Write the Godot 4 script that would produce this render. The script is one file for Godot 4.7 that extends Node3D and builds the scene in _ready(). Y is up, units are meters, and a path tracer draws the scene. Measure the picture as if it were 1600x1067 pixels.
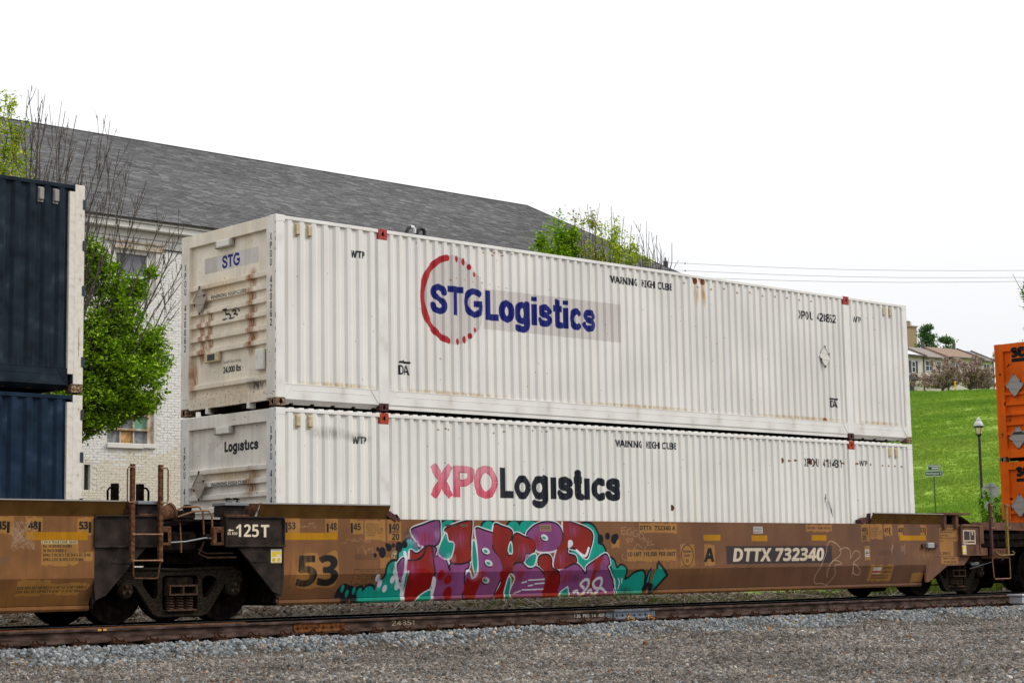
extends Node3D

# ---------------------------------------------------------------- helpers
var M := {}
var used := {}
var rng := RandomNumberGenerator.new()

func V(x: float, y: float) -> Vector2:
	return Vector2(x, y)

func hexc(s: String) -> Color:
	return Color.html(s)

class Mb:
	var v := PackedVector3Array()
	var n := PackedVector3Array()
	var t := PackedVector2Array()
	var c := PackedColorArray()
	var col := Color.WHITE
	var colored := false
	func tri(a: Vector3, b: Vector3, d: Vector3) -> void:
		var nn := (b - a).cross(d - a).normalized()
		v.append(a); v.append(d); v.append(b)
		for i in 3:
			n.append(nn); c.append(col)
	func tri_n(a: Vector3, b: Vector3, d: Vector3, na: Vector3, nb: Vector3, nd: Vector3) -> void:
		v.append(a); v.append(d); v.append(b)
		n.append(na); n.append(nd); n.append(nb)
		for i in 3:
			c.append(col)
	func quad(a: Vector3, b: Vector3, d: Vector3, e: Vector3) -> void:
		tri(a, b, d)
		tri(a, d, e)
	func box(lo: Vector3, hi: Vector3) -> void:
		obox(Transform3D(Basis.IDENTITY, (lo + hi) * 0.5), hi - lo)
	func obox(x: Transform3D, s: Vector3) -> void:
		var h := s * 0.5
		var p := []
		for k in 8:
			p.append(x * Vector3(h.x if k & 1 else -h.x, h.y if k & 2 else -h.y, h.z if k & 4 else -h.z))
		quad(p[4], p[5], p[7], p[6])
		quad(p[1], p[0], p[2], p[3])
		quad(p[5], p[1], p[3], p[7])
		quad(p[0], p[4], p[6], p[2])
		quad(p[6], p[7], p[3], p[2])
		quad(p[0], p[1], p[5], p[4])
	func cbox(lo: Vector3, hi: Vector3, r: float) -> void:
		# a box whose twelve edges are chamfered
		var ctr := (lo + hi) * 0.5
		var h := (hi - lo) * 0.5
		var ax := [Vector3.RIGHT, Vector3.UP, Vector3.BACK]
		for a in 3:
			for s in [-1.0, 1.0]:
				var b := (a + 1) % 3
				var d := (a + 2) % 3
				var o: Vector3 = ctr + ax[a] * h[a] * s
				var p: Vector3 = ax[b] * (h[b] - r)
				var q: Vector3 = ax[d] * (h[d] - r)
				if s > 0.0:
					quad(o - p - q, o + p - q, o + p + q, o - p + q)
				else:
					quad(o - p - q, o - p + q, o + p + q, o + p - q)
		for a in 3:
			var b := (a + 1) % 3
			var d := (a + 2) % 3
			for s in [-1.0, 1.0]:
				for u in [-1.0, 1.0]:
					var e: Vector3 = ax[a] * (h[a] - r)
					var f1: Vector3 = ctr + ax[b] * h[b] * s + ax[d] * (h[d] - r) * u
					var f2: Vector3 = ctr + ax[b] * (h[b] - r) * s + ax[d] * h[d] * u
					if s * u < 0.0:
						quad(f1 - e, f1 + e, f2 + e, f2 - e)
					else:
						quad(f1 + e, f1 - e, f2 - e, f2 + e)
		for sx in [-1.0, 1.0]:
			for sy in [-1.0, 1.0]:
				for sz in [-1.0, 1.0]:
					var p0 := ctr + Vector3(h.x * sx, (h.y - r) * sy, (h.z - r) * sz)
					var p1 := ctr + Vector3((h.x - r) * sx, h.y * sy, (h.z - r) * sz)
					var p2 := ctr + Vector3((h.x - r) * sx, (h.y - r) * sy, h.z * sz)
					if sx * sy * sz > 0.0:
						tri(p0, p1, p2)
					else:
						tri(p0, p2, p1)
	func tube(pts: Array, r0: float, r1: float, sides := 6, cap := true) -> void:
		var last := pts.size() - 1
		var rings := []
		var nrm := []
		var up := Vector3.UP
		for i in pts.size():
			var d: Vector3 = (pts[mini(i + 1, last)] - pts[maxi(i - 1, 0)]).normalized()
			if absf(d.dot(up)) > 0.95:
				up = Vector3.RIGHT if absf(d.x) < 0.9 else Vector3.BACK
			var a := d.cross(up).normalized()
			var b := a.cross(d).normalized()
			up = b
			var r := lerpf(r0, r1, float(i) / maxf(last, 1))
			var ring := []
			var nr := []
			for k in sides:
				var w := TAU * k / sides
				var o := a * cos(w) + b * sin(w)
				nr.append(o)
				ring.append(pts[i] + o * r)
			rings.append(ring)
			nrm.append(nr)
		for i in last:
			for k in sides:
				var k2 := (k + 1) % sides
				tri_n(rings[i][k2], rings[i][k], rings[i + 1][k], nrm[i][k2], nrm[i][k], nrm[i + 1][k])
				tri_n(rings[i][k2], rings[i + 1][k], rings[i + 1][k2], nrm[i][k2], nrm[i + 1][k], nrm[i + 1][k2])
		if cap:
			for k in range(1, sides - 1):
				tri(rings[0][0], rings[0][k], rings[0][k + 1])
				tri(rings[last][0], rings[last][k + 1], rings[last][k])
	func lathe(prof: Array, x: Transform3D, sides := 24) -> void:
		# prof: Vector2(radius, height along y)
		for i in prof.size() - 1:
			var p: Vector2 = prof[i]
			var q: Vector2 = prof[i + 1]
			var e := (q - p).normalized()
			var pn := Vector2(e.y, -e.x)
			for k in sides:
				var w := TAU * k / sides
				var w2 := TAU * (k + 1) / sides
				var d1 := Vector3(cos(w), 0, sin(w))
				var d2 := Vector3(cos(w2), 0, sin(w2))
				var n1 := (x.basis * (d1 * pn.x + Vector3.UP * pn.y)).normalized()
				var n2 := (x.basis * (d2 * pn.x + Vector3.UP * pn.y)).normalized()
				var a := x * (d1 * p.x + Vector3.UP * p.y)
				var b := x * (d2 * p.x + Vector3.UP * p.y)
				var cc := x * (d2 * q.x + Vector3.UP * q.y)
				var dd := x * (d1 * q.x + Vector3.UP * q.y)
				tri_n(b, a, dd, n2, n1, n1)
				tri_n(b, dd, cc, n2, n1, n2)
	func prism(poly: PackedVector2Array, x: Transform3D, depth: float) -> void:
		var pl := poly
		if Geometry2D.is_polygon_clockwise(pl):
			pl = pl.duplicate()
			pl.reverse()
		var idx := Geometry2D.triangulate_polygon(pl)
		for i in range(0, idx.size(), 3):
			var a := pl[idx[i]]
			var b := pl[idx[i + 1]]
			var d := pl[idx[i + 2]]
			if (b - a).cross(d - a) < 0.0:
				var s := b
				b = d
				d = s
			tri(x * Vector3(a.x, a.y, depth), x * Vector3(b.x, b.y, depth), x * Vector3(d.x, d.y, depth))
			tri(x * Vector3(a.x, a.y, 0), x * Vector3(d.x, d.y, 0), x * Vector3(b.x, b.y, 0))
		for i in pl.size():
			var a := pl[i]
			var b := pl[(i + 1) % pl.size()]
			quad(x * Vector3(a.x, a.y, 0), x * Vector3(b.x, b.y, 0), x * Vector3(b.x, b.y, depth), x * Vector3(a.x, a.y, depth))
	func uv_plan(o: Vector3, ud: Vector3, vd: Vector3) -> void:
		# ud and vd: direction divided by length covered
		t.resize(v.size())
		for i in v.size():
			var d := v[i] - o
			t[i] = Vector2(d.dot(ud), 1.0 - d.dot(vd))
	func mesh() -> ArrayMesh:
		var a := []
		a.resize(Mesh.ARRAY_MAX)
		a[Mesh.ARRAY_VERTEX] = v
		a[Mesh.ARRAY_NORMAL] = n
		if t.size() == v.size():
			a[Mesh.ARRAY_TEX_UV] = t
		if colored:
			a[Mesh.ARRAY_COLOR] = c
		var m := ArrayMesh.new()
		if v.size() > 0:
			m.add_surface_from_arrays(Mesh.PRIMITIVE_TRIANGLES, a)
		return m

func numbered(parent: Node, called: String) -> String:
	var key := str(parent.get_instance_id()) + called
	var k: int = used.get(key, 0)
	used[key] = k + 1
	return called if k == 0 else "%s_%03d" % [called, k]

func thing(called: String, label: String, category: String, at := Vector3.ZERO, group := "") -> Node3D:
	var o := Node3D.new()
	o.name = numbered(self, called)
	add_child(o, true)
	o.position = at
	tag(o, label, category, group)
	return o

func tag(o: Node, label: String, category: String, group := "") -> void:
	o.set_meta("label", label)
	o.set_meta("category", category)
	if group != "":
		o.set_meta("group", group)

func part(called: String, mb, mat: Material, parent: Node, label := "") -> MeshInstance3D:
	var o := MeshInstance3D.new()
	o.mesh = mb.mesh() if mb is Mb else mb
	o.material_override = mat
	o.name = numbered(parent, called)
	parent.add_child(o, true)
	if label != "":
		o.set_meta("label", label)
	return o

func struct(called: String, mb, mat: Material) -> MeshInstance3D:
	var o := part(called, mb, mat, self)
	o.set_meta("kind", "structure")
	return o

func dup(src: Node3D, at: Vector3, label: String) -> Node3D:
	var base := str(src.name).rstrip("0123456789").trim_suffix("_")
	var r: Node3D = src.duplicate()
	r.name = numbered(self, base)
	add_child(r, true)
	r.position = at
	r.set_meta("label", label)
	return r

func tf(o: Vector3, e := Vector3.ZERO) -> Transform3D:
	return Transform3D(Basis.from_euler(e), o)

func prism_cut(m: Mb, outer: PackedVector2Array, holes: Array, cuts: Array, x: Transform3D, depth: float) -> void:
	# a plate with openings, built from strips that meet across each opening
	for i in cuts.size() - 1:
		var slab := PackedVector2Array([V(cuts[i], -9), V(cuts[i + 1], -9), V(cuts[i + 1], 9), V(cuts[i], 9)])
		var polys := Geometry2D.intersect_polygons(outer, slab)
		for h in holes:
			var nxt: Array[PackedVector2Array] = []
			for q in polys:
				nxt.append_array(Geometry2D.clip_polygons(q, h))
			polys = nxt
		for q in polys:
			if q.size() > 2:
				m.prism(q, x, depth)

# ---------------------------------------------------------------- painting flat print
class Pt:
	var im: Image
	var k := 1.0
	var o := Vector2.ZERO
	var ss := 2
	func _init(x0: float, y0: float, w: float, h: float, pxw: int, base: Color, s := 2) -> void:
		ss = s
		k = pxw * s / w
		o = Vector2(x0, y0 + h)
		im = Image.create(pxw * s, int(round(h * pxw / w)) * s, false, Image.FORMAT_RGBA8)
		im.fill(base)
	func X(p: Vector2) -> Vector2:
		return Vector2((p.x - o.x) * k, (o.y - p.y) * k)
	func raw(q: PackedVector2Array, c: Color) -> void:
		var lo := 1e9
		var hi := -1e9
		for p in q:
			lo = minf(lo, p.y)
			hi = maxf(hi, p.y)
		var nq := q.size()
		for y in range(maxi(int(floor(lo)), 0), mini(int(ceil(hi)), im.get_height() - 1) + 1):
			var yy := y + 0.5
			var xs := PackedFloat32Array()
			for i in nq:
				var a := q[i]
				var b := q[(i + 1) % nq]
				if (a.y <= yy) != (b.y <= yy):
					xs.append(a.x + (yy - a.y) / (b.y - a.y) * (b.x - a.x))
			xs.sort()
			for i in range(0, xs.size() - 1, 2):
				var xa := maxi(int(round(xs[i])), 0)
				var xb := int(round(xs[i + 1]))
				if xb > xa:
					im.fill_rect(Rect2i(xa, y, xb - xa, 1), c)
	func poly(p: Array, c: Color) -> void:
		var q := PackedVector2Array()
		for a in p:
			q.append(X(a))
		raw(q, c)
	func smooth(p: Array, c: Color) -> void:
		poly(curve(p, true), c)
	func curve(p: Array, closed: bool) -> Array:
		var out := []
		var m := p.size()
		for i in (m if closed else m - 1):
			var a: Vector2 = p[(i - 1 + m) % m] if closed or i > 0 else p[i]
			var b: Vector2 = p[i]
			var d: Vector2 = p[(i + 1) % m]
			var e: Vector2 = p[(i + 2) % m] if closed or i + 2 < m else d
			for s in 6:
				out.append(b.cubic_interpolate(d, a, e, s / 6.0))
		if not closed:
			out.append(p[m - 1])
		return out
	func rect(a: Vector2, b: Vector2, c: Color) -> void:
		poly([a, Vector2(b.x, a.y), b, Vector2(a.x, b.y)], c)
	func ell(ctr: Vector2, rx: float, ry: float, c: Color, tilt := 0.0) -> void:
		var p := []
		for i in 28:
			p.append(ctr + Vector2(cos(TAU * i / 28) * rx, sin(TAU * i / 28) * ry).rotated(tilt))
		poly(p, c)
	func line(p: Array, w: float, c: Color, closed := false) -> void:
		var m := p.size()
		for i in (m if closed else m - 1):
			var a: Vector2 = p[i]
			var b: Vector2 = p[(i + 1) % m]
			var d := (b - a).normalized().orthogonal() * w * 0.5
			if a.distance_to(b) > 0.0001:
				poly([a + d, b + d, b - d, a - d], c)
		if w * k > 2.5:
			for a in p:
				ell(a, w * 0.5, w * 0.5, c)
	func ragged(a: Vector2, b: Vector2, amp: float, c: Color, r: RandomNumberGenerator) -> void:
		var lo := Vector2(minf(a.x, b.x), minf(a.y, b.y))
		var hi := Vector2(maxf(a.x, b.x), maxf(a.y, b.y))
		var x := lo.x
		while x < hi.x:
			var w := r.randf_range(0.02, 0.09)
			rect(Vector2(x, lo.y - r.randf() * amp), Vector2(minf(x + w, hi.x + amp), hi.y + r.randf() * amp), c)
			x += w * 0.9
	func done() -> Image:
		im.resize(im.get_width() / ss, im.get_height() / ss, Image.INTERPOLATE_BILINEAR if ss == 2 else Image.INTERPOLATE_LANCZOS)
		return im

var fonts := {}
var glyphs := {}
func tris_of(s: String, face: String) -> PackedVector3Array:
	var key := face + s
	if glyphs.has(key):
		return glyphs[key]
	if not fonts.has(face):
		var f := SystemFont.new()
		f.font_names = PackedStringArray(["Droid Sans Mono"] if face == "mono" else (["Droid Serif"] if face.begins_with("serif") else ["Droid Sans"]))
		f.font_weight = 700 if face.ends_with("bold") else 400
		fonts[face] = f
	var tm := TextMesh.new()
	tm.text = s
	tm.font = fonts[face]
	tm.font_size = 100
	tm.pixel_size = 0.01
	tm.depth = 0.0
	tm.curve_step = 2.0
	tm.width = 4000
	var a := tm.get_mesh_arrays()
	var out := PackedVector3Array()
	if a.size() > 0 and a[0] != null:
		var vv: PackedVector3Array = a[0]
		var ii = a[Mesh.ARRAY_INDEX]
		if ii != null and ii.size() > 0:
			for i in ii:
				out.append(vv[i])
		else:
			out = vv
	glyphs[key] = out
	return out

func text_polys(s: String, A: Vector2, B: Vector2, C: Vector2, face := "bold", slant := 0.0) -> Array:
	# A: foot of the first letter, B: cap height above it, C: foot of the last letter's right edge
	var tr := tris_of(s, face)
	var lo := 1e9
	var hi := -1e9
	for p in tr:
		lo = minf(lo, p.x)
		hi = maxf(hi, p.x)
	var base := tris_of("H", face)
	var b0 := 1e9
	var b1 := -1e9
	for p in base:
		b0 = minf(b0, p.y)
		b1 = maxf(b1, p.y)
	var ex := (C - A)
	var ey := (B - A)
	if absf(ey.x) < 0.35 * absf(ey.y):
		ey.x = 0.0
	var out := []
	for i in range(0, tr.size() - 2, 3):
		var q := []
		for j in 3:
			var p := tr[i + j]
			var fx := (p.x - lo) / maxf(hi - lo, 0.001)
			var fy := (p.y - b0) / (b1 - b0)
			q.append(A + ex * fx + ey * fy + ex.normalized() * slant * fy * ey.length())
		out.append(q)
	return out

func txt(pt: Pt, s: String, pts: Array, c: Color, face := "bold", fat := 0.0, slant := 0.0, level := true) -> void:
	var A: Vector2 = pts[0]
	var B: Vector2 = pts[1]
	var C: Vector2 = pts[2]
	if level:
		C.y = A.y
	var polys := text_polys(s, A, B, C, face, slant)
	var offs := [Vector2.ZERO]
	if fat > 0.0:
		for i in 8:
			offs.append(Vector2(cos(TAU * i / 8), sin(TAU * i / 8)) * fat)
	for d in offs:
		for q in polys:
			pt.poly([q[0] + d, q[1] + d, q[2] + d], c)

func stroke_text(pt: Pt, s: String, pts: Array, c: Color, wt := 0.2, dots := true) -> void:
	# heavy geometric lettering drawn with a broad pen: A foot, B cap height, C foot of the right end
	var A: Vector2 = pts[0]
	var cap: float = pts[1].y - A.y
	var h := wt * 0.5
	var lines := []
	var x := 0.0
	for ch in s:
		var g := []
		var adv := 0.0
		match ch:
			"L":
				g = [[V(h, 1), V(h, 0)], [V(0, h), V(0.56, h)]]
				adv = 0.58
			"T":
				g = [[V(0, 1 - h), V(0.72, 1 - h)], [V(0.36, 1 - h), V(0.36, 0)]]
				adv = 0.74
			"S":
				g = [pt.curve([V(0.62, 0.72), V(0.55, 0.85), V(0.36, 0.915), V(0.16, 0.84), V(0.11, 0.7), V(0.2, 0.58), V(0.38, 0.5), V(0.56, 0.41), V(0.63, 0.27), V(0.55, 0.13), V(0.36, 0.085), V(0.16, 0.14), V(0.08, 0.3)], false)]
				adv = 0.76
			"G":
				var a := []
				for i in 21:
					var w := deg_to_rad(lerpf(42.0, 318.0, i / 20.0))
					a.append(V(0.5 + cos(w) * 0.4, 0.5 + sin(w) * 0.41))
				g = [a, [V(0.5, 0.47), V(0.92, 0.47)], [V(0.83, 0.47), V(0.80, 0.22)]]
				adv = 1.0
			"X":
				g = [[V(0.08, 1), V(0.66, 0)], [V(0.66, 1), V(0.08, 0)]]
				adv = 0.74
			"P":
				g = [[V(h, 1), V(h, 0)], pt.curve([V(h, 1 - h), V(0.36, 1 - h), V(0.55, 0.85), V(0.57, 0.7), V(0.5, 0.53), V(0.34, 0.45), V(h, 0.45)], false)]
				adv = 0.66
			"O":
				var a := []
				for i in 25:
					a.append(V(0.4 + cos(TAU * i / 24) * 0.3, 0.5 + sin(TAU * i / 24) * 0.42))
				g = [a]
				adv = 0.8
			"o", "g", "c":
				var a := []
				for i in 25:
					var w := TAU * i / 24
					if ch == "c":
						w = deg_to_rad(lerpf(42.0, 318.0, i / 24.0))
					a.append(V(0.31 + cos(w) * 0.215, 0.365 + sin(w) * 0.28))
				g = [a]
				adv = 0.66 if ch == "o" else 0.6
				if ch == "g":
					g.append(pt.curve([V(0.53, 0.73), V(0.53, 0.3), V(0.53, -0.02), V(0.46, -0.16), V(0.3, -0.2), V(0.08, -0.13)], false))
					adv = 0.7
			"i":
				g = [[V(h + 0.03, 0.73), V(h + 0.03, 0)]]
				if dots:
					g.append([V(h + 0.03, 0.98), V(h + 0.03, 0.83)])
				adv = wt + 0.1
			"s":
				g = [pt.curve([V(0.5, 0.52), V(0.43, 0.62), V(0.28, 0.65), V(0.14, 0.6), V(0.12, 0.49), V(0.22, 0.41), V(0.38, 0.36), V(0.49, 0.27), V(0.45, 0.13), V(0.28, 0.085), V(0.13, 0.12), V(0.06, 0.22)], false)]
				adv = 0.6
			"t":
				g = [pt.curve([V(0.23, 0.95), V(0.23, 0.5), V(0.23, 0.2), V(0.28, 0.1), V(0.42, 0.085)], false), [V(0.03, 0.655), V(0.43, 0.655)]]
				adv = 0.47
		for q in g:
			var o := []
			for p in q:
				o.append(Vector2(p.x + x, p.y))
			lines.append(o)
		x += adv + 0.02
	var kx: float = (pts[2].x - A.x) / x
	for q in lines:
		# the pen keeps its breadth in letter space, so draw each step as a sheared block
		for i in q.size() - 1:
			var d: Vector2 = (q[i + 1] - q[i]).normalized()
			var nrm := d.orthogonal() * h
			var e0: Vector2 = d * 0.012 if i > 0 else Vector2.ZERO
			var e1: Vector2 = d * 0.012 if i < q.size() - 2 else Vector2.ZERO
			var b := []
			for p in [q[i] - e0 + nrm, q[i + 1] + e1 + nrm, q[i + 1] + e1 - nrm, q[i] - e0 - nrm]:
				b.append(A + Vector2(p.x * kx, p.y * cap))
			pt.poly(b, c)
			if i > 0:
				var r := []
				for j in 14:
					var w = q[i] + Vector2(cos(TAU * j / 14), sin(TAU * j / 14)) * h * 0.995
					r.append(A + Vector2(w.x * kx, w.y * cap))
				pt.poly(r, c)

func column_text(pt: Pt, s: String, x: float, y: float, cap: float, step: float, c: Color) -> void:
	for ch in s:
		if ch != " ":
			var w := cap * (0.2 if ch == "1" else 0.5)
			txt(pt, ch, [Vector2(x - w * 0.5, y - cap), Vector2(x - w * 0.5, y), Vector2(x + w * 0.5, y - cap)], c, "bold")
		y -= step

func weather(im: Image, seed_: int, amp: float, fx: float, fy: float, amp2: float, tint := Color(0.5, 0.4, 0.3), tint_amt := 0.0, gain := 1.0) -> void:
	# uneven fading (broad) and run-off streaks (narrow across, long downwards)
	var w := im.get_width()
	var h := im.get_height()
	var n1 := FastNoiseLite.new()
	n1.seed = seed_
	n1.frequency = fx
	n1.fractal_octaves = 5
	var a := n1.get_image(w, h)
	a.convert(Image.FORMAT_L8)
	var n2 := FastNoiseLite.new()
	n2.seed = seed_ + 7
	n2.frequency = fy
	n2.fractal_octaves = 4
	var b := n2.get_image(w, maxi(h / 24, 2))
	b.resize(w, h, Image.INTERPOLATE_CUBIC)
	b.convert(Image.FORMAT_L8)
	var da := a.get_data()
	var db := b.get_data()
	var d := im.get_data()
	var tr := int(tint.r * 255)
	var tg := int(tint.g * 255)
	var tb := int(tint.b * 255)
	for i in w * h:
		var m := (1.0 + (da[i] - 128) * amp / 128.0 + (db[i] - 128) * amp2 / 128.0) * gain
		var k := clampf((db[i] - 150) / 100.0, 0.0, 1.0) * tint_amt
		var j := i * 4
		d[j] = clampi(int(lerpf(d[j] * m, tr, k)), 0, 255)
		d[j + 1] = clampi(int(lerpf(d[j + 1] * m, tg, k)), 0, 255)
		d[j + 2] = clampi(int(lerpf(d[j + 2] * m, tb, k)), 0, 255)
	im.set_data(w, h, false, Image.FORMAT_RGBA8, d)

func stain(im: Image, pt: Pt, ctr: Vector2, rx: float, ry: float, c: Color, amt: float, seed_ := 1) -> void:
	# a soft stain of its own shape, broken up by noise
	var kk := pt.k / pt.ss
	var q := pt.X(ctr) / pt.ss
	var nz := FastNoiseLite.new()
	nz.seed = seed_
	nz.frequency = 0.09
	nz.fractal_octaves = 3
	for y in range(maxi(int(q.y - ry * kk), 0), mini(int(q.y + ry * kk) + 1, im.get_height())):
		for x in range(maxi(int(q.x - rx * kk), 0), mini(int(q.x + rx * kk) + 1, im.get_width())):
			var u := (x - q.x) / (rx * kk)
			var w := (y - q.y) / (ry * kk)
			var f := 1.0 - sqrt(u * u + w * w)
			if f > 0.0:
				f = clampf(f * 1.3, 0, 1) * clampf(0.7 + nz.get_noise_2d(x * 1.3, y * 0.22) * 1.0, 0, 1) * amt
				im.set_pixel(x, y, im.get_pixel(x, y).lerp(c, f))

# ---------------------------------------------------------------- materials
func noise_img(size: int, freq: float, oct: int, seed_: int, kind := FastNoiseLite.TYPE_SIMPLEX_SMOOTH) -> Image:
	var n := FastNoiseLite.new()
	n.seed = seed_
	n.noise_type = kind
	n.frequency = freq
	n.fractal_octaves = oct
	var im := n.get_seamless_image(size, size)
	im.convert(Image.FORMAT_L8)
	return im

func ramp_img(src: Image, stops: Array) -> Image:
	# stops: [position, colour, ...]
	var g := Gradient.new()
	var off := PackedFloat32Array()
	var cs := PackedColorArray()
	for i in range(0, stops.size(), 2):
		off.append(stops[i])
		cs.append(stops[i + 1])
	g.offsets = off
	g.colors = cs
	var lut := PackedByteArray()
	for i in 256:
		var c := g.sample(i / 255.0)
		lut.append(c.r8)
		lut.append(c.g8)
		lut.append(c.b8)
	var d := src.get_data()
	var o := PackedByteArray()
	o.resize(d.size() * 3)
	for i in d.size():
		var j := d[i] * 3
		o[i * 3] = lut[j]
		o[i * 3 + 1] = lut[j + 1]
		o[i * 3 + 2] = lut[j + 2]
	var im := Image.create_from_data(src.get_width(), src.get_height(), false, Image.FORMAT_RGB8, o)
	return im

func mat(name_: String, stops: Array, freq: float, metres: float, rough := 0.8, bump := 0.0, metal := 0.0, oct := 5, seed_ := 3, squash := Vector3.ONE) -> StandardMaterial3D:
	var m := StandardMaterial3D.new()
	var im := noise_img(256, freq, oct, seed_)
	m.albedo_texture = ImageTexture.create_from_image(ramp_img(im, stops))
	m.uv1_triplanar = true
	m.uv1_world_triplanar = true
	m.uv1_scale = Vector3.ONE / metres * squash
	m.roughness = rough
	m.metallic = metal
	if bump > 0.0:
		m.heightmap_enabled = true
		m.heightmap_texture = ImageTexture.create_from_image(im)
		m.heightmap_scale = bump
	m.resource_name = name_
	M[name_] = m
	return m

func flat(name_: String, c: Color, rough := 0.7, metal := 0.0) -> StandardMaterial3D:
	var m := StandardMaterial3D.new()
	m.albedo_color = c
	m.roughness = rough
	m.metallic = metal
	M[name_] = m
	return m

func tinted(name_: String, rough := 0.85, back := Color.BLACK) -> StandardMaterial3D:
	var m := StandardMaterial3D.new()
	m.vertex_color_use_as_albedo = true
	m.roughness = rough
	if back != Color.BLACK:
		m.backlight_enabled = true
		m.backlight = back
	M[name_] = m
	return m

func printed(im: Image, rough := 0.6) -> StandardMaterial3D:
	var m := StandardMaterial3D.new()
	m.albedo_texture = ImageTexture.create_from_image(im)
	m.roughness = rough
	m.texture_repeat = false
	m.metallic_specular = 0.25
	return m

func make_materials() -> void:
	mat("white_paint", [0.0, hexc("c6c1b8"), 0.3, hexc("dbd9d4"), 0.6, hexc("e2e0dc"), 1.0, hexc("e6e5e1")], 0.012, 2.2, 0.5)
	mat("white_worn", [0.0, hexc("9d8a70"), 0.08, hexc("b8a88e"), 0.15, hexc("cdc7bb"), 0.6, hexc("d8d3c8"), 1.0, hexc("dedad2")], 0.03, 0.9, 0.6)
	mat("cream_plate", [0.0, hexc("a89672"), 1.0, hexc("cdbf9c")], 0.03, 0.6, 0.6)
	mat("casting_orange", [0.0, hexc("4a1f14"), 0.3, hexc("9a3a2c"), 0.6, hexc("b24a35"), 1.0, hexc("b9573f")], 0.05, 0.5, 0.7)
	mat("casting_red", [0.0, hexc("3a1b14"), 0.3, hexc("9a3d3a"), 0.6, hexc("b14c4a"), 1.0, hexc("bd6a64")], 0.05, 0.5, 0.7)
	mat("casting_dark", [0.0, hexc("2a1a18"), 0.5, hexc("55393a"), 1.0, hexc("6a4a48")], 0.05, 0.5, 0.8)
	mat("casting_rust", [0.0, hexc("2f1d12"), 0.5, hexc("6b4b30"), 0.75, hexc("b7a68c"), 1.0, hexc("cfc6b6")], 0.05, 0.5, 0.85)
	flat("black", Color(0.012, 0.012, 0.014), 0.9)
	flat("lettering_black", Color(0.05, 0.055, 0.065), 0.6)
	mat("underframe", [0.0, hexc("17130f"), 1.0, hexc("3a3128")], 0.03, 0.8, 0.9)
	mat("navy", [0.0, hexc("161c22"), 0.4, hexc("212a32"), 0.7, hexc("28323b"), 1.0, hexc("3c464e")], 0.014, 1.8, 0.45)
	mat("navy_low", [0.0, hexc("141e2a"), 0.4, hexc("1e2b3b"), 0.7, hexc("253345"), 1.0, hexc("394756")], 0.014, 1.8, 0.45)
	mat("orange", [0.0, hexc("6d2f0a"), 0.3, hexc("b94c0a"), 0.6, hexc("c9560c"), 1.0, hexc("d46a20")], 0.013, 1.9, 0.5)
	mat("car_brown", [0.0, hexc("452e1b"), 0.35, hexc("614328"), 0.65, hexc("6b4c2f"), 1.0, hexc("77583b")], 0.012, 1.7, 0.75, 0.0)
	mat("car_brown_dull", [0.0, hexc("422c21"), 0.35, hexc("5e4336"), 0.65, hexc("694c3c"), 1.0, hexc("775a47")], 0.012, 1.7, 0.8)
	mat("flap_brown", [0.0, hexc("462f13"), 0.35, hexc("5d411d"), 0.65, hexc("664a23"), 1.0, hexc("73552f")], 0.012, 1.7, 0.75)
	mat("car_dark", [0.0, hexc("1c1816"), 0.4, hexc("2f2926"), 0.7, hexc("38302d"), 1.0, hexc("443b35")], 0.015, 1.5, 0.75)
	mat("grime", [0.0, hexc("0b0908"), 0.5, hexc("1a1511"), 1.0, hexc("31271f")], 0.02, 0.9, 0.85, 0.3)
	mat("steel_cast", [0.0, hexc("141110"), 0.5, hexc("252019"), 1.0, hexc("3c342d")], 0.05, 0.7, 0.7, 0.3)
	mat("rust_post", [0.0, hexc("301d13"), 0.4, hexc("523624"), 0.7, hexc("64442f"), 1.0, hexc("7a563d")], 0.03, 0.6, 0.7)
	mat("rust_rod", [0.0, hexc("4c3019"), 0.5, hexc("7a5230"), 1.0, hexc("946b43")], 0.03, 0.4, 0.5)
	mat("spring_rust", [0.0, hexc("2a1e18"), 0.5, hexc("453329"), 1.0, hexc("5e493c")], 0.03, 0.4, 0.7)
	mat("yellow_post", [0.0, hexc("4d3d14"), 0.5, hexc("77601f"), 1.0, hexc("8f7833")], 0.03, 0.6, 0.7)
	mat("rail_rust", [0.0, hexc("221813"), 0.4, hexc("3b2d27"), 0.6, hexc("4a3a33"), 1.0, hexc("665650")], 0.03, 0.8, 0.7, 0.15, 0.0, 5, 3, Vector3(0.3, 1, 1))
	mat("rail_orange", [0.0, hexc("321d0e"), 0.4, hexc("55331b"), 0.7, hexc("6a4222"), 1.0, hexc("80542d")], 0.03, 0.6, 0.8, 0.2)
	mat("rail_shade_dark", [0.0, hexc("090807"), 0.5, hexc("16110e"), 1.0, hexc("2a1f19")], 0.03, 0.8, 0.8)  # shade under the train put into the colour as near-black
	mat("plate_rust", [0.0, hexc("1a100b"), 0.5, hexc("3a261b"), 1.0, hexc("583b29")], 0.05, 0.5, 0.85, 0.2)
	flat("rail_shine", Color(0.62, 0.62, 0.64), 0.28, 1.0)
	flat("wheel_shine", Color(0.5, 0.5, 0.52), 0.25, 1.0)
	mat("joint_blue", [0.0, hexc("2b2f36"), 0.4, hexc("4a515c"), 1.0, hexc("7c848f")], 0.04, 0.5, 0.6)
	mat("tie_wood", [0.0, hexc("120d0a"), 0.4, hexc("2a2019"), 0.7, hexc("3c3027"), 1.0, hexc("5a4a3d")], 0.05, 0.7, 0.9, 0.6, 0.0, 5, 9, Vector3(1, 1, 0.25))
	mat("ground_dirt", [0.0, hexc("2f2c28"), 0.35, hexc("4c4640"), 0.6, hexc("5f5850"), 1.0, hexc("827a70")], 0.08, 0.9, 0.95, 1.5)
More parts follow.
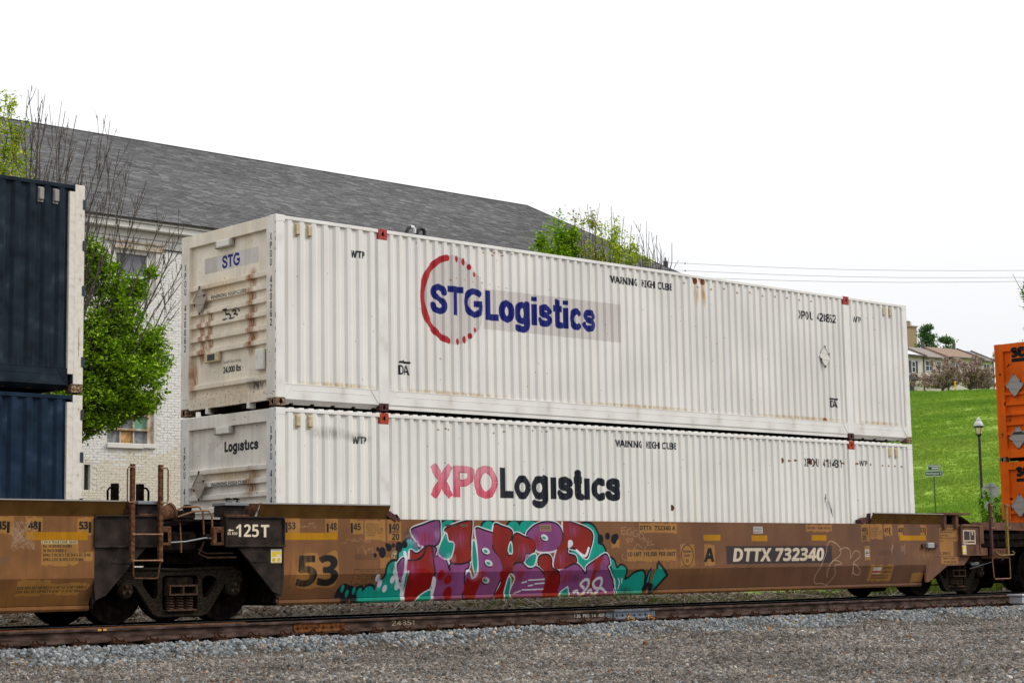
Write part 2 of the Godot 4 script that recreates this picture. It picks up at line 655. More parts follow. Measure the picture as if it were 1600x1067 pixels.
	mat("grass", [0.0, hexc("6b7c30"), 0.3, hexc("76923c"), 0.55, hexc("829e44"), 0.8, hexc("8fa94c"), 1.0, hexc("a5b25c")], 0.02, 14.0, 0.95)
	mat("brick_paint", [0.0, hexc("5d4233"), 0.1, hexc("8c7462"), 0.17, hexc("d3d2ce"), 0.5, hexc("dfdeda"), 1.0, hexc("e4e3e1")], 0.07, 1.9, 0.85, 0.2)
	mat("brick_cream", [0.0, hexc("6a4c3c"), 0.12, hexc("92755e"), 0.2, hexc("cdc6b4"), 0.55, hexc("d9d3c1"), 1.0, hexc("dcd7c6")], 0.07, 1.7, 0.85, 0.2)
	mat("mortar_paint", [0.0, hexc("b3aca1"), 0.4, hexc("cecbc3"), 1.0, hexc("d8d6d0")], 0.05, 0.8, 0.9, 0.2)
	mat("trim_white", [0.0, hexc("c0bbb0"), 0.25, hexc("d6d4ce"), 1.0, hexc("dad7ce")], 0.03, 1.2, 0.8)
	mat("trim_peeled", [0.0, hexc("84694c"), 0.3, hexc("a58c6c"), 0.6, hexc("bdb3a2"), 1.0, hexc("cdc7bb")], 0.02, 1.6, 0.85)
	mat("roof_under", [0.0, hexc("343435"), 1.0, hexc("4c4c4d")], 0.05, 2.0, 0.95)
	tinted("vertex", 0.9)
	tinted("stone", 0.9)
	tinted("leaf", 0.6, Color(0.6, 0.72, 0.25))
	tinted("blossom", 0.8, Color(0.4, 0.3, 0.3))
	mat("bark", [0.0, hexc("352f2c"), 0.5, hexc("574f49"), 1.0, hexc("786d65")], 0.05, 0.5, 0.95)
	mat("bark_far", [0.0, hexc("3a3338"), 0.5, hexc("564c50"), 1.0, hexc("776a6c")], 0.05, 0.5, 0.95)
	flat("dark_glass", Color(0.16, 0.17, 0.2), 0.12)
	flat("pane_grey", Color(0.42, 0.43, 0.46), 0.25)
	mat("pane_dusty", [0.0, hexc("5b5f63"), 0.5, hexc("7b7f83"), 1.0, hexc("9da0a2")], 0.03, 0.9, 0.5)
	mat("pane_green", [0.0, hexc("4f7f68"), 1.0, hexc("74a48b")], 0.04, 0.6, 0.4)
	mat("pane_board", [0.0, hexc("8a6a34"), 0.5, hexc("b08a52"), 1.0, hexc("c9a878")], 0.03, 0.6, 0.8)
	flat("grey_metal", Color(0.5, 0.51, 0.52), 0.45, 0.6)
	flat("galv", Color(0.62, 0.62, 0.62), 0.6, 0.3)
	flat("lamp_black", Color(0.09, 0.09, 0.1), 0.5)
	flat("sign_green", Color(0.06, 0.27, 0.19), 0.5)
	flat("sign_white", Color(0.75, 0.76, 0.76), 0.5)
	flat("yellow_plastic", Color(0.85, 0.62, 0.03), 0.5)
	flat("yellow_label", Color(0.76, 0.52, 0.03), 0.6)
	mat("stucco", [0.0, hexc("c9c2b8"), 1.0, hexc("d6d0c8")], 0.02, 5.0, 0.9)
	mat("tan_brick", [0.0, hexc("8a7460"), 1.0, hexc("a58d77")], 0.05, 3.0, 0.9)
	mat("shingle_tan", [0.0, hexc("7d746e"), 1.0, hexc("948a83")], 0.04, 3.0, 0.95)
	mat("shingle_brown", [0.0, hexc("7e6858"), 1.0, hexc("957d6b")], 0.04, 3.0, 0.95)
	mat("shingle_grey", [0.0, hexc("6f6a68"), 1.0, hexc("87817e")], 0.04, 3.0, 0.95)
	flat("shutter", Color(0.24, 0.27, 0.31), 0.7)
	flat("house_glass", Color(0.23, 0.26, 0.28), 0.15)
	flat("gutter", Color(0.3, 0.28, 0.27), 0.7)
	flat("house_white", Color(0.82, 0.83, 0.84), 0.7)
	flat("placard", Color(0.62, 0.58, 0.53), 0.6)
	flat("placard_grey", Color(0.56, 0.54, 0.52), 0.6)
	flat("silver", Color(0.72, 0.73, 0.75), 0.4, 0.5)
	flat("blue_handle", Color(0.1, 0.14, 0.2), 0.5)
	flat("dark_glassy", Color(0.08, 0.08, 0.09), 0.3)
	M.grass.metallic_specular = 0.12
	# dusty and rusty surfaces have hardly any sheen
	for q in ["navy", "navy_low", "steel_cast", "grime", "car_dark", "rail_shade_dark", "plate_rust", "tie_wood", "black", "underframe", "roof_under", "ground_dirt", "stone", "vertex"]:
		M[q].metallic_specular = 0.12
	for q in ["orange", "car_brown", "car_brown_dull", "flap_brown", "rust_post", "spring_rust", "rail_rust", "rail_orange", "leaf", "blossom", "bark", "bark_far", "casting_red", "casting_orange", "casting_dark"]:
		M[q].metallic_specular = 0.22

# ---------------------------------------------------------------- the ground
const FAR_DIR := Vector3(0.834, 0.0, -0.552)
const CAM := Vector3(-16.0273,0.6153,23.7940)

func smooth01(x: float) -> float:
	x = clampf(x, 0.0, 1.0)
	return x * x * (3.0 - 2.0 * x)

var relief: FastNoiseLite
func ground_y(x: float, z: float) -> float:
	var y := 0.0
	if z > 2.35:
		y = lerpf(-0.245, -0.405, smooth01((z - 2.35) / 1.1)) - maxf(z - 3.4, 0.0) * 0.004
		y += relief.get_noise_2d(x * 9.0, z * 9.0) * 0.035
	elif z > -1.75:
		y = -0.255 - 0.07 * smooth01((z - 1.3) / 0.4) * (1.0 - smooth01((z - 2.22) / 0.13))
	else:
		y = lerpf(-0.255, 0.0, smooth01((-1.75 - z) / 2.2)) + smooth01((-4.0 - z) / 12.0) * 0.7
		y += relief.get_noise_2d(x * 6.0, z * 6.0) * 0.12
	var s := (x - CAM.x) * FAR_DIR.x + (z - CAM.z) * FAR_DIR.z
	if z < -2.5 and s > 46.0:
		var hill := lerpf(0.2, 1.3, smooth01((s - 46.0) / 28.0))
		if s > 84.0:
			hill = 1.3 + 18.0 * (0.35 * smooth01((s - 84.0) / 121.0) + 0.65 * clampf((s - 84.0) / 121.0, 0.0, 1.0))
		if s > 205.0:
			hill += (s - 205.0) * 0.045
		hill += relief.get_noise_2d(x * 0.6, z * 0.6) * 0.35 * clampf((s - 60.0) / 40.0, 0.0, 1.0)
		y = lerpf(y, hill, smooth01((-2.5 - z) / 6.0))
	return y

func axis_lines(segs: Array) -> PackedFloat32Array:
	# [from, to, step, ...]
	var o := PackedFloat32Array()
	for i in range(0, segs.size(), 3):
		var a: float = segs[i]
		while a < segs[i + 1] - 0.001:
			o.append(a)
			a += segs[i + 2]
	o.append(segs[segs.size() - 2])
	return o

func build_ground() -> void:
	relief = FastNoiseLite.new()
	relief.seed = 5
	relief.frequency = 0.05
	relief.fractal_octaves = 4
	var xs := axis_lines([-2000.0, -200.0, 450.0, -200.0, -40.0, 40.0, -40.0, -8.0, 4.0, -8.0, 26.0, 0.4, 26.0, 70.0, 2.0, 70.0, 270.0, 5.0, 270.0, 2000.0, 170.0])
	var zs := axis_lines([-2000.0, -240.0, 170.0, -240.0, -40.0, 5.0, -40.0, -8.0, 2.0, -8.0, 16.0, 0.4, 16.0, 40.0, 4.0, 40.0, 2000.0, 300.0])
	var g := Mb.new()
	var h := Mb.new()
	var hs := []
	for i in xs.size():
		var row := PackedFloat32Array()
		for j in zs.size():
			row.append(ground_y(xs[i], zs[j]))
		hs.append(row)
	for i in xs.size() - 1:
		for j in zs.size() - 1:
			var a := Vector3(xs[i], hs[i][j], zs[j])
			var b := Vector3(xs[i], hs[i][j + 1], zs[j + 1])
			var c := Vector3(xs[i + 1], hs[i + 1][j + 1], zs[j + 1])
			var d := Vector3(xs[i + 1], hs[i + 1][j], zs[j])
			var m := h if (zs[j] < -4.5 and xs[i] > 19.0) or zs[j] < -34.0 else g
			m.quad(a, b, c, d)
	struct("ground", g, M.ground_dirt)
	struct("grass_hillside", h, M.grass)

func stone_mesh(seed_: int, flatness: float) -> Mb:
	# an angular crushed stone about one unit across
	var r := RandomNumberGenerator.new()
	r.seed = seed_
	var pts := []
	var gr := (1.0 + sqrt(5.0)) / 2.0
	for q in [[-1, gr, 0], [1, gr, 0], [-1, -gr, 0], [1, -gr, 0], [0, -1, gr], [0, 1, gr], [0, -1, -gr], [0, 1, -gr], [gr, 0, -1], [gr, 0, 1], [-gr, 0, -1], [-gr, 0, 1]]:
		var p := Vector3(q[0], q[1], q[2]).normalized() * 0.5 * r.randf_range(0.62, 1.12)
		p.y *= flatness
		pts.append(p)
	var m := Mb.new()
	for f in [[0, 11, 5], [0, 5, 1], [0, 1, 7], [0, 7, 10], [0, 10, 11], [1, 5, 9], [5, 11, 4], [11, 10, 2], [10, 7, 6], [7, 1, 8], [3, 9, 4], [3, 4, 2], [3, 2, 6], [3, 6, 8], [3, 8, 9], [4, 9, 5], [2, 4, 11], [6, 2, 10], [8, 6, 7], [9, 8, 1]]:
		m.tri(pts[f[0]], pts[f[1]], pts[f[2]])
	return m

func scatter(called: String, label: String, category: String, m: Mb, places: Array, mat_: Material) -> void:
	# places: [Transform3D, Color, ...]
	var mm := MultiMesh.new()
	mm.transform_format = MultiMesh.TRANSFORM_3D
	mm.use_colors = true
	mm.mesh = m.mesh()
	mm.instance_count = places.size() / 2
	for i in mm.instance_count:
		mm.set_instance_transform(i, places[i * 2])
		mm.set_instance_color(i, places[i * 2 + 1])
	var o := MultiMeshInstance3D.new()
	o.multimesh = mm
	o.material_override = mat_
	o.name = numbered(self, called)
	add_child(o, true)
	tag(o, label, category)
	o.set_meta("kind", "stuff")

func rnd_basis(s: float) -> Basis:
	return Basis.from_euler(Vector3(rng.randf() * TAU, rng.randf() * TAU, rng.randf() * TAU)) * Basis.from_scale(Vector3(s * rng.randf_range(0.75, 1.3), s * rng.randf_range(0.75, 1.2), s * rng.randf_range(0.75, 1.3)))

func x_left(z: float) -> float:
	return (-4.9 - (z - 2.4) * 0.53 if z < 6.15 else -6.9 + (z - 6.15) * 0.598) - 1.6

func x_right(z: float) -> float:
	return -1.7 + (14.85 - z) * 1.66 + 5.5

func lin(c: Color, k := 1.0) -> Color:
	var o := c.srgb_to_linear()
	return Color(o.r * k, o.g * k, o.b * k)

func build_stones() -> void:
	rng.seed = 11
	var grey := [hexc("8f9395"), hexc("7c8082"), hexc("a2a5a6"), hexc("6b6f72"), hexc("969a9b"), hexc("86898a")]
	var brown := [hexc("857d74"), hexc("736c65"), hexc("958d83"), hexc("635e58"), hexc("a2988c"), hexc("817970"), hexc("79736c")]
	var list := []
	var list2 := []
	# clean grey ballast on the shoulder
	for i in 30000:
		var z := rng.randf_range(2.24, 3.9)
		var x := rng.randf_range(-7.5, 26.0)
		if x < x_left(z) or x > x_right(z):
			continue
		if z > 3.0 + relief.get_noise_2d(x * 9.0, 3.0) * 1.1 + rng.randfn() * 0.28:
			continue
		var c: Color = grey[rng.randi() % grey.size()]
		if rng.randf() < 0.03:
			c = hexc("b39a78")
		list.append(Transform3D(rnd_basis(rng.randf_range(0.045, 0.09)), Vector3(x, ground_y(x, z) + rng.randf_range(-0.012, 0.02), z)))
		list.append(lin(c, rng.randf_range(0.45, 1.1)))
	# darker brown stone between the rails and under the train
	for i in 26000:
		var z := rng.randf_range(-1.9, 2.35)
		var x := rng.randf_range(-7.0, 26.0)
		var c: Color = brown[rng.randi() % brown.size()]
		list.append(Transform3D(rnd_basis(rng.randf_range(0.035, 0.07)), Vector3(x, ground_y(x, z) - 0.007 + rng.randf_range(-0.01, 0.015), z)))
		list.append(lin(c, rng.randf_range(0.35, 0.8)))
	scatter("ballast", "clean grey crushed stone heaped along the tie ends", "ballast", stone_mesh(21, 0.8), list, M.stone)
	# finer brown-grey gravel of the yard
	for i in 400000:
		var z := 2.7 + pow(rng.randf(), 0.8) * 15.0
		var x := rng.randf_range(-9.0, 24.0)
		if x < x_left(z) or x > x_right(z):
			continue
		if z < 3.0 + relief.get_noise_2d(x * 9.0, 3.0) * 1.1 + rng.randfn() * 0.22:
			continue
		var dep := (x + 16.0) * 0.68 + (23.8 - z) * 0.734
		if rng.randf() > clampf(24.0 / dep, 0.3, 1.0):
			continue
		var c: Color = brown[rng.randi() % brown.size()]
		if rng.randf() < 0.12:
			c = grey[rng.randi() % grey.size()]
		elif rng.randf() < 0.01:
			c = hexc("c2beb6")
		elif rng.randf() < 0.012:
			c = hexc("8a5a3c")
		var s := 0.019 + 0.036 * pow(rng.randf(), 2.2)
		if rng.randf() < 0.01:
			s *= 1.8
		if dep > 26.0:
			s *= 1.25
		list2.append(Transform3D(rnd_basis(s * 1.25), Vector3(x, ground_y(x, z) + rng.randf_range(-0.004, 0.008), z)))
		list2.append(lin(c, rng.randf_range(0.46, 1.0) * (1.0 + 0.45 * relief.get_noise_2d(x * 7.0, z * 7.0))))
	scatter("gravel", "brown grey fine gravel of the yard in the foreground", "gravel", stone_mesh(34, 0.62), list2, M.stone)
	# rubble, old ballast and dead brush on the far side of the track
	var list3 := []
	var tone := [hexc("6d635a"), hexc("8a7f74"), hexc("57504a"), hexc("a1968a"), hexc("7a6a5a"), hexc("948f88")]
	for i in 6500:
		var z := -1.75 - pow(rng.randf(), 1.5) * 5.5
		var x := rng.randf_range(-6.0, 32.0)
		var s := 0.06 + 0.2 * pow(rng.randf(), 2.5)
		if x > 4.0:
			s *= 0.6
		list3.append(Transform3D(rnd_basis(s), Vector3(x, ground_y(x, z) + s * 0.2, z)))
		list3.append(lin(tone[rng.randi() % tone.size()], rng.randf_range(0.4, 1.2)))
	scatter("rubble", "broken brown grey stones heaped behind the track under the train", "rubble", stone_mesh(47, 0.7), list3, M.stone)
	var st := Mb.new()
	st.tube([Vector3(-0.5, 0, 0), Vector3(-0.1, 0.03, 0.02), Vector3(0.5, 0.0, 0.0)], 0.011, 0.007, 4)
	var list4 := []
	for i in 2600:
		var z := -1.9 - rng.randf() * 3.6
		var x := rng.randf_range(-6.0, 22.0)
		if x > 1.0 and rng.randf() < 0.6:
			continue
		var b := Basis.from_euler(Vector3(rng.randf_range(-0.4, 0.4), rng.randf() * TAU, rng.randf_range(-0.7, 0.7))) * rng.randf_range(0.3, 0.9)
		list4.append(Transform3D(b, Vector3(x, ground_y(x, z) + rng.randf_range(0.03, 0.16), z)))
		list4.append(lin([hexc("a39684"), hexc("7a6d5e"), hexc("bdb3a4"), hexc("8d7258")][rng.randi() % 4], rng.randf_range(0.7, 1.1)))
	scatter("dry_brush", "dead pale stems and twigs lying on the rubble behind the track", "brush", st, list4, M.stone)

func blade_mesh(n: int, spread: float, seed_: int) -> Mb:
	var r := RandomNumberGenerator.new()
	r.seed = seed_
	var m := Mb.new()
	for i in n:
		var a := r.randf() * TAU
		var o := Vector3(cos(a), 0, sin(a)) * r.randf() * spread
		var lean := Vector3(r.randf_range(-0.4, 0.4), 1.0, r.randf_range(-0.4, 0.4)) * r.randf_range(0.6, 1.0)
		var side := Vector3(-sin(a), 0, cos(a)) * 0.09
		m.tri(o - side, o + side, o + lean)
	return m

func build_grass() -> void:
	rng.seed = 71
	var list := []
	var tuft := blade_mesh(12, 0.9, 3)
	for i in 60000:
		var s := 62.0 + 150.0 * pow(rng.randf(), 0.8)
		var w := rng.randf_range(-0.085, 0.075) * s
		var x := CAM.x + FAR_DIR.x * s - FAR_DIR.z * w
		var z := CAM.z + FAR_DIR.z * s + FAR_DIR.x * w
		if s > 207.0 or z > -5.0:
			continue
		var f := relief.get_noise_2d(x * 1.1 + 90.0, z * 3.0)
		var f2 := relief.get_noise_2d(x * 0.4 - 40.0, z * 0.4)
		var hgt := clampf(0.13 + f * 0.2, 0.09, 0.3) * (0.7 + s / 300.0)
		var c := hexc("98b046").lerp(hexc("6f9636"), clampf(0.4 + f * 0.8 + (s - 130.0) * 0.0035, 0, 1)).lerp(hexc("a2b154"), clampf(f2 * 1.2, 0.0, 0.4))
		var y := ground_y(x, z)
		list.append(Transform3D(Basis(Vector3.UP, rng.randf() * TAU) * Basis.from_scale(Vector3(0.34, hgt, 0.34) * rng.randf_range(0.7, 1.3)), Vector3(x, y - 0.02, z)))
		list.append(lin(c, rng.randf_range(0.75, 1.15)))
	# the greener bank close behind the track
	for i in 9000:
		var x := rng.randf_range(21.0, 48.0)
		var z := rng.randf_range(-13.0, -3.4)
		var c := hexc("6d8f2a").lerp(hexc("93a14a"), rng.randf())
		list.append(Transform3D(Basis(Vector3.UP, rng.randf() * TAU) * Basis.from_scale(Vector3(0.2, rng.randf_range(0.12, 0.45), 0.2)), Vector3(x, ground_y(x, z) - 0.02, z)))
		list.append(lin(c, rng.randf_range(0.6, 1.1)))
	# weeds between the stones right behind the track
	for i in 700:
		var x := rng.randf_range(8.0, 21.0)
		var z := rng.randf_range(-4.2, -2.0)
		list.append(Transform3D(Basis(Vector3.UP, rng.randf() * TAU) * Basis.from_scale(Vector3(0.1, rng.randf_range(0.05, 0.16), 0.1)), Vector3(x, ground_y(x, z), z)))
		list.append(lin(hexc("7c8050"), rng.randf_range(0.6, 1.0)))
	scatter("grass", "mown green grass in uneven darker and lighter swathes on the hill", "grass", tuft, list, M.vertex)

# ---------------------------------------------------------------- the track
func rail_section() -> PackedVector2Array:
	# 136 lb rail, foot at y = 0, head at y = 0.186; x is across
	return PackedVector2Array([V(-0.076, 0), V(0.076, 0), V(0.076, 0.011), V(0.03, 0.026), V(0.0095, 0.05), V(0.0088, 0.125), V(0.012, 0.14), V(0.036, 0.148), V(0.037, 0.172), V(0.029, 0.184), V(-0.029, 0.184), V(-0.037, 0.172), V(-0.036, 0.148), V(-0.012, 0.14), V(-0.0088, 0.125), V(-0.0095, 0.05), V(-0.03, 0.026), V(-0.076, 0.011)])

func sweep_rail(path: Array, sec: PackedVector2Array) -> Mb:
	var m := Mb.new()
	for i in path.size() - 1:
		var a: Vector3 = path[i]
		var b: Vector3 = path[i + 1]
		for k in sec.size():
			var p := sec[k]
			var q := sec[(k + 1) % sec.size()]
			m.quad(a + Vector3(0, p.y, -p.x), a + Vector3(0, q.y, -q.x), b + Vector3(0, q.y, -q.x), b + Vector3(0, p.y, -p.x))
	return m

func make_rail(label: String, z: float, shiny: bool, x0 := -60.0, x1 := 130.0) -> Node3D:
	var t := thing("rail", label, "rail", Vector3(0, -0.186, z), "long steel rails")
	part("rail_body", sweep_rail([Vector3(x0, 0, 0), Vector3(x1, 0, 0)], rail_section()), M.rail_shade_dark if shiny else M.rail_rust, t)  # running rails get the colour with the shade painted in
	if shiny:
		var s := Mb.new()
		s.box(Vector3(x0, 0.184, -0.027), Vector3(x1, 0.1862, 0.027))
		part("running_surface", s, M.rail_shine, t)
	return t

func build_track() -> void:
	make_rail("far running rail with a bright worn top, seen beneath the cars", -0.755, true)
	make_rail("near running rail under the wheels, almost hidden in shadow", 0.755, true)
	var sd := make_rail("nearest rusty brown rail with clips, joints and painted marks, in front of the train", 1.95, false)
	# bolted joint bar, rust orange
	var j := Mb.new()
	j.prism(PackedVector2Array([V(0.036, 0.018), V(0.075, 0.018), V(0.075, 0.032), V(0.026, 0.06), V(0.026, 0.125), V(0.038, 0.144), V(0.0, 0.144), V(0.0, 0.03)]), Transform3D(Basis(Vector3(0, 0, 1), Vector3(0, 1, 0), Vector3(-1, 0, 0)), Vector3(0.92, 0, 0)), 0.92)
	var jp := part("joint_bar", j, M.rail_orange, sd, "rust orange bolted joint bar")
	jp.position = Vector3(-0.17, 0, 0)
	for k in 6:
		var b := Mb.new()
		b.lathe([V(0.0, 0.026), V(0.016, 0.026), V(0.019, 0.02), V(0.019, 0.0)], Transform3D(Basis(Vector3.RIGHT, PI / 2), Vector3(0.07 + k * 0.155, 0.09, 0.026)), 6)
		part("bolt", b, M.rail_orange, jp)
	# insulated joint, blue grey
	var ij := Mb.new()
	ij.prism(PackedVector2Array([V(0.036, 0.016), V(0.078, 0.016), V(0.078, 0.036), V(0.034, 0.062), V(0.034, 0.118), V(0.046, 0.15), V(0.044, 0.178), V(0.0, 0.178), V(0.0, 0.03)]), Transform3D(Basis(Vector3(0, 0, 1), Vector3(0, 1, 0), Vector3(-1, 0, 0)), Vector3(0.86, 0, 0)), 0.86)
	var ip := part("insulated_joint", ij, M.joint_blue, sd, "blue grey insulated joint with six bolts")
	ip.position = Vector3(6.42, 0, 0)
	for k in 6:
		var b := Mb.new()
		b.lathe([V(0.0, 0.03), V(0.02, 0.03), V(0.024, 0.022), V(0.024, 0.0)], Transform3D(Basis(Vector3.RIGHT, PI / 2), Vector3(0.08 + k * 0.14, 0.09, 0.034)), 6)
		part("bolt", b, M.joint_blue, ip)
	var pn := Mb.new()
	pn.box(Vector3(-0.17, 0.03, -0.0135), Vector3(1.03, 0.146, 0.0135))
	var pw := part("paint_patch", pn, M.joint_blue, sd)
	pw.position = Vector3(6.42, 0, 0)
	# chalk and paint marks on the web
	for q in [["24351", 1.645, 0.065, 0.07, 0.5, hexc("a89a80")], ["136 PRO 14 ADP", 5.5, 0.07, 0.055, 0.72, hexc("c9c4ba")], ["24351", 12.3, 0.06, 0.06, 0.5, hexc("6d5a4c")]]:
		var fm := flat("chalk%d" % int(q[1]), q[5], 0.9)
		var word: String = q[0]
		var step: float = q[4] / word.length()
		for i in word.length():
			if word[i] == " ":
				continue
			var mb := Mb.new()
			var cx: float = q[1] + step * i
			for tr in text_polys(word[i], V(cx, q[2]), V(cx, q[2] + q[3]), V(cx + step * (0.35 if word[i] in "1I" else 0.8), q[2]), "regular"):
				var o := Vector3(0, 0, 0.0145)
				mb.tri(Vector3(tr[0].x, tr[0].y, 0) + o, Vector3(tr[1].x, tr[1].y, 0) + o, Vector3(tr[2].x, tr[2].y, 0) + o)
			part("painted_character", mb, fm, sd)
	var ym := Mb.new()
	ym.box(Vector3(-3.36, 0.149, 0.03), Vector3(-3.31, 0.176, 0.0385))
	part("paint_mark", ym, flat("mark_yellow", hexc("c79a4a"), 0.8), sd, "small yellow paint dab")
	ym = Mb.new()
	ym.box(Vector3(-3.28, 0.149, 0.03), Vector3(-3.23, 0.176, 0.0385))
	part("paint_mark", ym, M.mark_yellow, sd, "small yellow paint dab")
	# old guard rail lying tight behind it at the left
	var gt := thing("guard_rail", "rust orange guard rail with slight bends, ending left of centre", "rail", Vector3(0, -0.174, 0), "")
	var path := []
	for q in [[-60.0, 2.1], [-7.0, 2.05], [-4.55, 1.9], [-4.1, 1.845], [-3.0, 1.84], [-2.35, 1.835], [-1.95, 1.85], [-0.95, 1.85]]:
		path.append(Vector3(q[0], 0, q[1]))
	part("rail_body", sweep_rail(path, rail_section()), M.rail_orange, gt)
	# ties, plates and clips
	var tie := Mb.new()
	tie.cbox(Vector3(-0.115, -0.18, -1.62), Vector3(0.115, 0, 2.05), 0.012)
	var plate := Mb.new()
	plate.cbox(Vector3(-0.1, 0, -0.19), Vector3(0.1, 0.02, 0.19), 0.004)
	plate.box(Vector3(-0.1, 0.02, 0.082), Vector3(0.1, 0.036, 0.105))
	var clip := Mb.new()
	clip.tube([Vector3(-0.075, 0.022, 0.10), Vector3(-0.07, 0.07, 0.095), Vector3(-0.035, 0.088, 0.085), Vector3(0.0, 0.07, 0.07), Vector3(0.03, 0.045, 0.062), Vector3(0.055, 0.035, 0.09), Vector3(0.06, 0.03, 0.125), Vector3(0.02, 0.028, 0.14)], 0.0115, 0.0115, 6)
	var spike := Mb.new()
	spike.cbox(Vector3(0.07, 0.02, 0.12), Vector3(0.095, 0.062, 0.145), 0.004)
	var tm := tie.mesh()
	var pm := plate.mesh()
	var cm := clip.mesh()
	var sm := spike.mesh()
	rng.seed = 5
	var words := ["grey stones against its end", "a rusty clip over its plate", "its end flush with the stones", "a dark split end"]
	for i in 51:
		var x := -5.87 + i * 0.548 + rng.randf_range(-0.035, 0.035)
		var where := ""
		var order := ["first", "second", "third", "fourth", "fifth", "sixth", "seventh", "eighth", "ninth", "tenth", "eleventh", "twelfth", "thirteenth", "fourteenth", "fifteenth", "sixteenth", "seventeenth", "eighteenth"]
		var k: int
		if x < 0.25:
			k = int((0.25 - x) / 0.548)
			where = "%s to the left of the rust orange joint bar" % order[k]
		elif x < 6.85:
			k = int((x - 0.25) / 0.548)
			where = "%s to the right of the rust orange joint bar" % order[k]
		elif x < 12.6:
			k = int((x - 6.85) / 0.548)
			where = "%s to the right of the blue grey joint" % order[k]
		elif x < 18.3:
			k = int((18.3 - x) / 0.548)
			where = "%s to the left of the silver box" % order[k]
		else:
			k = int((x - 18.3) / 0.548)
			where = "%s from the left end of the silver box" % order[k]
		var t := thing("railroad_tie", "dark oiled wooden tie, %s" % where, "railroad tie", Vector3(x, -0.207 + rng.randf_range(-0.006, 0.0), 0.28 + rng.randf_range(-0.07, 0.06)), "wooden ties under the rails")
		t.rotation.y = rng.randf_range(-0.015, 0.015)
		part("timber", tm, M.tie_wood, t)
		for z in [1.95, 0.755, -0.755]:
			var pp := part("tie_plate", pm, M.plate_rust, t)
			pp.position = Vector3(0, 0.001, z - t.position.z)
			if z > 0.8:
				var c1 := part("rail_clip", cm, M.plate_rust, pp)
				c1.position.y = 0.0
				part("spike", sm, M.plate_rust, pp)
				if i in [23, 24]:
					c1.material_override = M.yellow_label

	# silver box beside the rail at the right edge
	var bx := thing("track_box", "silver metal box lying beside the nearest rail at the right edge", "metal box", Vector3(18.1, -0.2, 2.35))
	var b1 := Mb.new()
	b1.cbox(Vector3(0, 0.02, -0.16), Vector3(1.0, 0.17, 0.16), 0.012)
	part("body", b1, M.silver, bx)
	var b2 := Mb.new()
	b2.cbox(Vector3(-0.04, 0.172, -0.19), Vector3(1.04, 0.215, 0.19), 0.01)
	part("lid", b2, M.silver, bx)
	for x in [0.12, 0.88]:
		var b3 := Mb.new()
		b3.box(Vector3(x - 0.04, -0.05, -0.12), Vector3(x + 0.04, 0.02, 0.12))
		part("foot", b3, M.grey_metal, bx)

# ---------------------------------------------------------------- containers
const CL := 16.154
const CH := 2.896
const CW := 2.591
const Y_LOW := 0.25
const Y_UP := 3.1805

func corrugated(m: Mb, x0: float, x1: float, pitch: float, y0: float, y1: float, zo: float, depth: float) -> void:
	# vertical ribs: outer land, flank away, inner land, flank towards -x
	var n := maxi(int(round((x1 - x0) / pitch)), 1)
	var p := (x1 - x0) / n
	var xs := [x0]
	var zs := [zo - depth]
	for i in n:
		var b := x0 + i * p
		for q in [[0.08, 1.0], [0.27, 0.0], [0.59, 0.0], [0.76, 1.0]]:
			xs.append(b + p * (q[0] + 0.07))
			zs.append(zo - depth * q[1])
	xs.append(x1)
	zs.append(zo - depth)
	for i in xs.size() - 1:
		m.quad(Vector3(xs[i], y0, zs[i]), Vector3(xs[i + 1], y0, zs[i + 1]), Vector3(xs[i + 1], y1, zs[i + 1]), Vector3(xs[i], y1, zs[i]))
		if absf(zs[i] - zs[i + 1]) < 0.001 and zs[i] > zo - 0.001:
			pass

func end_profile(lows: Array) -> Array:
	# heights of the proud ribs on the end wall
	return lows

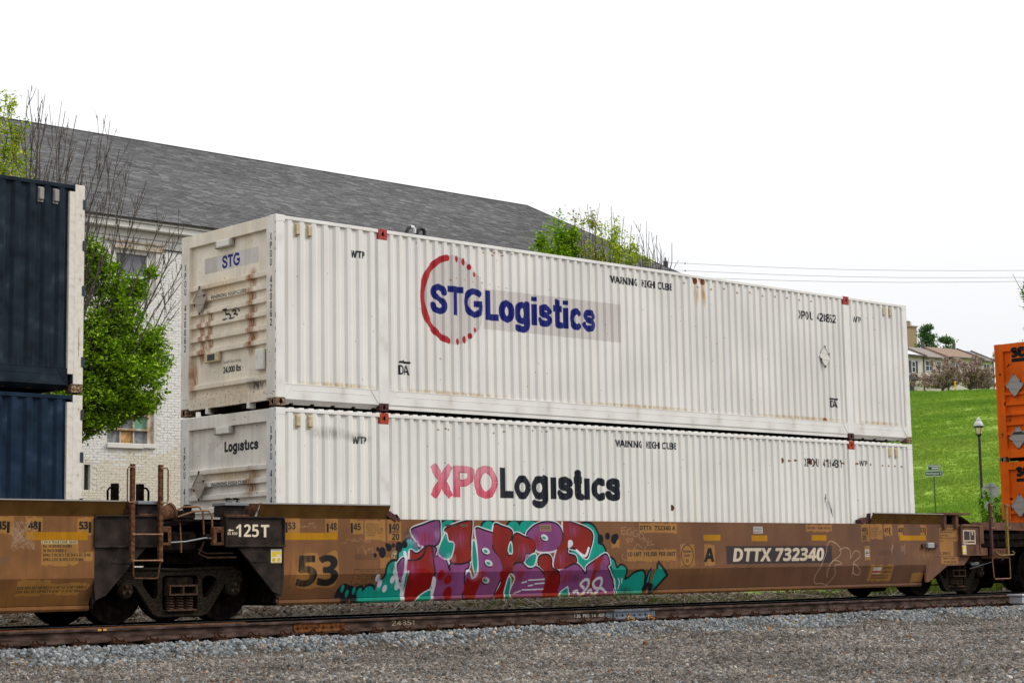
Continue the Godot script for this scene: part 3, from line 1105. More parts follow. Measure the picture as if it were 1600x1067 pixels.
func build_container(called: String, label: String, category: String, at: Vector3, group: String, o: Dictionary) -> Node3D:
	var t := thing(called, label, category, at, group)
	var hw := CW * 0.5
	var mp: Material = o.paint
	var post: Material = o.get("posts", mp)
	# roof sheet with shallow cross corrugations, floor and cross members
	var roof := Mb.new()
	var nb := 84
	for i in nb:
		var xa := 0.25 + (CL - 0.5) * i / nb
		var xb := 0.25 + (CL - 0.5) * (i + 0.5) / nb
		roof.box(Vector3(xa, CH - 0.05, -hw + 0.03), Vector3(xb, CH - 0.008 + o.get("bump", 0.004), hw - 0.012))
	roof.box(Vector3(0.2, CH - 0.06, -hw + 0.04), Vector3(CL - 0.2, CH - 0.02, hw - 0.04))
	part("roof", roof, mp, t)
	var fl := Mb.new()
	fl.box(Vector3(0.1, 0.13, -hw + 0.06), Vector3(CL - 0.1, 0.17, hw - 0.08))
	for i in 40:
		var x := 0.35 + i * 0.396
		fl.box(Vector3(x - 0.03, 0.03, -hw + 0.08), Vector3(x + 0.03, 0.128, hw - 0.09))
	for z in [-0.42, 0.42]:
		fl.box(Vector3(0.02, 0.012, z - 0.05), Vector3(2.2, 0.11, z + 0.05))
	part("underframe", fl, M.underframe, t)
	# side walls
	var tex: Material = o.get("side", mp)
	for s in [1.0, -1.0]:
		var w := Mb.new()
		var pit: float = o.get("pitch", 0.188)
		var secs: Array = o.get("sections", [[0.158, 1.972, 0.225], [2.166, 13.988, 0.1876], [14.182, CL - 0.158, 0.2]])
		for q in secs:
			corrugated(w, q[0], q[1], q[2], 0.33, CH - 0.058, hw - 0.006, o.get("depth", 0.028))
		w.uv_plan(Vector3.ZERO, Vector3(1.0 / CL, 0, 0), Vector3(0, 1.0 / CH, 0))
		var wm := part("side_wall", w, tex if s > 0.0 else mp, t)
		if s < 0.0:
			wm.rotation.y = PI
			wm.position.x = CL
		# rails along the top and the tall sill along the bottom
		var r := Mb.new()
		var px: float = 0.15
		r.cbox(Vector3(px, CH - 0.062, s * hw - 0.03), Vector3(CL - px, CH - 0.006, s * hw + 0.0), 0.006) if s > 0.0 else r.cbox(Vector3(px, CH - 0.062, -hw), Vector3(CL - px, CH - 0.006, -hw + 0.03), 0.006)
		part("top_rail", r, o.get("rail", mp), t)
		var b := Mb.new()
		var zi = s * (hw - 0.045)
		var zf = s * (hw - 0.003)
		for q in secs:
			var lo: float = 0.06 if q[0] > 2.0 and q[0] < 10.0 else 0.1
			b.box(Vector3(q[0], 0.105 if lo < 0.08 else lo, minf(zi, zf)), Vector3(q[1], 0.326, maxf(zi, zf)))
			# pressed step along the sill and the lip above it
			b.box(Vector3(q[0] + 0.02, 0.326, minf(zi, zf)), Vector3(q[1] - 0.02, 0.334, maxf(zi, zf + s * 0.004)))
			b.box(Vector3(q[0] + 0.16, 0.236, minf(zf, zf + s * 0.003)), Vector3(q[1] - 0.16, 0.242, maxf(zf, zf + s * 0.003)))
			if lo < 0.08:
				b.box(Vector3(q[0] + 0.01, 0.035, minf(zi, zf - s * 0.012)), Vector3(q[1] - 0.01, 0.105, maxf(zi, zf - s * 0.012)))
			else:
				var u = s * (hw - 0.13)
				if s > 0.0:
					b.quad(Vector3(q[0], 0.03, u), Vector3(q[1], 0.03, u), Vector3(q[1], 0.1, zf), Vector3(q[0], 0.1, zf))
			for e in [[q[0], 1.0], [q[1], -1.0]]:
				# gusset seams at both ends of the sill
				var gx: float = e[0]
				var gs: float = e[1]
				var p0 := Vector3(gx + gs * 0.16, 0.322, zf + s * 0.002)
				var p1 := Vector3(gx + gs * 0.012, 0.12, zf + s * 0.002)
				b.tube([p0, p1], 0.005, 0.005, 4, false)
		part("bottom_rail", b, o.get("rail_low", mp), t)
	# corner posts
	for q in [[0.0, 1], [0.0, -1], [CL - 0.16, 1], [CL - 0.16, -1]]:
		var c := Mb.new()
		var z0: float = hw - 0.235 if q[1] > 0 else -hw
		c.cbox(Vector3(q[0], 0.118, z0), Vector3(q[0] + (0.16 if q[0] < 1.0 else 0.16), CH - 0.02, z0 + 0.235), 0.008)
		part("corner_post", c, post, t)
		for y in [0.0, CH - 0.1]:
			var k := Mb.new()
			var zz: float = hw + 0.003 if q[1] > 0 else -hw - 0.003
			var zin: float = zz - 0.17 * q[1]
			var xe: float = q[0] - 0.003 if q[0] < 1.0 else q[0] - 0.015
			k.cbox(Vector3(xe, y, minf(zz, zin)), Vector3(xe + 0.178, y + 0.118 if y < 1.0 else y + 0.103, maxf(zz, zin)), 0.006)
			var cp := part("corner_casting", k, M.casting_rust if y < 1.0 else post, t)
			if y < 1.0 and q[0] < 1.0:
				var hl := Mb.new()
				hl.lathe([V(0.0, 0.0), V(0.026, 0.0), V(0.026, -0.002)], Transform3D(Basis(Vector3.RIGHT, PI / 2) * Basis.from_scale(Vector3(1, 1, 1.5)), Vector3(xe + 0.09, y + 0.06, zz + 0.0025 * q[1])), 12)
				hl.lathe([V(0.0, 0.0), V(0.026, 0.0), V(0.026, -0.002)], Transform3D(Basis(Vector3.BACK, PI / 2) * Basis.from_scale(Vector3(1.5, 1, 1)), Vector3(xe - 0.0025, y + 0.06, (zz + zin) * 0.5)), 12)
				part("aperture", hl, M.black, cp)
	# lifting posts at the forty foot points
	if o.get("mid", true):
		for x in [1.972, 13.988]:
			for s in [1.0, -1.0]:
				var c := Mb.new()
				var zz: float = s * (hw + 0.002)
				var zin: float = s * (hw - 0.1)
				c.cbox(Vector3(x, 0.12, minf(zz, zin)), Vector3(x + 0.194, CH - 0.165, maxf(zz, zin)), 0.006)
				part("lifting_post", c, mp, t)
				var top := Mb.new()
				zz = s * (hw + 0.006)
				top.cbox(Vector3(x + 0.008, CH - 0.168, minf(zz, zin)), Vector3(x + 0.186, CH + 0.004, maxf(zz, zin)), 0.005)
				var tp := part("lifting_casting", top, o.get("cast", M.casting_red), t, "painted lifting casting")
				var low := Mb.new()
				low.cbox(Vector3(x + 0.008, 0.004, minf(zz, zin)), Vector3(x + 0.186, 0.118, maxf(zz, zin)), 0.005)
				var lp := part("lifting_casting", low, M.casting_dark, t, "dark lower casting")
				for e in [[tp, CH - 0.075], [lp, 0.062]]:
					var hl := Mb.new()
					hl.lathe([V(0.0, 0.0), V(0.02, 0.0), V(0.02, -0.003)], Transform3D(Basis(Vector3.RIGHT, PI / 2 * s) * Basis.from_scale(Vector3(1, 1, 1.9)), Vector3(x + 0.095, e[1], zz + s * 0.003)), 12)
					part("aperture", hl, M.black, e[0])
	# small ventilator covers under the top rail
	for x in o.get("vents", [0.415, 0.64, 15.36, 15.585]):
		var c := Mb.new()
		c.cbox(Vector3(x - 0.036, CH - 0.27, hw - 0.045), Vector3(x + 0.036, CH - 0.105, hw + 0.012), 0.008)
		c.box(Vector3(x - 0.042, CH - 0.3, hw - 0.045), Vector3(x + 0.042, CH - 0.09, hw - 0.022))
		part("vent_cover", c, o.get("vent_paint", M.cream_plate), t)
	# end walls
	for s in [0, 1]:
		var x := 0.0 if s == 0 else CL
		var d := 1.0 if s == 0 else -1.0
		var fr := Mb.new()
		var zl := -hw + 0.004
		var zr := hw - 0.004
		var xo := x - d * 0.004
		var xi := x + d * 0.072
		# frame face: two uprights, head and sill
		for q in [[zl, zl + 0.232, 0.12, CH - 0.004], [zr - 0.232, zr, 0.12, CH - 0.004], [zl + 0.232, zr - 0.232, CH - 0.192, CH - 0.004], [zl + 0.232, zr - 0.232, 0.09, 0.25]]:
			fr.box(Vector3(minf(xo, xi), q[2], q[0]), Vector3(maxf(xo, xi), q[3], q[1]))
		fr.uv_plan(Vector3(0, 0, -hw), Vector3(0, 0, 1.0 / CW), Vector3(0, 1.0 / CH, 0))
		var et: Material = o.get("end", mp) if s == 0 else mp
		part("end_frame", fr, et, t)
		var pw := Mb.new()
		var prof := [[CH - 0.192, 1]]
		var ribs: Array = o.get("ribs", [1.99, 1.79, 1.588, 1.383, 1.168, 0.955, 0.4])
		for y in ribs:
			prof.append_array([[y + 0.092, 1], [y + 0.07, 0], [y + 0.004, 0], [y - 0.008, 1]])
		prof.append([0.25, 1])
		for i in prof.size() - 1:
			var a: Array = prof[i]
			var b: Array = prof[i + 1]
			var xa := x + d * (0.01 if a[1] == 0 else 0.066)
			var xb := x + d * (0.01 if b[1] == 0 else 0.066)
			if s == 0:
				pw.quad(Vector3(xb, b[0], zl + 0.23), Vector3(xb, b[0], zr - 0.23), Vector3(xa, a[0], zr - 0.23), Vector3(xa, a[0], zl + 0.23))
			else:
				pw.quad(Vector3(xb, b[0], zr - 0.23), Vector3(xb, b[0], zl + 0.23), Vector3(xa, a[0], zl + 0.23), Vector3(xa, a[0], zr - 0.23))
		pw.uv_plan(Vector3(0, 0, -hw), Vector3(0, 0, 1.0 / CW), Vector3(0, 1.0 / CH, 0))
		part("end_wall", pw, et, t)
	return t

func placard(t: Node3D, at: Vector3, r: float, along: Vector3, out: Vector3, m: Material, broken := false) -> void:
	# a diamond shaped placard holder with a raised rim and clips
	var x := Transform3D(Basis(along, Vector3.UP, out), at)
	var b := Mb.new()
	var po := PackedVector2Array([V(0, r), V(-r * 0.86, 0), V(0, -r), V(r * 0.86, 0)])
	if broken:
		po = PackedVector2Array([V(-0.02, r * 0.5), V(-0.06, r * 0.4), V(r * 0.2, -r * 0.62), V(r * 0.34, -r * 0.55), V(r * 0.3, -r * 0.15)])
	b.prism(po, x, 0.01)
	var pl := part("placard_holder", b, m, t)
	if broken:
		return
	var rim := Mb.new()
	for i in 4:
		var p := po[i]
		var q := po[(i + 1) % 4]
		rim.tube([x * Vector3(p.x, p.y, 0.012), x * Vector3(q.x, q.y, 0.012)], 0.009, 0.009, 5)
	for yy in [r * 0.33, -r * 0.3]:
		rim.tube([x * Vector3(-r * 0.5, yy, 0.012), x * Vector3(r * 0.5, yy, 0.012)], 0.005, 0.005, 4)
	part("rim", rim, m, pl)
	var cl := Mb.new()
	for q in [V(0, r * 0.97), V(0, -r * 0.97), V(r * 0.62, r * 0.3), V(-r * 0.62, -r * 0.3)]:
		cl.obox(Transform3D(x.basis, x * Vector3(q.x, q.y, 0.012)), Vector3(0.03, 0.045, 0.018))
	part("clip", cl, M.casting_dark, pl)

func sp(p: Vector2, y0: float) -> Vector2:
	return Vector2(p.x, p.y - y0)

func sps(a: Array, y0: float) -> Array:
	var o := []
	for p in a:
		o.append(sp(p, y0))
	return o

func paint_side_upper() -> Material:
	var pt := Pt.new(0, 0, CL, CH, 2048, hexc("e1dfda"))
	var y := Y_UP
	var grey := hexc("cac5c1")
	var red := hexc("a4262e")
	var navy := hexc("141d6c")
	var blk := hexc("23242a")
	# the grey ghost of an earlier emblem: disc and bar
	var cc := sps([V(2.842,5.163),V(4.245,5.292),V(3.637,5.825),V(3.610,4.342)], y)
	var mid := Vector2((cc[0].x + cc[1].x) * 0.5, (cc[2].y + cc[3].y) * 0.5)
	var rr = (cc[2].y - cc[3].y) * 0.5
	pt.ell(mid, (cc[1].x - cc[0].x) * 0.5, rr, grey)
	pt.poly(sps([V(4.240,5.330),V(7.492,5.345),V(7.479,4.659),V(4.226,4.653)], y), grey)
	var rx = (cc[1].x - cc[0].x) * 0.5 - 0.05
	var arc := []
	for i in 25:
		var w := deg_to_rad(lerpf(99.0, 261.0, i / 24.0))
		arc.append(mid + Vector2(cos(w) * rx, sin(w) * (rr - 0.05)))
	pt.line(arc, 0.105, red)
	var k := 0
	for w in [82.0, 69.0, 56.0, 42.0]:
		for sgn in [1.0, -1.0]:
			var r2: float = [0.055, 0.06, 0.048, 0.04][k]
			pt.ell(mid + Vector2(cos(deg_to_rad(w)) * rx, sgn * sin(deg_to_rad(w)) * (rr - 0.05)), r2 * 0.8, r2, red)
		k += 1
	stroke_text(pt, "STG", sps([V(3.079,4.831),V(3.115,5.306),V(4.250,4.862)], y), navy, 0.215)
	stroke_text(pt, "Logistics", sps([V(4.269,4.808),V(4.279,5.304),V(6.869,4.819)], y), navy, 0.22)
	txt(pt, "WTP", sps([V(1.445,5.572),V(1.446,5.679),V(1.724,5.581)], y), blk, "bold", 0.004)
	txt(pt, "WARNING  HIGH  CUBE", sps([V(7.265,5.722),V(7.269,5.843),V(8.871,5.738)], y), blk, "regular", 0.006)
	txt(pt, "XPOU  420862", sps([V(12.549,5.511),V(12.558,5.665),V(13.736,5.543)], y), blk, "regular", 0.006)
	txt(pt, "WTP", sps([V(14.330,5.585),V(14.337,5.697),V(14.609,5.587)], y), blk, "bold")
	txt(pt, "DA", sps([V(2.387,3.783),V(2.389,3.935),V(2.601,3.786)], y), blk, "bold")
	pt.line(sps([V(2.412,3.983),V(2.604,3.981)], y), 0.035, blk)
	pt.poly(sps([V(2.399,3.986),V(2.513,4.025),V(2.512,3.950)], y), blk)
	txt(pt, "DA", sps([V(13.464,3.797),V(13.473,3.938),V(13.683,3.793)], y), blk, "bold")
	pt.line(sps([V(13.475,3.969),V(13.686,3.965)], y), 0.035, blk)
	var rust := hexc("7a4526")
	for q in sps([V(9.521,5.961),V(9.732,5.962),V(13.269,3.522)], y):
		pt.ell(q, 0.05, 0.06, rust)
	rng.seed = 3
	for q in sps([V(4.237,5.936),V(4.428,5.979),V(4.441,5.912),V(4.644,5.979),V(4.658,5.928),V(4.477,5.954),V(4.867,5.969),V(5.243,5.997),V(3.265,4.093),V(3.511,5.402),V(3.632,5.451),V(3.801,5.430),V(3.986,5.418),V(4.202,5.424),V(4.366,5.409),V(4.565,5.391),V(4.731,5.380)], y):
		pt.ell(q, 0.02, 0.012, hexc("9a7450"))
	for i in 60:
		pt.ell(Vector2(rng.randf() * CL, rng.randf_range(0.4, 2.8)), 0.008, 0.01, hexc("8d8578"))
	for i in 11:
		pt.ell(Vector2(9.2 + i * 0.188 * 2, 2.66 + rng.randf() * 0.06), 0.03, 0.02, hexc("a08a70"))
	var im := pt.done()
	weather(im, 31, 0.035, 0.004, 0.03, 0.035, hexc("b8aa90"), 0.14)
	for q in [[1.2, 0.36, 0.9, 0.06], [3.5, 0.36, 1.5, 0.05], [8.0, 0.36, 2.0, 0.05], [12.5, 0.36, 1.8, 0.06], [15.1, 0.36, 0.9, 0.06]]:
		stain(im, pt, Vector2(q[0], q[1]), q[2], q[3], hexc("b59a72"), 0.8, 5)
	for q in sps([V(9.541,5.939),V(9.746,5.940)], y):
		stain(im, pt, q + Vector2(0, -0.2), 0.06, 0.3, hexc("b98a58"), 0.9, 8)
	return printed(im, 0.5)

func paint_side_lower() -> Material:
	var pt := Pt.new(0, 0, CL, CH, 2048, hexc("e0dfd9"))
	var y := Y_LOW
	var blk := hexc("20242c")
	# a faded red word and a dark one
	stroke_text(pt, "XPO", sps([V(3.022,1.864),V(3.030,2.371),V(4.476,1.869)], y), hexc("a04a58"), 0.225)
	stroke_text(pt, "XPO", sps([V(3.022,1.864),V(3.030,2.371),V(4.476,1.869)], y), hexc("d58a99"), 0.2)
	stroke_text(pt, "Logistics", sps([V(4.512,1.865),V(4.523,2.367),V(7.397,1.856)], y), blk, 0.235, false)
	txt(pt, "WTP", sps([V(1.459,2.658),V(1.460,2.762),V(1.735,2.658)], y), blk, "bold", 0.004)
	txt(pt, "WARNING  HIGH  CUBE", sps([V(7.286,2.807),V(7.290,2.919),V(8.868,2.785)], y), blk, "regular", 0.006)
	txt(pt, "XPOU  411431", sps([V(12.558,2.605),V(12.566,2.755),V(13.735,2.599)], y), blk, "regular", 0.006)
	txt(pt, "WTP", sps([V(14.358,2.660),V(14.365,2.763),V(14.624,2.654)], y), blk, "bold")
	for q in sps([V(11.904,2.695),V(12.756,2.690),V(8.728,1.750),V(21.269,7.548)], y):
		pt.ell(q, 0.05, 0.055, hexc("4d2c1a"))
	for q in sps([V(12.111,2.696),V(12.304,2.707),V(13.193,2.688),V(13.801,2.695),V(14.256,2.697),V(14.717,2.689),V(15.126,2.680),V(15.333,2.680),V(15.550,2.681),V(15.778,2.677),V(12.914,2.690),V(13.394,2.688)], y):
		pt.ell(q, 0.05, 0.018, hexc("7a5238"))
	for q in sps([V(3.185,2.935),V(3.350,2.960),V(3.407,2.944),V(4.636,2.964),V(5.280,3.001),V(5.503,3.002),V(5.607,3.003),V(4.412,2.930)], y):
		pt.ell(q, 0.022, 0.014, hexc("8d7a66"))
	rng.seed = 9
	for i in 50:
		pt.ell(Vector2(rng.randf() * CL, rng.randf_range(1.2, 2.8)), 0.008, 0.01, hexc("8d8578"))
	for q in sps([V(13.172,1.954),V(13.351,1.749),V(13.395,1.675),V(13.216,2.019)], y):
		pt.ell(q, 0.025, 0.06, hexc("6a6664"))
	var im := pt.done()
	weather(im, 77, 0.03, 0.004, 0.03, 0.035, hexc("c4b698"), 0.14)
	# what is left of the red paint fades towards white at the top of the letters
	var b := sps([V(3.005,1.855),V(4.528,2.439)], y)
	var p0 := pt.X(Vector2(b[0].x, b[1].y)) / pt.ss
	var p1 := pt.X(Vector2(b[1].x, b[0].y)) / pt.ss
	var nz := FastNoiseLite.new()
	nz.seed = 4
	nz.frequency = 0.05
	for yy in range(int(p0.y) - 2, int(p1.y) + 3):
		for xx in range(int(p0.x) - 2, int(p1.x) + 3):
			var c := im.get_pixel(xx, yy)
			if c.r - c.b > 0.09:
				var f := clampf((yy - p0.y) / (p1.y - p0.y) - 0.25 + nz.get_noise_2d(xx * 2.0, yy) * 0.35, 0.0, 1.0)
				im.set_pixel(xx, yy, c.lerp(hexc("c6304a"), f * 0.75))
	for q in [[1.0, 2.55, 0.5, 0.12], [1.55, 2.5, 0.3, 0.1]]:
		stain(im, pt, Vector2(q[0], q[1]), q[2], q[3], hexc("8d8a86"), 0.7, 5)
	return printed(im, 0.5)

func paint_end(upper: bool) -> Material:
	var pt := Pt.new(0, 0, CW, CH, 720, hexc("ddd4c5") if upper else hexc("dbd6ce"))
	var y := Y_UP if upper else Y_LOW
	var blk := hexc("24262c")
	var num := "XPOU 420862" if upper else "XPOU 411431"
	# cleaner uprights
	pt.rect(V(0, 0), V(0.235, CH), hexc("d6d2ca") if upper else hexc("d2d2d0"))
	pt.rect(V(CW - 0.235, 0), V(CW, CH), hexc("d6d2ca") if upper else hexc("d0d1d1"))
	column_text(pt, num, 0.118, 2.45, 0.105, 0.131, blk)
	column_text(pt, num, CW - 0.118, 2.62, 0.105, 0.131, blk)
	if upper:
		pt.poly(sps([V(0.565,5.665),V(2.056,5.667),V(2.059,5.421),V(0.575,5.416)], y), hexc("c3c0bd"))
		pt.poly(sps([V(0.565,5.665),V(0.916,5.666),V(0.929,5.417),V(0.575,5.416)], y), hexc("b3aeaa"))
		stroke_text(pt, "STG", sps([V(1.062,5.447),V(1.061,5.646),V(1.569,5.434)], y), hexc("172070"), 0.2)
		txt(pt, "WARNING HIGH CUBE", sps([V(0.827,4.985),V(0.827,5.044),V(1.804,4.975)], y), blk, "regular", 0.003)
		var ln := 0.028
		pt.line(sps([V(1.262,4.780),V(1.159,4.777),V(1.167,4.711),V(1.251,4.710),V(1.300,4.674),V(1.274,4.634),V(1.205,4.620),V(1.159,4.634)], y), ln, blk)
		pt.line(sps([V(1.349,4.742),V(1.424,4.754),V(1.447,4.722),V(1.387,4.694),V(1.477,4.679),V(1.477,4.632),V(1.402,4.619),V(1.342,4.630)], y), ln, blk)
		pt.line(sps([V(1.499,4.767),V(1.537,4.724)], y), ln, blk)
		txt(pt, "Forklift Floor Rating", sps([V(1.109,3.937),V(1.109,3.981),V(1.577,3.923)], y), blk, "regular")
		txt(pt, "24,000 lbs", sps([V(1.103,3.796),V(1.102,3.882),V(1.577,3.780)], y), blk, "regular", 0.006)
	else:
		stroke_text(pt, "XPO", sps([V(0.682,2.598),V(0.681,2.730),V(1.115,2.624)], y), hexc("c8b8b4"), 0.2)
		stroke_text(pt, "XPO", sps([V(0.682,2.598),V(0.681,2.730),V(1.115,2.624)], y), hexc("d3cdc6"), 0.15)
		stroke_text(pt, "Logistics", sps([V(1.136,2.560),V(1.135,2.719),V(2.045,2.554)], y), blk, 0.235, false)
		txt(pt, "WARNING HIGH CUBE", sps([V(0.847,2.041),V(0.847,2.095),V(1.818,2.068)], y), blk, "regular", 0.003)
		var ln := 0.028
		pt.line(sps([V(1.340,1.837),V(1.183,1.829),V(1.183,1.784),V(1.340,1.778)], y), ln, blk)
		pt.line(sps([V(1.392,1.825),V(1.529,1.829),V(1.461,1.783),V(1.564,1.759)], y), ln, blk)
	rng.seed = 21 if upper else 22
	for i in 140:
		pt.ell(V(rng.randf() * CW, rng.randf() * 0.35 if i < 100 else rng.randf() * CH), rng.randf_range(0.004, 0.018), rng.randf_range(0.003, 0.01), hexc("4a3626") if i % 3 else hexc("8a6a4a"))
	for i in 60:
		var e: float = [0.008, CW - 0.008][rng.randi() % 2]
		pt.ell(V(e, rng.randf() * CH), 0.005, rng.randf_range(0.01, 0.04), hexc("7d5a40"))
	var im := pt.done()
	weather(im, 12 if upper else 19, 0.06, 0.006, 0.03, 0.05, hexc("b39468"), 0.28 if upper else 0.12)
	if upper:
		for q in [[1.9, 2.0], [1.88, 1.72], [1.9, 1.5], [1.87, 1.32], [1.9, 1.12], [1.87, 0.98]]:
			stain(im, pt, V(q[0], q[1]), 0.15, 0.2, hexc("7a4a26"), 0.9, 3)
		for q in [[0.75, 1.5], [0.5, 1.42], [0.72, 1.3], [0.52, 1.2], [0.75, 1.12], [0.6, 0.98], [0.5, 0.95]]:
			stain(im, pt, V(q[0], q[1]), 0.1, 0.2, hexc("7a4a28"), 0.85, 4)
		stain(im, pt, V(0.3, 0.62), 0.12, 0.4, hexc("8a5a34"), 0.9, 5)
		stain(im, pt, V(0.3, 1.3), 0.06, 1.3, hexc("b89c78"), 0.5, 6)
		stain(im, pt, V(1.3, 0.2), 1.2, 0.25, hexc("a08462"), 0.35, 7)
		stain(im, pt, V(1.0, 1.95), 0.9, 0.2, hexc("b08c60"), 0.5, 8)
		stain(im, pt, V(2.0, 0.35), 0.3, 0.1, hexc("39322c"), 0.9, 9)
	else:
		for q in [[1.9, 1.9], [1.88, 1.72]]:
			stain(im, pt, V(q[0], q[1]), 0.2, 0.18, hexc("7a5232"), 0.9, 3)
		stain(im, pt, V(1.3, 1.95), 1.0, 0.14, hexc("b39468"), 0.6, 3)
	return printed(im, 0.55)

func white_end_fittings(t: Node3D, upper: bool) -> void:
	# pull-out document tube under the head, marker lamp box, hatch and placard
	var y := Y_UP if upper else Y_LOW
	var a := sps([V(0.965,5.825),V(1.425,5.816)], Y_UP)
	var m := Mb.new()
	m.cbox(Vector3(-0.028, a[0].y - 0.055, a[0].x + 0.06 - CW * 0.5), Vector3(0.05, a[0].y + 0.055, a[1].x - 0.05 - CW * 0.5), 0.01)
	var d := part("marker_lamp", m, M.trim_white, t)
	var e := Mb.new()
	e.cbox(Vector3(-0.02, a[0].y - 0.065, a[0].x - 0.0 - CW * 0.5), Vector3(0.05, a[0].y + 0.06, a[0].x + 0.058 - CW * 0.5), 0.01)
	e.cbox(Vector3(-0.02, a[0].y - 0.065, a[1].x - 0.048 - CW * 0.5), Vector3(0.05, a[0].y + 0.06, a[1].x - CW * 0.5), 0.01)
	part("bracket", e, M.dark_glassy if false else M.placard, d)
	if upper:
		var b := sps([V(0.670,3.984),V(1.067,4.054),V(2.043,3.747),V(2.260,4.063)], y)
		var c := Mb.new()
		c.cbox(Vector3(-0.012, b[0].y + 0.0, b[0].x - CW * 0.5), Vector3(0.05, b[0].y + 0.15, b[1].x - CW * 0.5), 0.012)
		var bx := part("tracking_box", c, M.cream_plate, t)
		var c2 := Mb.new()
		var zc = (b[0].x + b[1].x) * 0.5 - CW * 0.5
		c2.box(Vector3(-0.016, b[0].y + 0.03, zc - 0.1), Vector3(0.02, b[0].y + 0.125, zc + 0.1))
		part("solar_panel", c2, M.blue_handle, bx)
		var h := Mb.new()
		h.cbox(Vector3(-0.006, b[2].y, b[2].x - CW * 0.5), Vector3(0.05, b[3].y, b[3].x - CW * 0.5), 0.012)
		part("hatch_cover", h, M.trim_white, t)
	if upper:
		for q in [[V(0.748,3.231)], [V(1.877,3.227)]]:
			var lb := Mb.new()
			lb.cbox(Vector3(-0.01, 0.0, q[0].x - 0.04 - CW * 0.5), Vector3(0.12, 0.105, q[0].x + 0.03 - CW * 0.5), 0.006)
			part("guide_block", lb, M.trim_white, t)
	var dc := sps([V(0.577,4.993)], Y_UP)
	placard(t, Vector3(-0.024, dc[0].y, dc[0].x - CW * 0.5), 0.215, Vector3.BACK, Vector3.LEFT, M.placard)

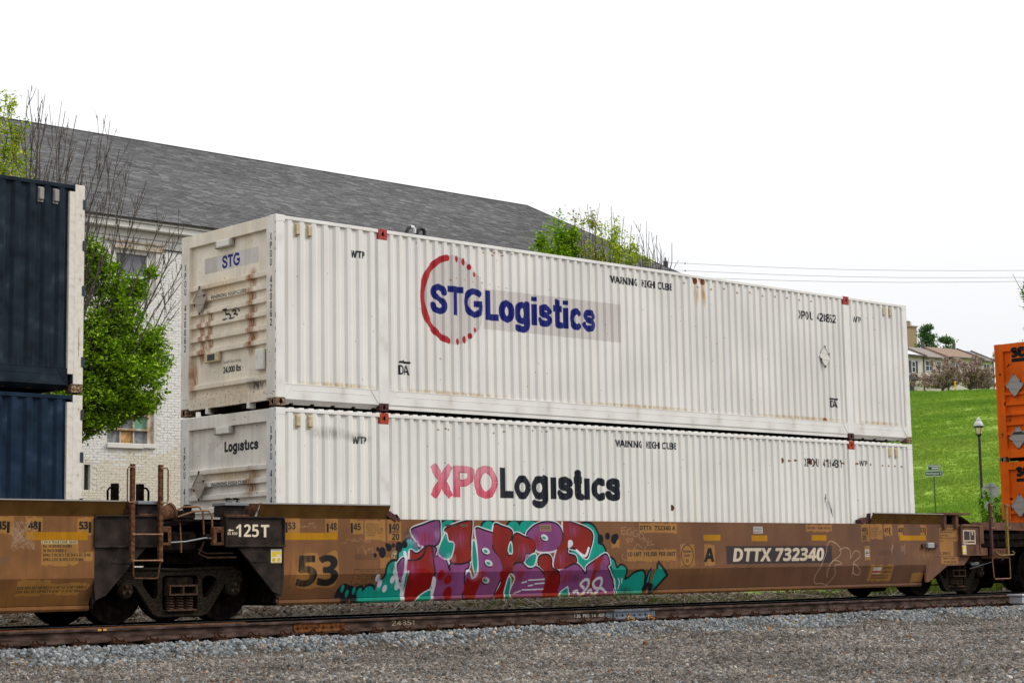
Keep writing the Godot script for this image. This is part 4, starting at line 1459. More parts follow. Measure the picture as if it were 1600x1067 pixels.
func build_containers() -> void:
	# white pair
	var mu := {"paint": M.white_paint, "side": paint_side_upper(), "end": paint_end(true), "cast": M.casting_red, "posts": M.white_paint}
	var u := build_container("shipping_container", "upper white container with red ring emblem, blue wording and rust streaked end", "shipping container", Vector3(0, Y_UP, 0), "containers stacked in the wells", mu)
	white_end_fittings(u, true)
	placard(u, Vector3(13.32, 1.62, CW * 0.5 + 0.0), 0.2, Vector3.RIGHT, Vector3.BACK, M.trim_white)
	var ml := {"paint": M.white_paint, "side": paint_side_lower(), "end": paint_end(false), "cast": M.casting_orange, "bump": 0.02}
	var l := build_container("shipping_container", "lower white container with faded pink letters and dark wording", "shipping container", Vector3(0, Y_LOW, 0), "containers stacked in the wells", ml)
	white_end_fittings(l, false)
	placard(l, Vector3(13.32, 1.62, CW * 0.5 + 0.0), 0.2, Vector3.RIGHT, Vector3.BACK, M.trim_white, true)
	# navy pair at the left: their white door posts face the gap
	for i in 2:
		var nv := {"paint": M.navy if i == 0 else M.navy_low, "mid": false, "depth": 0.034, "pitch": 0.23, "sections": [[0.2, CL - 0.228, 0.226]], "vents": [CL - 0.43, CL - 0.66] if i == 0 else [], "vent_paint": M.placard_grey, "ribs": [1.99, 1.6, 1.2, 0.8]}
		var t := build_container("shipping_container", "upper dark navy container at the left edge with two grey vents" if i == 0 else "lower navy blue container at the left edge, standing in the left car", "shipping container", Vector3(-3.24 - CL, Y_UP if i == 0 else Y_LOW, 0), "containers stacked in the wells", nv)
		var m := Mb.new()
		m.cbox(Vector3(CL - 0.235, 0.25 if i == 0 else 0.13, CW * 0.5 - 0.06), Vector3(CL - 0.02, CH - 0.1, CW * 0.5 + 0.006), 0.006)
		m.cbox(Vector3(CL - 0.15, 0.115, CW * 0.5 - 0.061), Vector3(CL + 0.002, CH + 0.002, CW * 0.5 + 0.008), 0.006)
		m.box(Vector3(CL - 0.006, 0.13, -CW * 0.5 + 0.02), Vector3(CL + 0.004, CH - 0.1, CW * 0.5 - 0.02))
		part("door_post", m, M.white_worn, t, "white door post edged with rust")
		for y in [0.36, 1.35, 1.98, 2.56]:
			var h := Mb.new()
			h.cbox(Vector3(CL - 0.028, y, CW * 0.5 - 0.03), Vector3(CL + 0.022, y + 0.14, CW * 0.5 + 0.02), 0.006)
			part("hinge", h, M.blue_handle, t)
		var lk := Mb.new()
		lk.tube([Vector3(CL - 0.07, 0.5, CW * 0.5 + 0.008), Vector3(CL - 0.07, 0.9, CW * 0.5 + 0.008)], 0.004, 0.004, 4)
		part("scratch", lk, M.casting_rust, t)
	# orange pair at the right
	for i in 2:
		var y := Y_UP - 0.05 if i == 0 else Y_LOW - 0.02
		var pt := Pt.new(0, 0, CW, CH, 512, hexc("cc580c"))
		var ink := hexc("17181b")
		var w := sps([V(0.454,5.690),V(0.466,5.895),V(0.434,5.653),V(0.429,5.559)], y) if i == 0 else sps([V(0.427,2.775),V(0.438,2.969),V(0.405,2.714),V(0.400,2.629)], y)
		txt(pt, "SCHNEIDER", [w[0], V(w[0].x, w[1].y), V(2.2, w[0].y)], ink, "bold", 0.022, 0.16)
		pt.poly([w[2], V(2.22, w[2].y), V(2.2, w[3].y), w[3]], ink)
		rng.seed = 40 + i
		for k in 26:
			pt.ell(V(rng.randf_range(0.0, 2.5), rng.randf_range(0.1, 2.6)), rng.randf_range(0.008, 0.03), rng.randf_range(0.01, 0.06), hexc("4a1c06"))
		var im := pt.done()
		weather(im, 60 + i, 0.09, 0.006, 0.03, 0.08, hexc("7a2f08"), 0.3)
		stain(im, pt, V(0.95, 1.1), 0.16, 0.8, hexc("3a1a0a"), 0.7, 3)
		var t := build_container("shipping_container", "upper orange container at the right edge with grey diamond placards on its ribbed end" if i == 0 else "lower orange container at the right edge, standing in the far car", "shipping container", Vector3(23.5, y, 0), "containers stacked in the wells", {"paint": M.orange, "end": printed(im, 0.5), "mid": true, "cast": M.orange, "ribs": [1.87, 1.62, 1.37, 1.12, 0.88, 0.64, 0.22]})
		var q := sps([V(0.536,4.981),V(0.545,3.707)], y) if i == 0 else sps([V(0.517,2.053),V(0.495,0.939)], y)
		for k in 2:
			placard(t, Vector3(-0.012 if k == 0 else 0.02, q[k].y, q[k].x - CW * 0.5), 0.28, Vector3.BACK, Vector3.LEFT, M.placard_grey)

# ---------------------------------------------------------------- trucks
func wheel_profile() -> Array:
	# radius, height along the axle (outer face at 0, flange inside)
	return [V(0.0, 0.03), V(0.11, 0.03), V(0.13, -0.01), V(0.26, -0.03), V(0.40, 0.0), V(0.41, 0.012), V(0.462, 0.012), V(0.47, 0.0), V(0.477, -0.06), V(0.483, -0.10), V(0.507, -0.112), V(0.505, -0.132), V(0.43, -0.14), V(0.40, -0.12), V(0.2, -0.1), V(0.13, -0.1), V(0.1, -0.12)]

func make_bogie(label: String, x: float, worn: bool) -> Node3D:
	var t := thing("rail_truck", label, "rail truck", Vector3(x, 0, 0), "wheel trucks under the cars")
	for ax in [-0.9, 0.9]:
		for s in [1.0, -1.0]:
			var w := Mb.new()
			var prof := []
			for q in wheel_profile():
				prof.append(V(q.x, q.y))
			var rev := prof.duplicate()
			rev.reverse()
			w.lathe(rev, Transform3D(Basis(Vector3.RIGHT, PI / 2 * s), Vector3(ax, 0.483, s * 0.81)), 40)
			var wm := part("wheel", w, M.grime, t)
			if worn:
				var b := Mb.new()
				b.lathe([V(0.4775, -0.06), V(0.4835, -0.10)] if false else [V(0.4842, -0.10), V(0.478, -0.06), V(0.471, -0.003)], Transform3D(Basis(Vector3.RIGHT, PI / 2 * s), Vector3(ax, 0.483, s * 0.81)), 40)
				part("tread", b, M.wheel_shine, wm)
		var a := Mb.new()
		a.tube([Vector3(ax, 0.483, -1.0), Vector3(ax, 0.483, 1.0)], 0.085, 0.085, 14)
		part("axle", a, M.grime, t)
	var bol := Mb.new()
	bol.cbox(Vector3(-0.24, 0.36, -1.12), Vector3(0.24, 0.66, 1.12), 0.03)
	part("bolster", bol, M.grime, t)
	for s in [1.0, -1.0]:
		# cast side frame: arched top chord, two diagonal struts, spring pocket
		var outer := PackedVector2Array([V(-1.06, 0.60), V(-1.04, 0.72), V(-0.86, 0.80), V(-0.5, 0.795), V(0.0, 0.775), V(0.5, 0.795), V(0.86, 0.80), V(1.04, 0.72), V(1.06, 0.60), V(1.0, 0.52), V(0.98, 0.4), V(0.82, 0.4), V(0.80, 0.56), V(0.68, 0.50), V(0.56, 0.30), V(0.44, 0.13), V(0.36, 0.09), V(-0.36, 0.09), V(-0.44, 0.13), V(-0.56, 0.30), V(-0.68, 0.50), V(-0.80, 0.56), V(-0.82, 0.4), V(-0.98, 0.4), V(-1.0, 0.52)])
		var pocket := PackedVector2Array([V(-0.29, 0.20), V(-0.25, 0.17), V(0.25, 0.17), V(0.29, 0.20), V(0.30, 0.64), V(0.26, 0.68), V(-0.26, 0.68), V(-0.30, 0.64)])
		var winl := PackedVector2Array([V(-0.40, 0.35), V(-0.37, 0.42), V(-0.37, 0.62), V(-0.42, 0.665), V(-0.54, 0.665), V(-0.62, 0.62), V(-0.61, 0.54), V(-0.46, 0.36)])
		var winr := PackedVector2Array()
		for q in winl:
			winr.append(V(-q.x, q.y))
		var f := Mb.new()
		prism_cut(f, outer, [pocket, winl, winr], [-2.0, -0.5, 0.0, 0.5, 2.0], Transform3D(Basis.IDENTITY, Vector3(0, 0, 1.02 if s > 0 else -1.13)), 0.11)
		# thicker flanges along the rims
		var zf: float = 1.125 * s
		f.tube([Vector3(-0.9, 0.775, zf), Vector3(-0.4, 0.77, zf), Vector3(0, 0.752, zf), Vector3(0.4, 0.77, zf), Vector3(0.9, 0.775, zf)], 0.028, 0.028, 6)
		f.tube([Vector3(-0.72, 0.52, zf), Vector3(-0.45, 0.15, zf), Vector3(-0.36, 0.112, zf), Vector3(0.36, 0.112, zf), Vector3(0.45, 0.15, zf), Vector3(0.72, 0.52, zf)], 0.028, 0.028, 6)
		part("side_frame", f, M.steel_cast, t)
		# bolster end: an open box with a middle web
		var e := Mb.new()
		var z0: float = s * 1.0
		var z1: float = s * 1.22
		for q in [[-0.235, 0.235, 0.52, 0.545], [-0.235, 0.235, 0.395, 0.42], [-0.235, -0.21, 0.42, 0.52], [0.21, 0.235, 0.42, 0.52], [-0.012, 0.012, 0.42, 0.52]]:
			e.box(Vector3(q[0], q[2], minf(z0, z1)), Vector3(q[1], q[3], maxf(z0, z1)))
		part("bolster_end", e, M.spring_rust, t)
		for k in 3:
			var c := Mb.new()
			var pts := []
			for i in 61:
				var w := TAU * i / 12.0
				pts.append(Vector3(-0.155 + k * 0.155 + cos(w) * 0.058, 0.2 + i * 0.00318, s * 1.1 + sin(w) * 0.058))
			c.tube(pts, 0.0125, 0.0125, 6)
			part("spring", c, M.spring_rust, t)
		var sb := Mb.new()
		sb.cbox(Vector3(-0.25, 0.172, minf(s * 1.02, s * 1.19)), Vector3(0.25, 0.2, maxf(s * 1.02, s * 1.19)), 0.008)
		part("spring_seat", sb, M.spring_rust, t)
		for ax in [-0.9, 0.9]:
			var c := Mb.new()
			var xf := Transform3D(Basis(Vector3.RIGHT, PI / 2 * s), Vector3(ax, 0.483, s * 1.02))
			c.lathe([V(0.13, 0.0), V(0.13, 0.1), V(0.115, 0.135), V(0.085, 0.15), V(0.0, 0.15)], xf, 24)
			var cp := part("bearing_cap", c, M.steel_cast, t)
			for k in 3:
				var w := TAU * k / 3.0 + 0.5
				var b := Mb.new()
				b.lathe([V(0.026, 0.148), V(0.026, 0.17), V(0.0, 0.17)], Transform3D(xf.basis, xf * Vector3(cos(w) * 0.055, 0, sin(w) * 0.055)), 6)
				part("bolt", b, M.spring_rust, cp)
	return t

# ---------------------------------------------------------------- well cars
func mirror_pts(a: Array, mx: float, s: float) -> PackedVector2Array:
	var o := PackedVector2Array()
	for p in a:
		o.append(Vector2(mx + s * p.x, p.y))
	return o

func side_shell(m: Mb, xa: float, xb: float) -> void:
	# upright web, fold, tucked-in lower web and rolled bottom chord; camera side
	var n := 24
	var sec := [V(1.45, 1.49), V(1.45, 0.66), V(1.305, 0.297), V(1.319, 0.291), V(1.322, 0.25), V(1.305, 0.222), V(1.255, 0.214)]
	for i in n:
		var p := lerpf(xa, xb, float(i) / n)
		var q := lerpf(xa, xb, float(i + 1) / n)
		for k in sec.size() - 1:
			var a: Vector2 = sec[k]
			var b: Vector2 = sec[k + 1]
			m.quad(Vector3(p, b.y, b.x), Vector3(q, b.y, b.x), Vector3(q, a.y, a.x), Vector3(p, a.y, a.x))
	# top edge and back face
	m.quad(Vector3(xa, 1.49, 1.45), Vector3(xb, 1.49, 1.45), Vector3(xb, 1.49, 1.36), Vector3(xa, 1.49, 1.36))
	m.quad(Vector3(xb, 0.214, 1.255), Vector3(xa, 0.214, 1.255), Vector3(xa, 1.49, 1.36), Vector3(xb, 1.49, 1.36))
	for x in [xa, xb]:
		for k in sec.size() - 1:
			m.tri(Vector3(x, sec[k].y, sec[k].x), Vector3(x, sec[k + 1].y, sec[k + 1].x), Vector3(x, 0.6, 1.30))

func plate(t: Node3D, called: String, pts: PackedVector2Array, z: float, thick: float, m: Material, label := "") -> MeshInstance3D:
	var b := Mb.new()
	b.prism(pts, Transform3D(Basis.IDENTITY, Vector3(0, 0, z - thick)), thick)
	return part(called, b, m, t, label)

func flap(t: Node3D, xa: float, xb: float, m: Material, z := 1.45) -> void:
	# flared container guide above the top chord, leaning outwards
	var b := Mb.new()
	var lo := Vector3(0, 1.488, z - 0.03)
	var hi := Vector3(0, 1.70, z + 0.075)
	var th := Vector3(0, 0.012, -0.02)
	var ca := Vector3(xa, 0, 0)
	var cb := Vector3(xb, 0, 0)
	b.quad(lo + ca, lo + cb, hi + cb, hi + ca)
	b.quad(lo + cb + th, lo + ca + th, hi + ca + th, hi + cb + th)
	b.quad(hi + ca, hi + cb, hi + cb + th, hi + ca + th)
	b.quad(lo + ca, hi + ca, hi + ca + th, lo + ca + th)
	b.quad(hi + cb, lo + cb, lo + cb + th, hi + cb + th)
	var f := part("guide_flap", b, m, t)
	var e := Mb.new()
	e.box(Vector3(xa, 1.694, z + 0.02), Vector3(xb, 1.708, z + 0.08))
	part("worn_edge", e, M.galv, f, "edge worn to bare metal")

func ladder(called: String, t: Node3D, x0: float, x1: float, z: float, y0: float, y1: float, rungs: Array, ma: Material, mb_: Material, out := 0.0) -> void:
	var k := 0
	for x in [x0, x1]:
		var m := Mb.new()
		m.cbox(Vector3(x - 0.032, y0, z - 0.028), Vector3(x + 0.032, y1, z + 0.028), 0.006)
		var p := part("ladder_post", m, ma if k == 0 else mb_, t)
		var s := -1.0 if k == 0 else 1.0
		if out != 0.0:
			s = out
		var h := Mb.new()
		var xx: float = x + s * 0.1
		h.tube([Vector3(x, y1 - 0.05, z + 0.03), Vector3(xx - s * 0.02, y1 - 0.045, z + 0.035), Vector3(xx, y1 - 0.075, z + 0.035), Vector3(xx, y1 - 0.5, z + 0.035), Vector3(xx - s * 0.02, y1 - 0.53, z + 0.035), Vector3(x, y1 - 0.53, z + 0.03)], 0.0115, 0.0115, 8)
		for y in [y1 - 0.05, y1 - 0.53]:
			h.lathe([V(0.024, 0.0), V(0.022, 0.012), V(0.0, 0.018)], Transform3D(Basis(Vector3.RIGHT, PI / 2), Vector3(x, y, z + 0.028)), 10)
		part("handrail", h, M.rust_rod, p)
		k += 1
	for y in rungs:
		var r := Mb.new()
		r.tube([Vector3(x0, y, z + 0.036), Vector3(x1, y, z + 0.036)], 0.0125, 0.0125, 8)
		for x in [x0, x1]:
			r.lathe([V(0.026, 0.0), V(0.024, 0.014), V(0.0, 0.02)], Transform3D(Basis(Vector3.RIGHT, PI / 2), Vector3(x, y, z + 0.03)), 10)
		part("rung", r, M.rust_rod, t)

func articulated_end(t: Node3D, mx: float, s: float, mark: bool) -> void:
	# the grey end of a unit above the shared truck; s = 1 keeps the right-hand unit's coordinates, -1 mirrors them
	var d: Material = M.car_dark
	# web below the box, cut back along the truck
	plate(t, "end_web", mirror_pts([V(0.032, 1.10), V(0.032, 0.66), V(-0.004, 0.36), V(-0.16, 0.42), V(-0.80, 1.10)], mx, s), 1.444, 0.05, d)
	plate(t, "bottom_web", mirror_pts([V(0.03, 0.66), V(0.0, 0.30), V(-0.06, 0.36), V(-0.05, 0.6)], mx, s), 1.36, 0.03, d)
	# raised box with a rim
	var xa := mx + s * -0.99
	var xb := mx + s * 0.03
	var b := Mb.new()
	b.box(Vector3(minf(xa, xb), 1.085, 1.30), Vector3(maxf(xa, xb), 1.495, 1.452))
	var bx := part("end_box", b, d, t)
	var r := Mb.new()
	var lo := minf(xa, xb)
	var hi := maxf(xa, xb)
	r.tube([Vector3(lo, 1.085, 1.465), Vector3(lo, 1.47, 1.465), Vector3(lo + 0.03, 1.497, 1.465), Vector3(hi - 0.03, 1.497, 1.465), Vector3(hi, 1.47, 1.465), Vector3(hi, 1.085, 1.465), Vector3(lo, 1.085, 1.465)], 0.016, 0.016, 6)
	r.box(Vector3(lo - 0.01, 1.07, 1.44), Vector3(hi + 0.01, 1.092, 1.485))
	part("rim", r, d, bx)
	# jacking pads with weld seams
	var pd := Mb.new()
	pd.prism(mirror_pts([V(0.20, 0.47), V(0.11, 0.47), V(0.02, 0.57), V(-0.04, 0.50), V(0.04, 0.305), V(0.20, 0.305)], mx, s), Transform3D(Basis(Vector3.RIGHT, 0.38) , Vector3(0, 0.075, 1.205)), 0.012)
	part("jacking_pad", pd, M.car_brown if s > 0 else M.car_brown, t)
	plate(t, "gusset", mirror_pts([V(-0.36, 1.06), V(-0.24, 0.86), V(-0.36, 0.85), V(-0.56, 0.85), V(-0.78, 1.06)], mx, s), 1.454, 0.012, d)
	# lightening pocket at the inner end of the box
	var pk := Mb.new()
	var px := mx + s * -1.10
	pk.cbox(Vector3(px - 0.1, 1.09, 1.36), Vector3(px + 0.1, 1.36, 1.44), 0.012)
	var pp := part("pocket_casting", pk, M.rust_post, t)
	var hl := Mb.new()
	hl.box(Vector3(px - 0.035, 1.14, 1.4405), Vector3(px + 0.04, 1.28, 1.443))
	part("slot", hl, M.black, pp)
	# platform over the truck and the bracket boxes on it
	var pf := Mb.new()
	var p0 := mx + s * -1.3
	var p1 := mx + s * 0.0
	pf.box(Vector3(minf(p0, p1), 1.40, -1.42), Vector3(maxf(p0, p1), 1.47, 1.30))
	pf.box(Vector3(minf(p0, p1), 0.86, -0.5), Vector3(maxf(p0, p1), 1.40, 0.5))
	pf.box(Vector3(minf(p0, p1), 0.84, -1.40), Vector3(maxf(p0, p1), 1.39, -1.34))
	part("platform", pf, M.grime, t)
	var bulk := Mb.new()
	var b0 := mx + s * -0.05
	var b1 := mx + s * 0.0
	bulk.box(Vector3(minf(b0, b1), 0.25, -1.3), Vector3(maxf(b0, b1), 1.48, 1.3))
	part("bulkhead", bulk, M.grime, t)
	var c := Mb.new()
	var c0 := mx + s * -1.02
	var c1 := mx + s * -0.64
	c.cbox(Vector3(minf(c0, c1), 1.505, 1.18), Vector3(maxf(c0, c1), 1.66, 1.44), 0.008)
	var cb := part("guide_box", c, M.car_dark, t)
	var c2 := Mb.new()
	c2.cbox(Vector3(minf(c0, c1) - 0.02, 1.662, 1.16), Vector3(maxf(c0, c1) + 0.02, 1.71, 1.5), 0.006)
	part("greasy_top", c2, M.grey_metal, cb, "top plate shiny with grease")
	var c3 := Mb.new()
	c3.cbox(Vector3(minf(c0, c1) + 0.01, 1.498, 1.3), Vector3(maxf(c0, c1) + 0.04, 1.535, 1.47), 0.006)
	part("ledge", c3, M.rust_post, cb)
	var wb := Mb.new()
	for x in [-0.60, -0.5]:
		var xx: float = mx + s * x
		wb.quad(Vector3(xx, 1.497, 1.2), Vector3(xx, 1.497, 1.45), Vector3(xx + s * 0.06, 1.70, 1.53), Vector3(xx + s * 0.06, 1.70, 1.2))
	part("guide_web", wb, M.rust_post, t)

func car_common(t: Node3D, xa: float, xb: float, m: Material) -> void:
	# far side sill, floor stringers and cross members of the well
	var f := Mb.new()
	f.box(Vector3(xa, 0.22, -1.45), Vector3(xb, 1.49, -1.36))
	part("far_side", f, m, t)
	var st := Mb.new()
	var n := int((xb - xa) / 1.9) + 1
	for i in n:
		var x := xa + 0.1 + (xb - xa - 0.4) * i / (n - 1.0)
		st.box(Vector3(x, 0.215, -1.355), Vector3(x + 0.2, 0.245, 1.25))
	part("cross_member", st, M.grime, t)

func car_prints() -> Material:
	var X0 := -0.02
	var pt := Pt.new(X0, 0.2, 18.24, 1.3, 2048, hexc("82593a"), 3)
	var tan_ := hexc("a67843")
	var blk := hexc("23211f")
	rng.seed = 77
	# fresh paint patches under the stencils
	for q in [[V(0.052,1.477),V(0.295,1.275)], [V(0.792,1.483),V(1.006,1.277)], [V(1.262,1.463),V(1.493,1.280)], [V(1.991,1.468),V(2.237,1.170)], [V(1.546,1.458),V(1.922,1.180)], [V(4.712,1.429),V(5.098,1.321)], [V(7.655,1.446),V(8.616,1.311)], [V(7.341,0.988),V(8.575,0.814)], [V(8.337,1.437),V(8.610,1.321)], [V(12.320,1.446),V(13.118,1.345)], [V(14.080,1.467),V(14.314,1.150)], [V(14.375,1.469),V(14.757,1.198)], [V(14.834,1.463),V(15.085,1.263)], [V(15.318,1.449),V(15.497,1.271)], [V(16.092,1.461),V(16.295,1.273)], [V(16.764,1.406),V(17.401,1.165)], [V(16.756,1.132),V(17.226,0.831)], [V(16.789,0.817),V(17.390,0.680)], [V(14.166,1.032),V(14.328,0.786)], [V(14.361,0.655),V(15.113,0.366)], [V(15.826,0.485),V(16.241,0.323)], [V(1.840,0.891),V(2.032,0.755)], [V(6.951,1.182),V(7.146,1.047)], [V(8.718,1.075),V(9.066,0.720)], [V(9.355,1.074),V(9.622,0.715)]]:
		pt.ragged(q[0], q[1], 0.028, tan_, rng)
	pt.smooth([V(0.313,0.888),V(0.414,0.968),V(0.637,0.974),V(0.698,0.902),V(0.945,1.015),V(1.028,0.932),V(1.033,0.537),V(0.900,0.457),V(0.695,0.471),V(0.533,0.448),V(0.311,0.484),V(0.264,0.614)], tan_)
	pt.rect(V(1.342,0.964),V(1.789,0.867), hexc("745038"))
	pt.rect(V(14.620,0.967),V(15.192,0.857), hexc("6b4c3a"))
	# guide numbers and bars
	for q in [["53", [V(0.110,1.330),V(0.110,1.428),V(0.242,1.328)], [V(0.064,1.431),V(0.095,1.281)]], ["48", [V(0.881,1.322),V(0.882,1.427),V(1.009,1.322)], [V(0.820,1.417),V(0.856,1.282)]], ["45", [V(1.328,1.323),V(1.329,1.423),V(1.468,1.324)], [V(1.274,1.426),V(1.315,1.276)]], ["40", [V(2.081,1.319),V(2.082,1.424),V(2.226,1.319)], [V(2.029,1.420),V(2.067,1.271)]], ["20", [V(2.079,1.173),V(2.080,1.271),V(2.224,1.173)], []],
			["40", [V(14.096,1.325),V(14.103,1.420),V(14.233,1.320)], [V(14.258,1.420),V(14.287,1.269)]], ["20", [V(14.101,1.166),V(14.108,1.264),V(14.238,1.163)], []], ["45", [V(14.857,1.323),V(14.863,1.410),V(14.992,1.319)], [V(15.015,1.420),V(15.045,1.269)]], ["48", [V(15.319,1.321),V(15.326,1.415),V(15.459,1.317)], [V(15.475,1.422),V(15.502,1.270)]], ["53", [V(16.081,1.325),V(16.088,1.415),V(16.222,1.320)], [V(16.247,1.422),V(16.275,1.271)]]]:
		txt(pt, q[0], q[1], blk, "bold")
		if q[2].size() == 2:
			pt.rect(q[2][0], q[2][1], blk)
	pt.rect(V(2.080,1.305),V(2.225,1.292), blk)
	pt.rect(V(14.110,1.299),V(14.247,1.290), blk)
	txt(pt, "53", [V(0.291,0.500),V(0.293,0.930),V(1.025,0.478)], blk, "bold", 0.012)
	# small stencils
	var rows := ["CONTAINER GUIDE", "MUST BE ROTATED", "FORWARD FOR 96\" WIDE", "CONTAINER OR ROTATED", "BACK FOR 102\" WIDE", "CONTAINER"]
	for i in 6:
		var y0: float = 350.0 + i * 10.6
		var a := [V(1.575,1.398),V(1.575,1.425),V(1.903,1.399)]
		var bq := [V(14.397,1.405),V(14.399,1.424),V(14.758,1.405)]
		var dy := -0.0335 * i
		var wid: float = [0.75, 0.75, 1.0, 1.0, 0.92, 0.5][i]
		for z in [a, bq]:
			var x1: float = z[0].x + (z[2].x - z[0].x) * wid
			txt(pt, rows[i], [z[0] + V(0, dy), z[1] + V(0, dy), V(x1, z[0].y + dy)], hexc("4a3a28"), "regular", 0.0)
	txt(pt, "GWG33", [V(4.725,1.325),V(4.727,1.411),V(5.090,1.322)], blk, "bold")
	txt(pt, "DTTX  732340 A", [V(7.674,1.342),V(7.677,1.420),V(8.597,1.341)], blk, "bold")
	txt(pt, "LD LMT  116,500  PER UNIT", [V(7.362,0.887),V(7.365,0.959),V(8.578,0.888)], blk, "bold")
	txt(pt, "LOAD LIMIT | 116,500 | PER UNIT", [V(12.353,1.375),V(12.356,1.421),V(13.101,1.376)], hexc("4a3620"), "bold")
	# dark number board
	pt.poly([V(9.961,1.057),V(13.111,1.059),V(13.105,0.726),V(9.969,0.729)], hexc("40383a"))
	txt(pt, "DTTX 732340", [V(10.153,0.778),V(10.164,1.010),V(12.829,0.761)], hexc("dccbb4"), "bold", 0.008, 0.2)
	txt(pt, "A", [V(9.355,0.784),V(9.365,1.009),V(9.612,0.782)], blk, "bold", 0.01, 0.1)
	for q in [[V(9.350,1.262),V(9.815,1.158)], [V(10.693,1.255),V(11.155,1.146)], [V(12.498,1.263),V(12.955,1.159)], [V(15.359,1.260),V(16.286,1.159)], [V(0.055,1.278),V(1.024,1.173)], [V(0.618,1.275),V(0.979,1.177)]]:
		pt.rect(q[0], q[1], hexc("b98212"))
		var m: Vector2 = (q[0] + q[1]) * 0.5
		pt.line([V(m.x, q[0].y), V(m.x, q[1].y)], 0.006, hexc("9a6c10"))
	# data panels
	pt.rect(V(10.757,1.416),V(11.029,1.292), hexc("cfcac2"))
	for q in [[V(10.773,1.400),V(11.010,1.390)], [V(10.772,1.371),V(11.008,1.363)], [V(10.770,1.342),V(11.007,1.334)], [V(10.769,1.316),V(10.984,1.307)]]:
		pt.rect(q[0], q[1], hexc("4a4644"))
	var oc := [V(8.896,0.893),V(8.726,0.894),V(8.903,1.058)]
	pt.line(pt.curve([oc[0] + V(0.16, 0), oc[0] + V(0.11, 0.135), oc[0] + V(0, 0.19), oc[0] + V(-0.11, 0.135), oc[0] + V(-0.16, 0), oc[0] + V(-0.11, -0.135), oc[0] + V(0, -0.19), oc[0] + V(0.11, -0.135)], true), 0.014, blk, true)
	txt(pt, "EXCEEDS", [V(8.792,0.947),V(8.794,0.977),V(9.005,0.946)], blk, "bold")
	txt(pt, "PLATE", [V(8.821,0.874),V(8.823,0.908),V(8.969,0.873)], blk, "bold")
	txt(pt, "H", [V(8.868,0.767),V(8.871,0.826),V(8.919,0.766)], blk, "bold")
	# round and small plates
	var rc := [V(2.141,0.914)]
	pt.ell(rc[0], 0.075, 0.085, hexc("c9b48c"))
	pt.ell(rc[0], 0.062, 0.072, blk)
	pt.ell(rc[0], 0.055, 0.065, hexc("c9b48c"))
	txt(pt, "110", [V(2.094,0.880),V(2.095,0.949),V(2.194,0.880)], blk, "bold")
	pt.rect(V(14.173,0.984),V(14.310,0.836), hexc("d6d0c6"))
	var pc := [V(14.242,0.910)]
	pt.ell(pc[0], 0.05, 0.05, blk)
	pt.ell(pc[0], 0.04, 0.04, hexc("d6d0c6"))
	pt.rect(V(14.206,0.921),V(14.278,0.900), blk)
	pt.line([V(1.338,0.725),V(1.838,0.723),V(1.791,0.485),V(1.315,0.496)], 0.01, hexc("4a3620"), true)
	for q in [["CAR EQUIPPED WITH", [V(1.428,0.682),V(1.429,0.707),V(1.750,0.678)]], ["NON-METALLIC", [V(1.467,0.644),V(1.467,0.670),V(1.706,0.641)]], ["CTR PLT BEND LINERS", [V(1.402,0.608),V(1.402,0.633),V(1.771,0.603)]], ["ON INTERMEDIATE", [V(1.427,0.571),V(1.428,0.596),V(1.731,0.566)]], ["TRUCKS", [V(1.498,0.534),V(1.499,0.558),V(1.622,0.532)]], ["DO NOT LUBRICATE", [V(1.401,0.498),V(1.401,0.522),V(1.700,0.493)]]]:
		txt(pt, q[0], q[1], hexc("4a3620"), "bold")
	pt.rect(V(14.465,0.623),V(14.734,0.499), hexc("d9d4cc"))
	pt.rect(V(14.460,0.553),V(14.735,0.518), hexc("b0302a"))
	for q in [["NON-METALLIC", [V(14.453,0.445),V(14.455,0.477),V(15.031,0.437)]], ["ON INTERMEDIATE TRUCKS", [V(14.449,0.395),V(14.452,0.426),V(15.028,0.386)]], ["DO NOT", [V(14.805,0.587),V(14.807,0.626),V(15.085,0.584)]], ["LUBRICATE", [V(14.799,0.511),V(14.802,0.549),V(15.080,0.507)]]]:
		txt(pt, q[0], q[1], hexc("4a3620"), "bold")
	for q in [["2 INCH TREAD COND. SHOES", [V(16.803,1.362),V(16.806,1.392),V(17.299,1.360)]], ["No. 24 BRAKE BEAMS", [V(16.785,1.312),V(16.787,1.342),V(17.236,1.309)]], ["38 INCH WHEELS", [V(16.780,1.249),V(16.782,1.278),V(17.090,1.246)]], ["SPRG 7 OC D-5 7 IC D-6 5 IIC D-6A", [V(16.775,1.189),V(16.778,1.222),V(17.388,1.186)]], ["L 200-S", [V(16.763,0.859),V(16.768,0.920),V(17.111,0.852)]], ["EMPTY CARS", [V(16.871,0.764),V(16.874,0.800),V(17.293,0.754)]], ["DO NOT HUMP", [V(16.880,0.691),V(16.883,0.731),V(17.346,0.680)]]]:
		txt(pt, q[0], q[1], hexc("3d2e20"), "bold")
	# weld seams
	pt.line([V(16.368,0.816),V(17.444,0.829)], 0.008, hexc("4a3326"))
	pt.line([V(16.368,0.816),V(16.340,0.720),V(16.246,0.429)], 0.01, hexc("4a3326"))
	pt.line([V(17.444,0.829),V(17.400,0.629)], 0.008, hexc("4a3326"))
	paint_graffiti(pt)
	# thin chalk tags
	var ch := hexc("c2a88e")
	pt.line(pt.curve([V(13.051,0.282),V(13.231,0.437),V(13.256,0.529),V(13.189,0.670),V(13.401,0.703),V(13.290,0.762),V(13.138,0.763),V(13.026,0.671),V(13.034,0.440)], false), 0.012, ch)
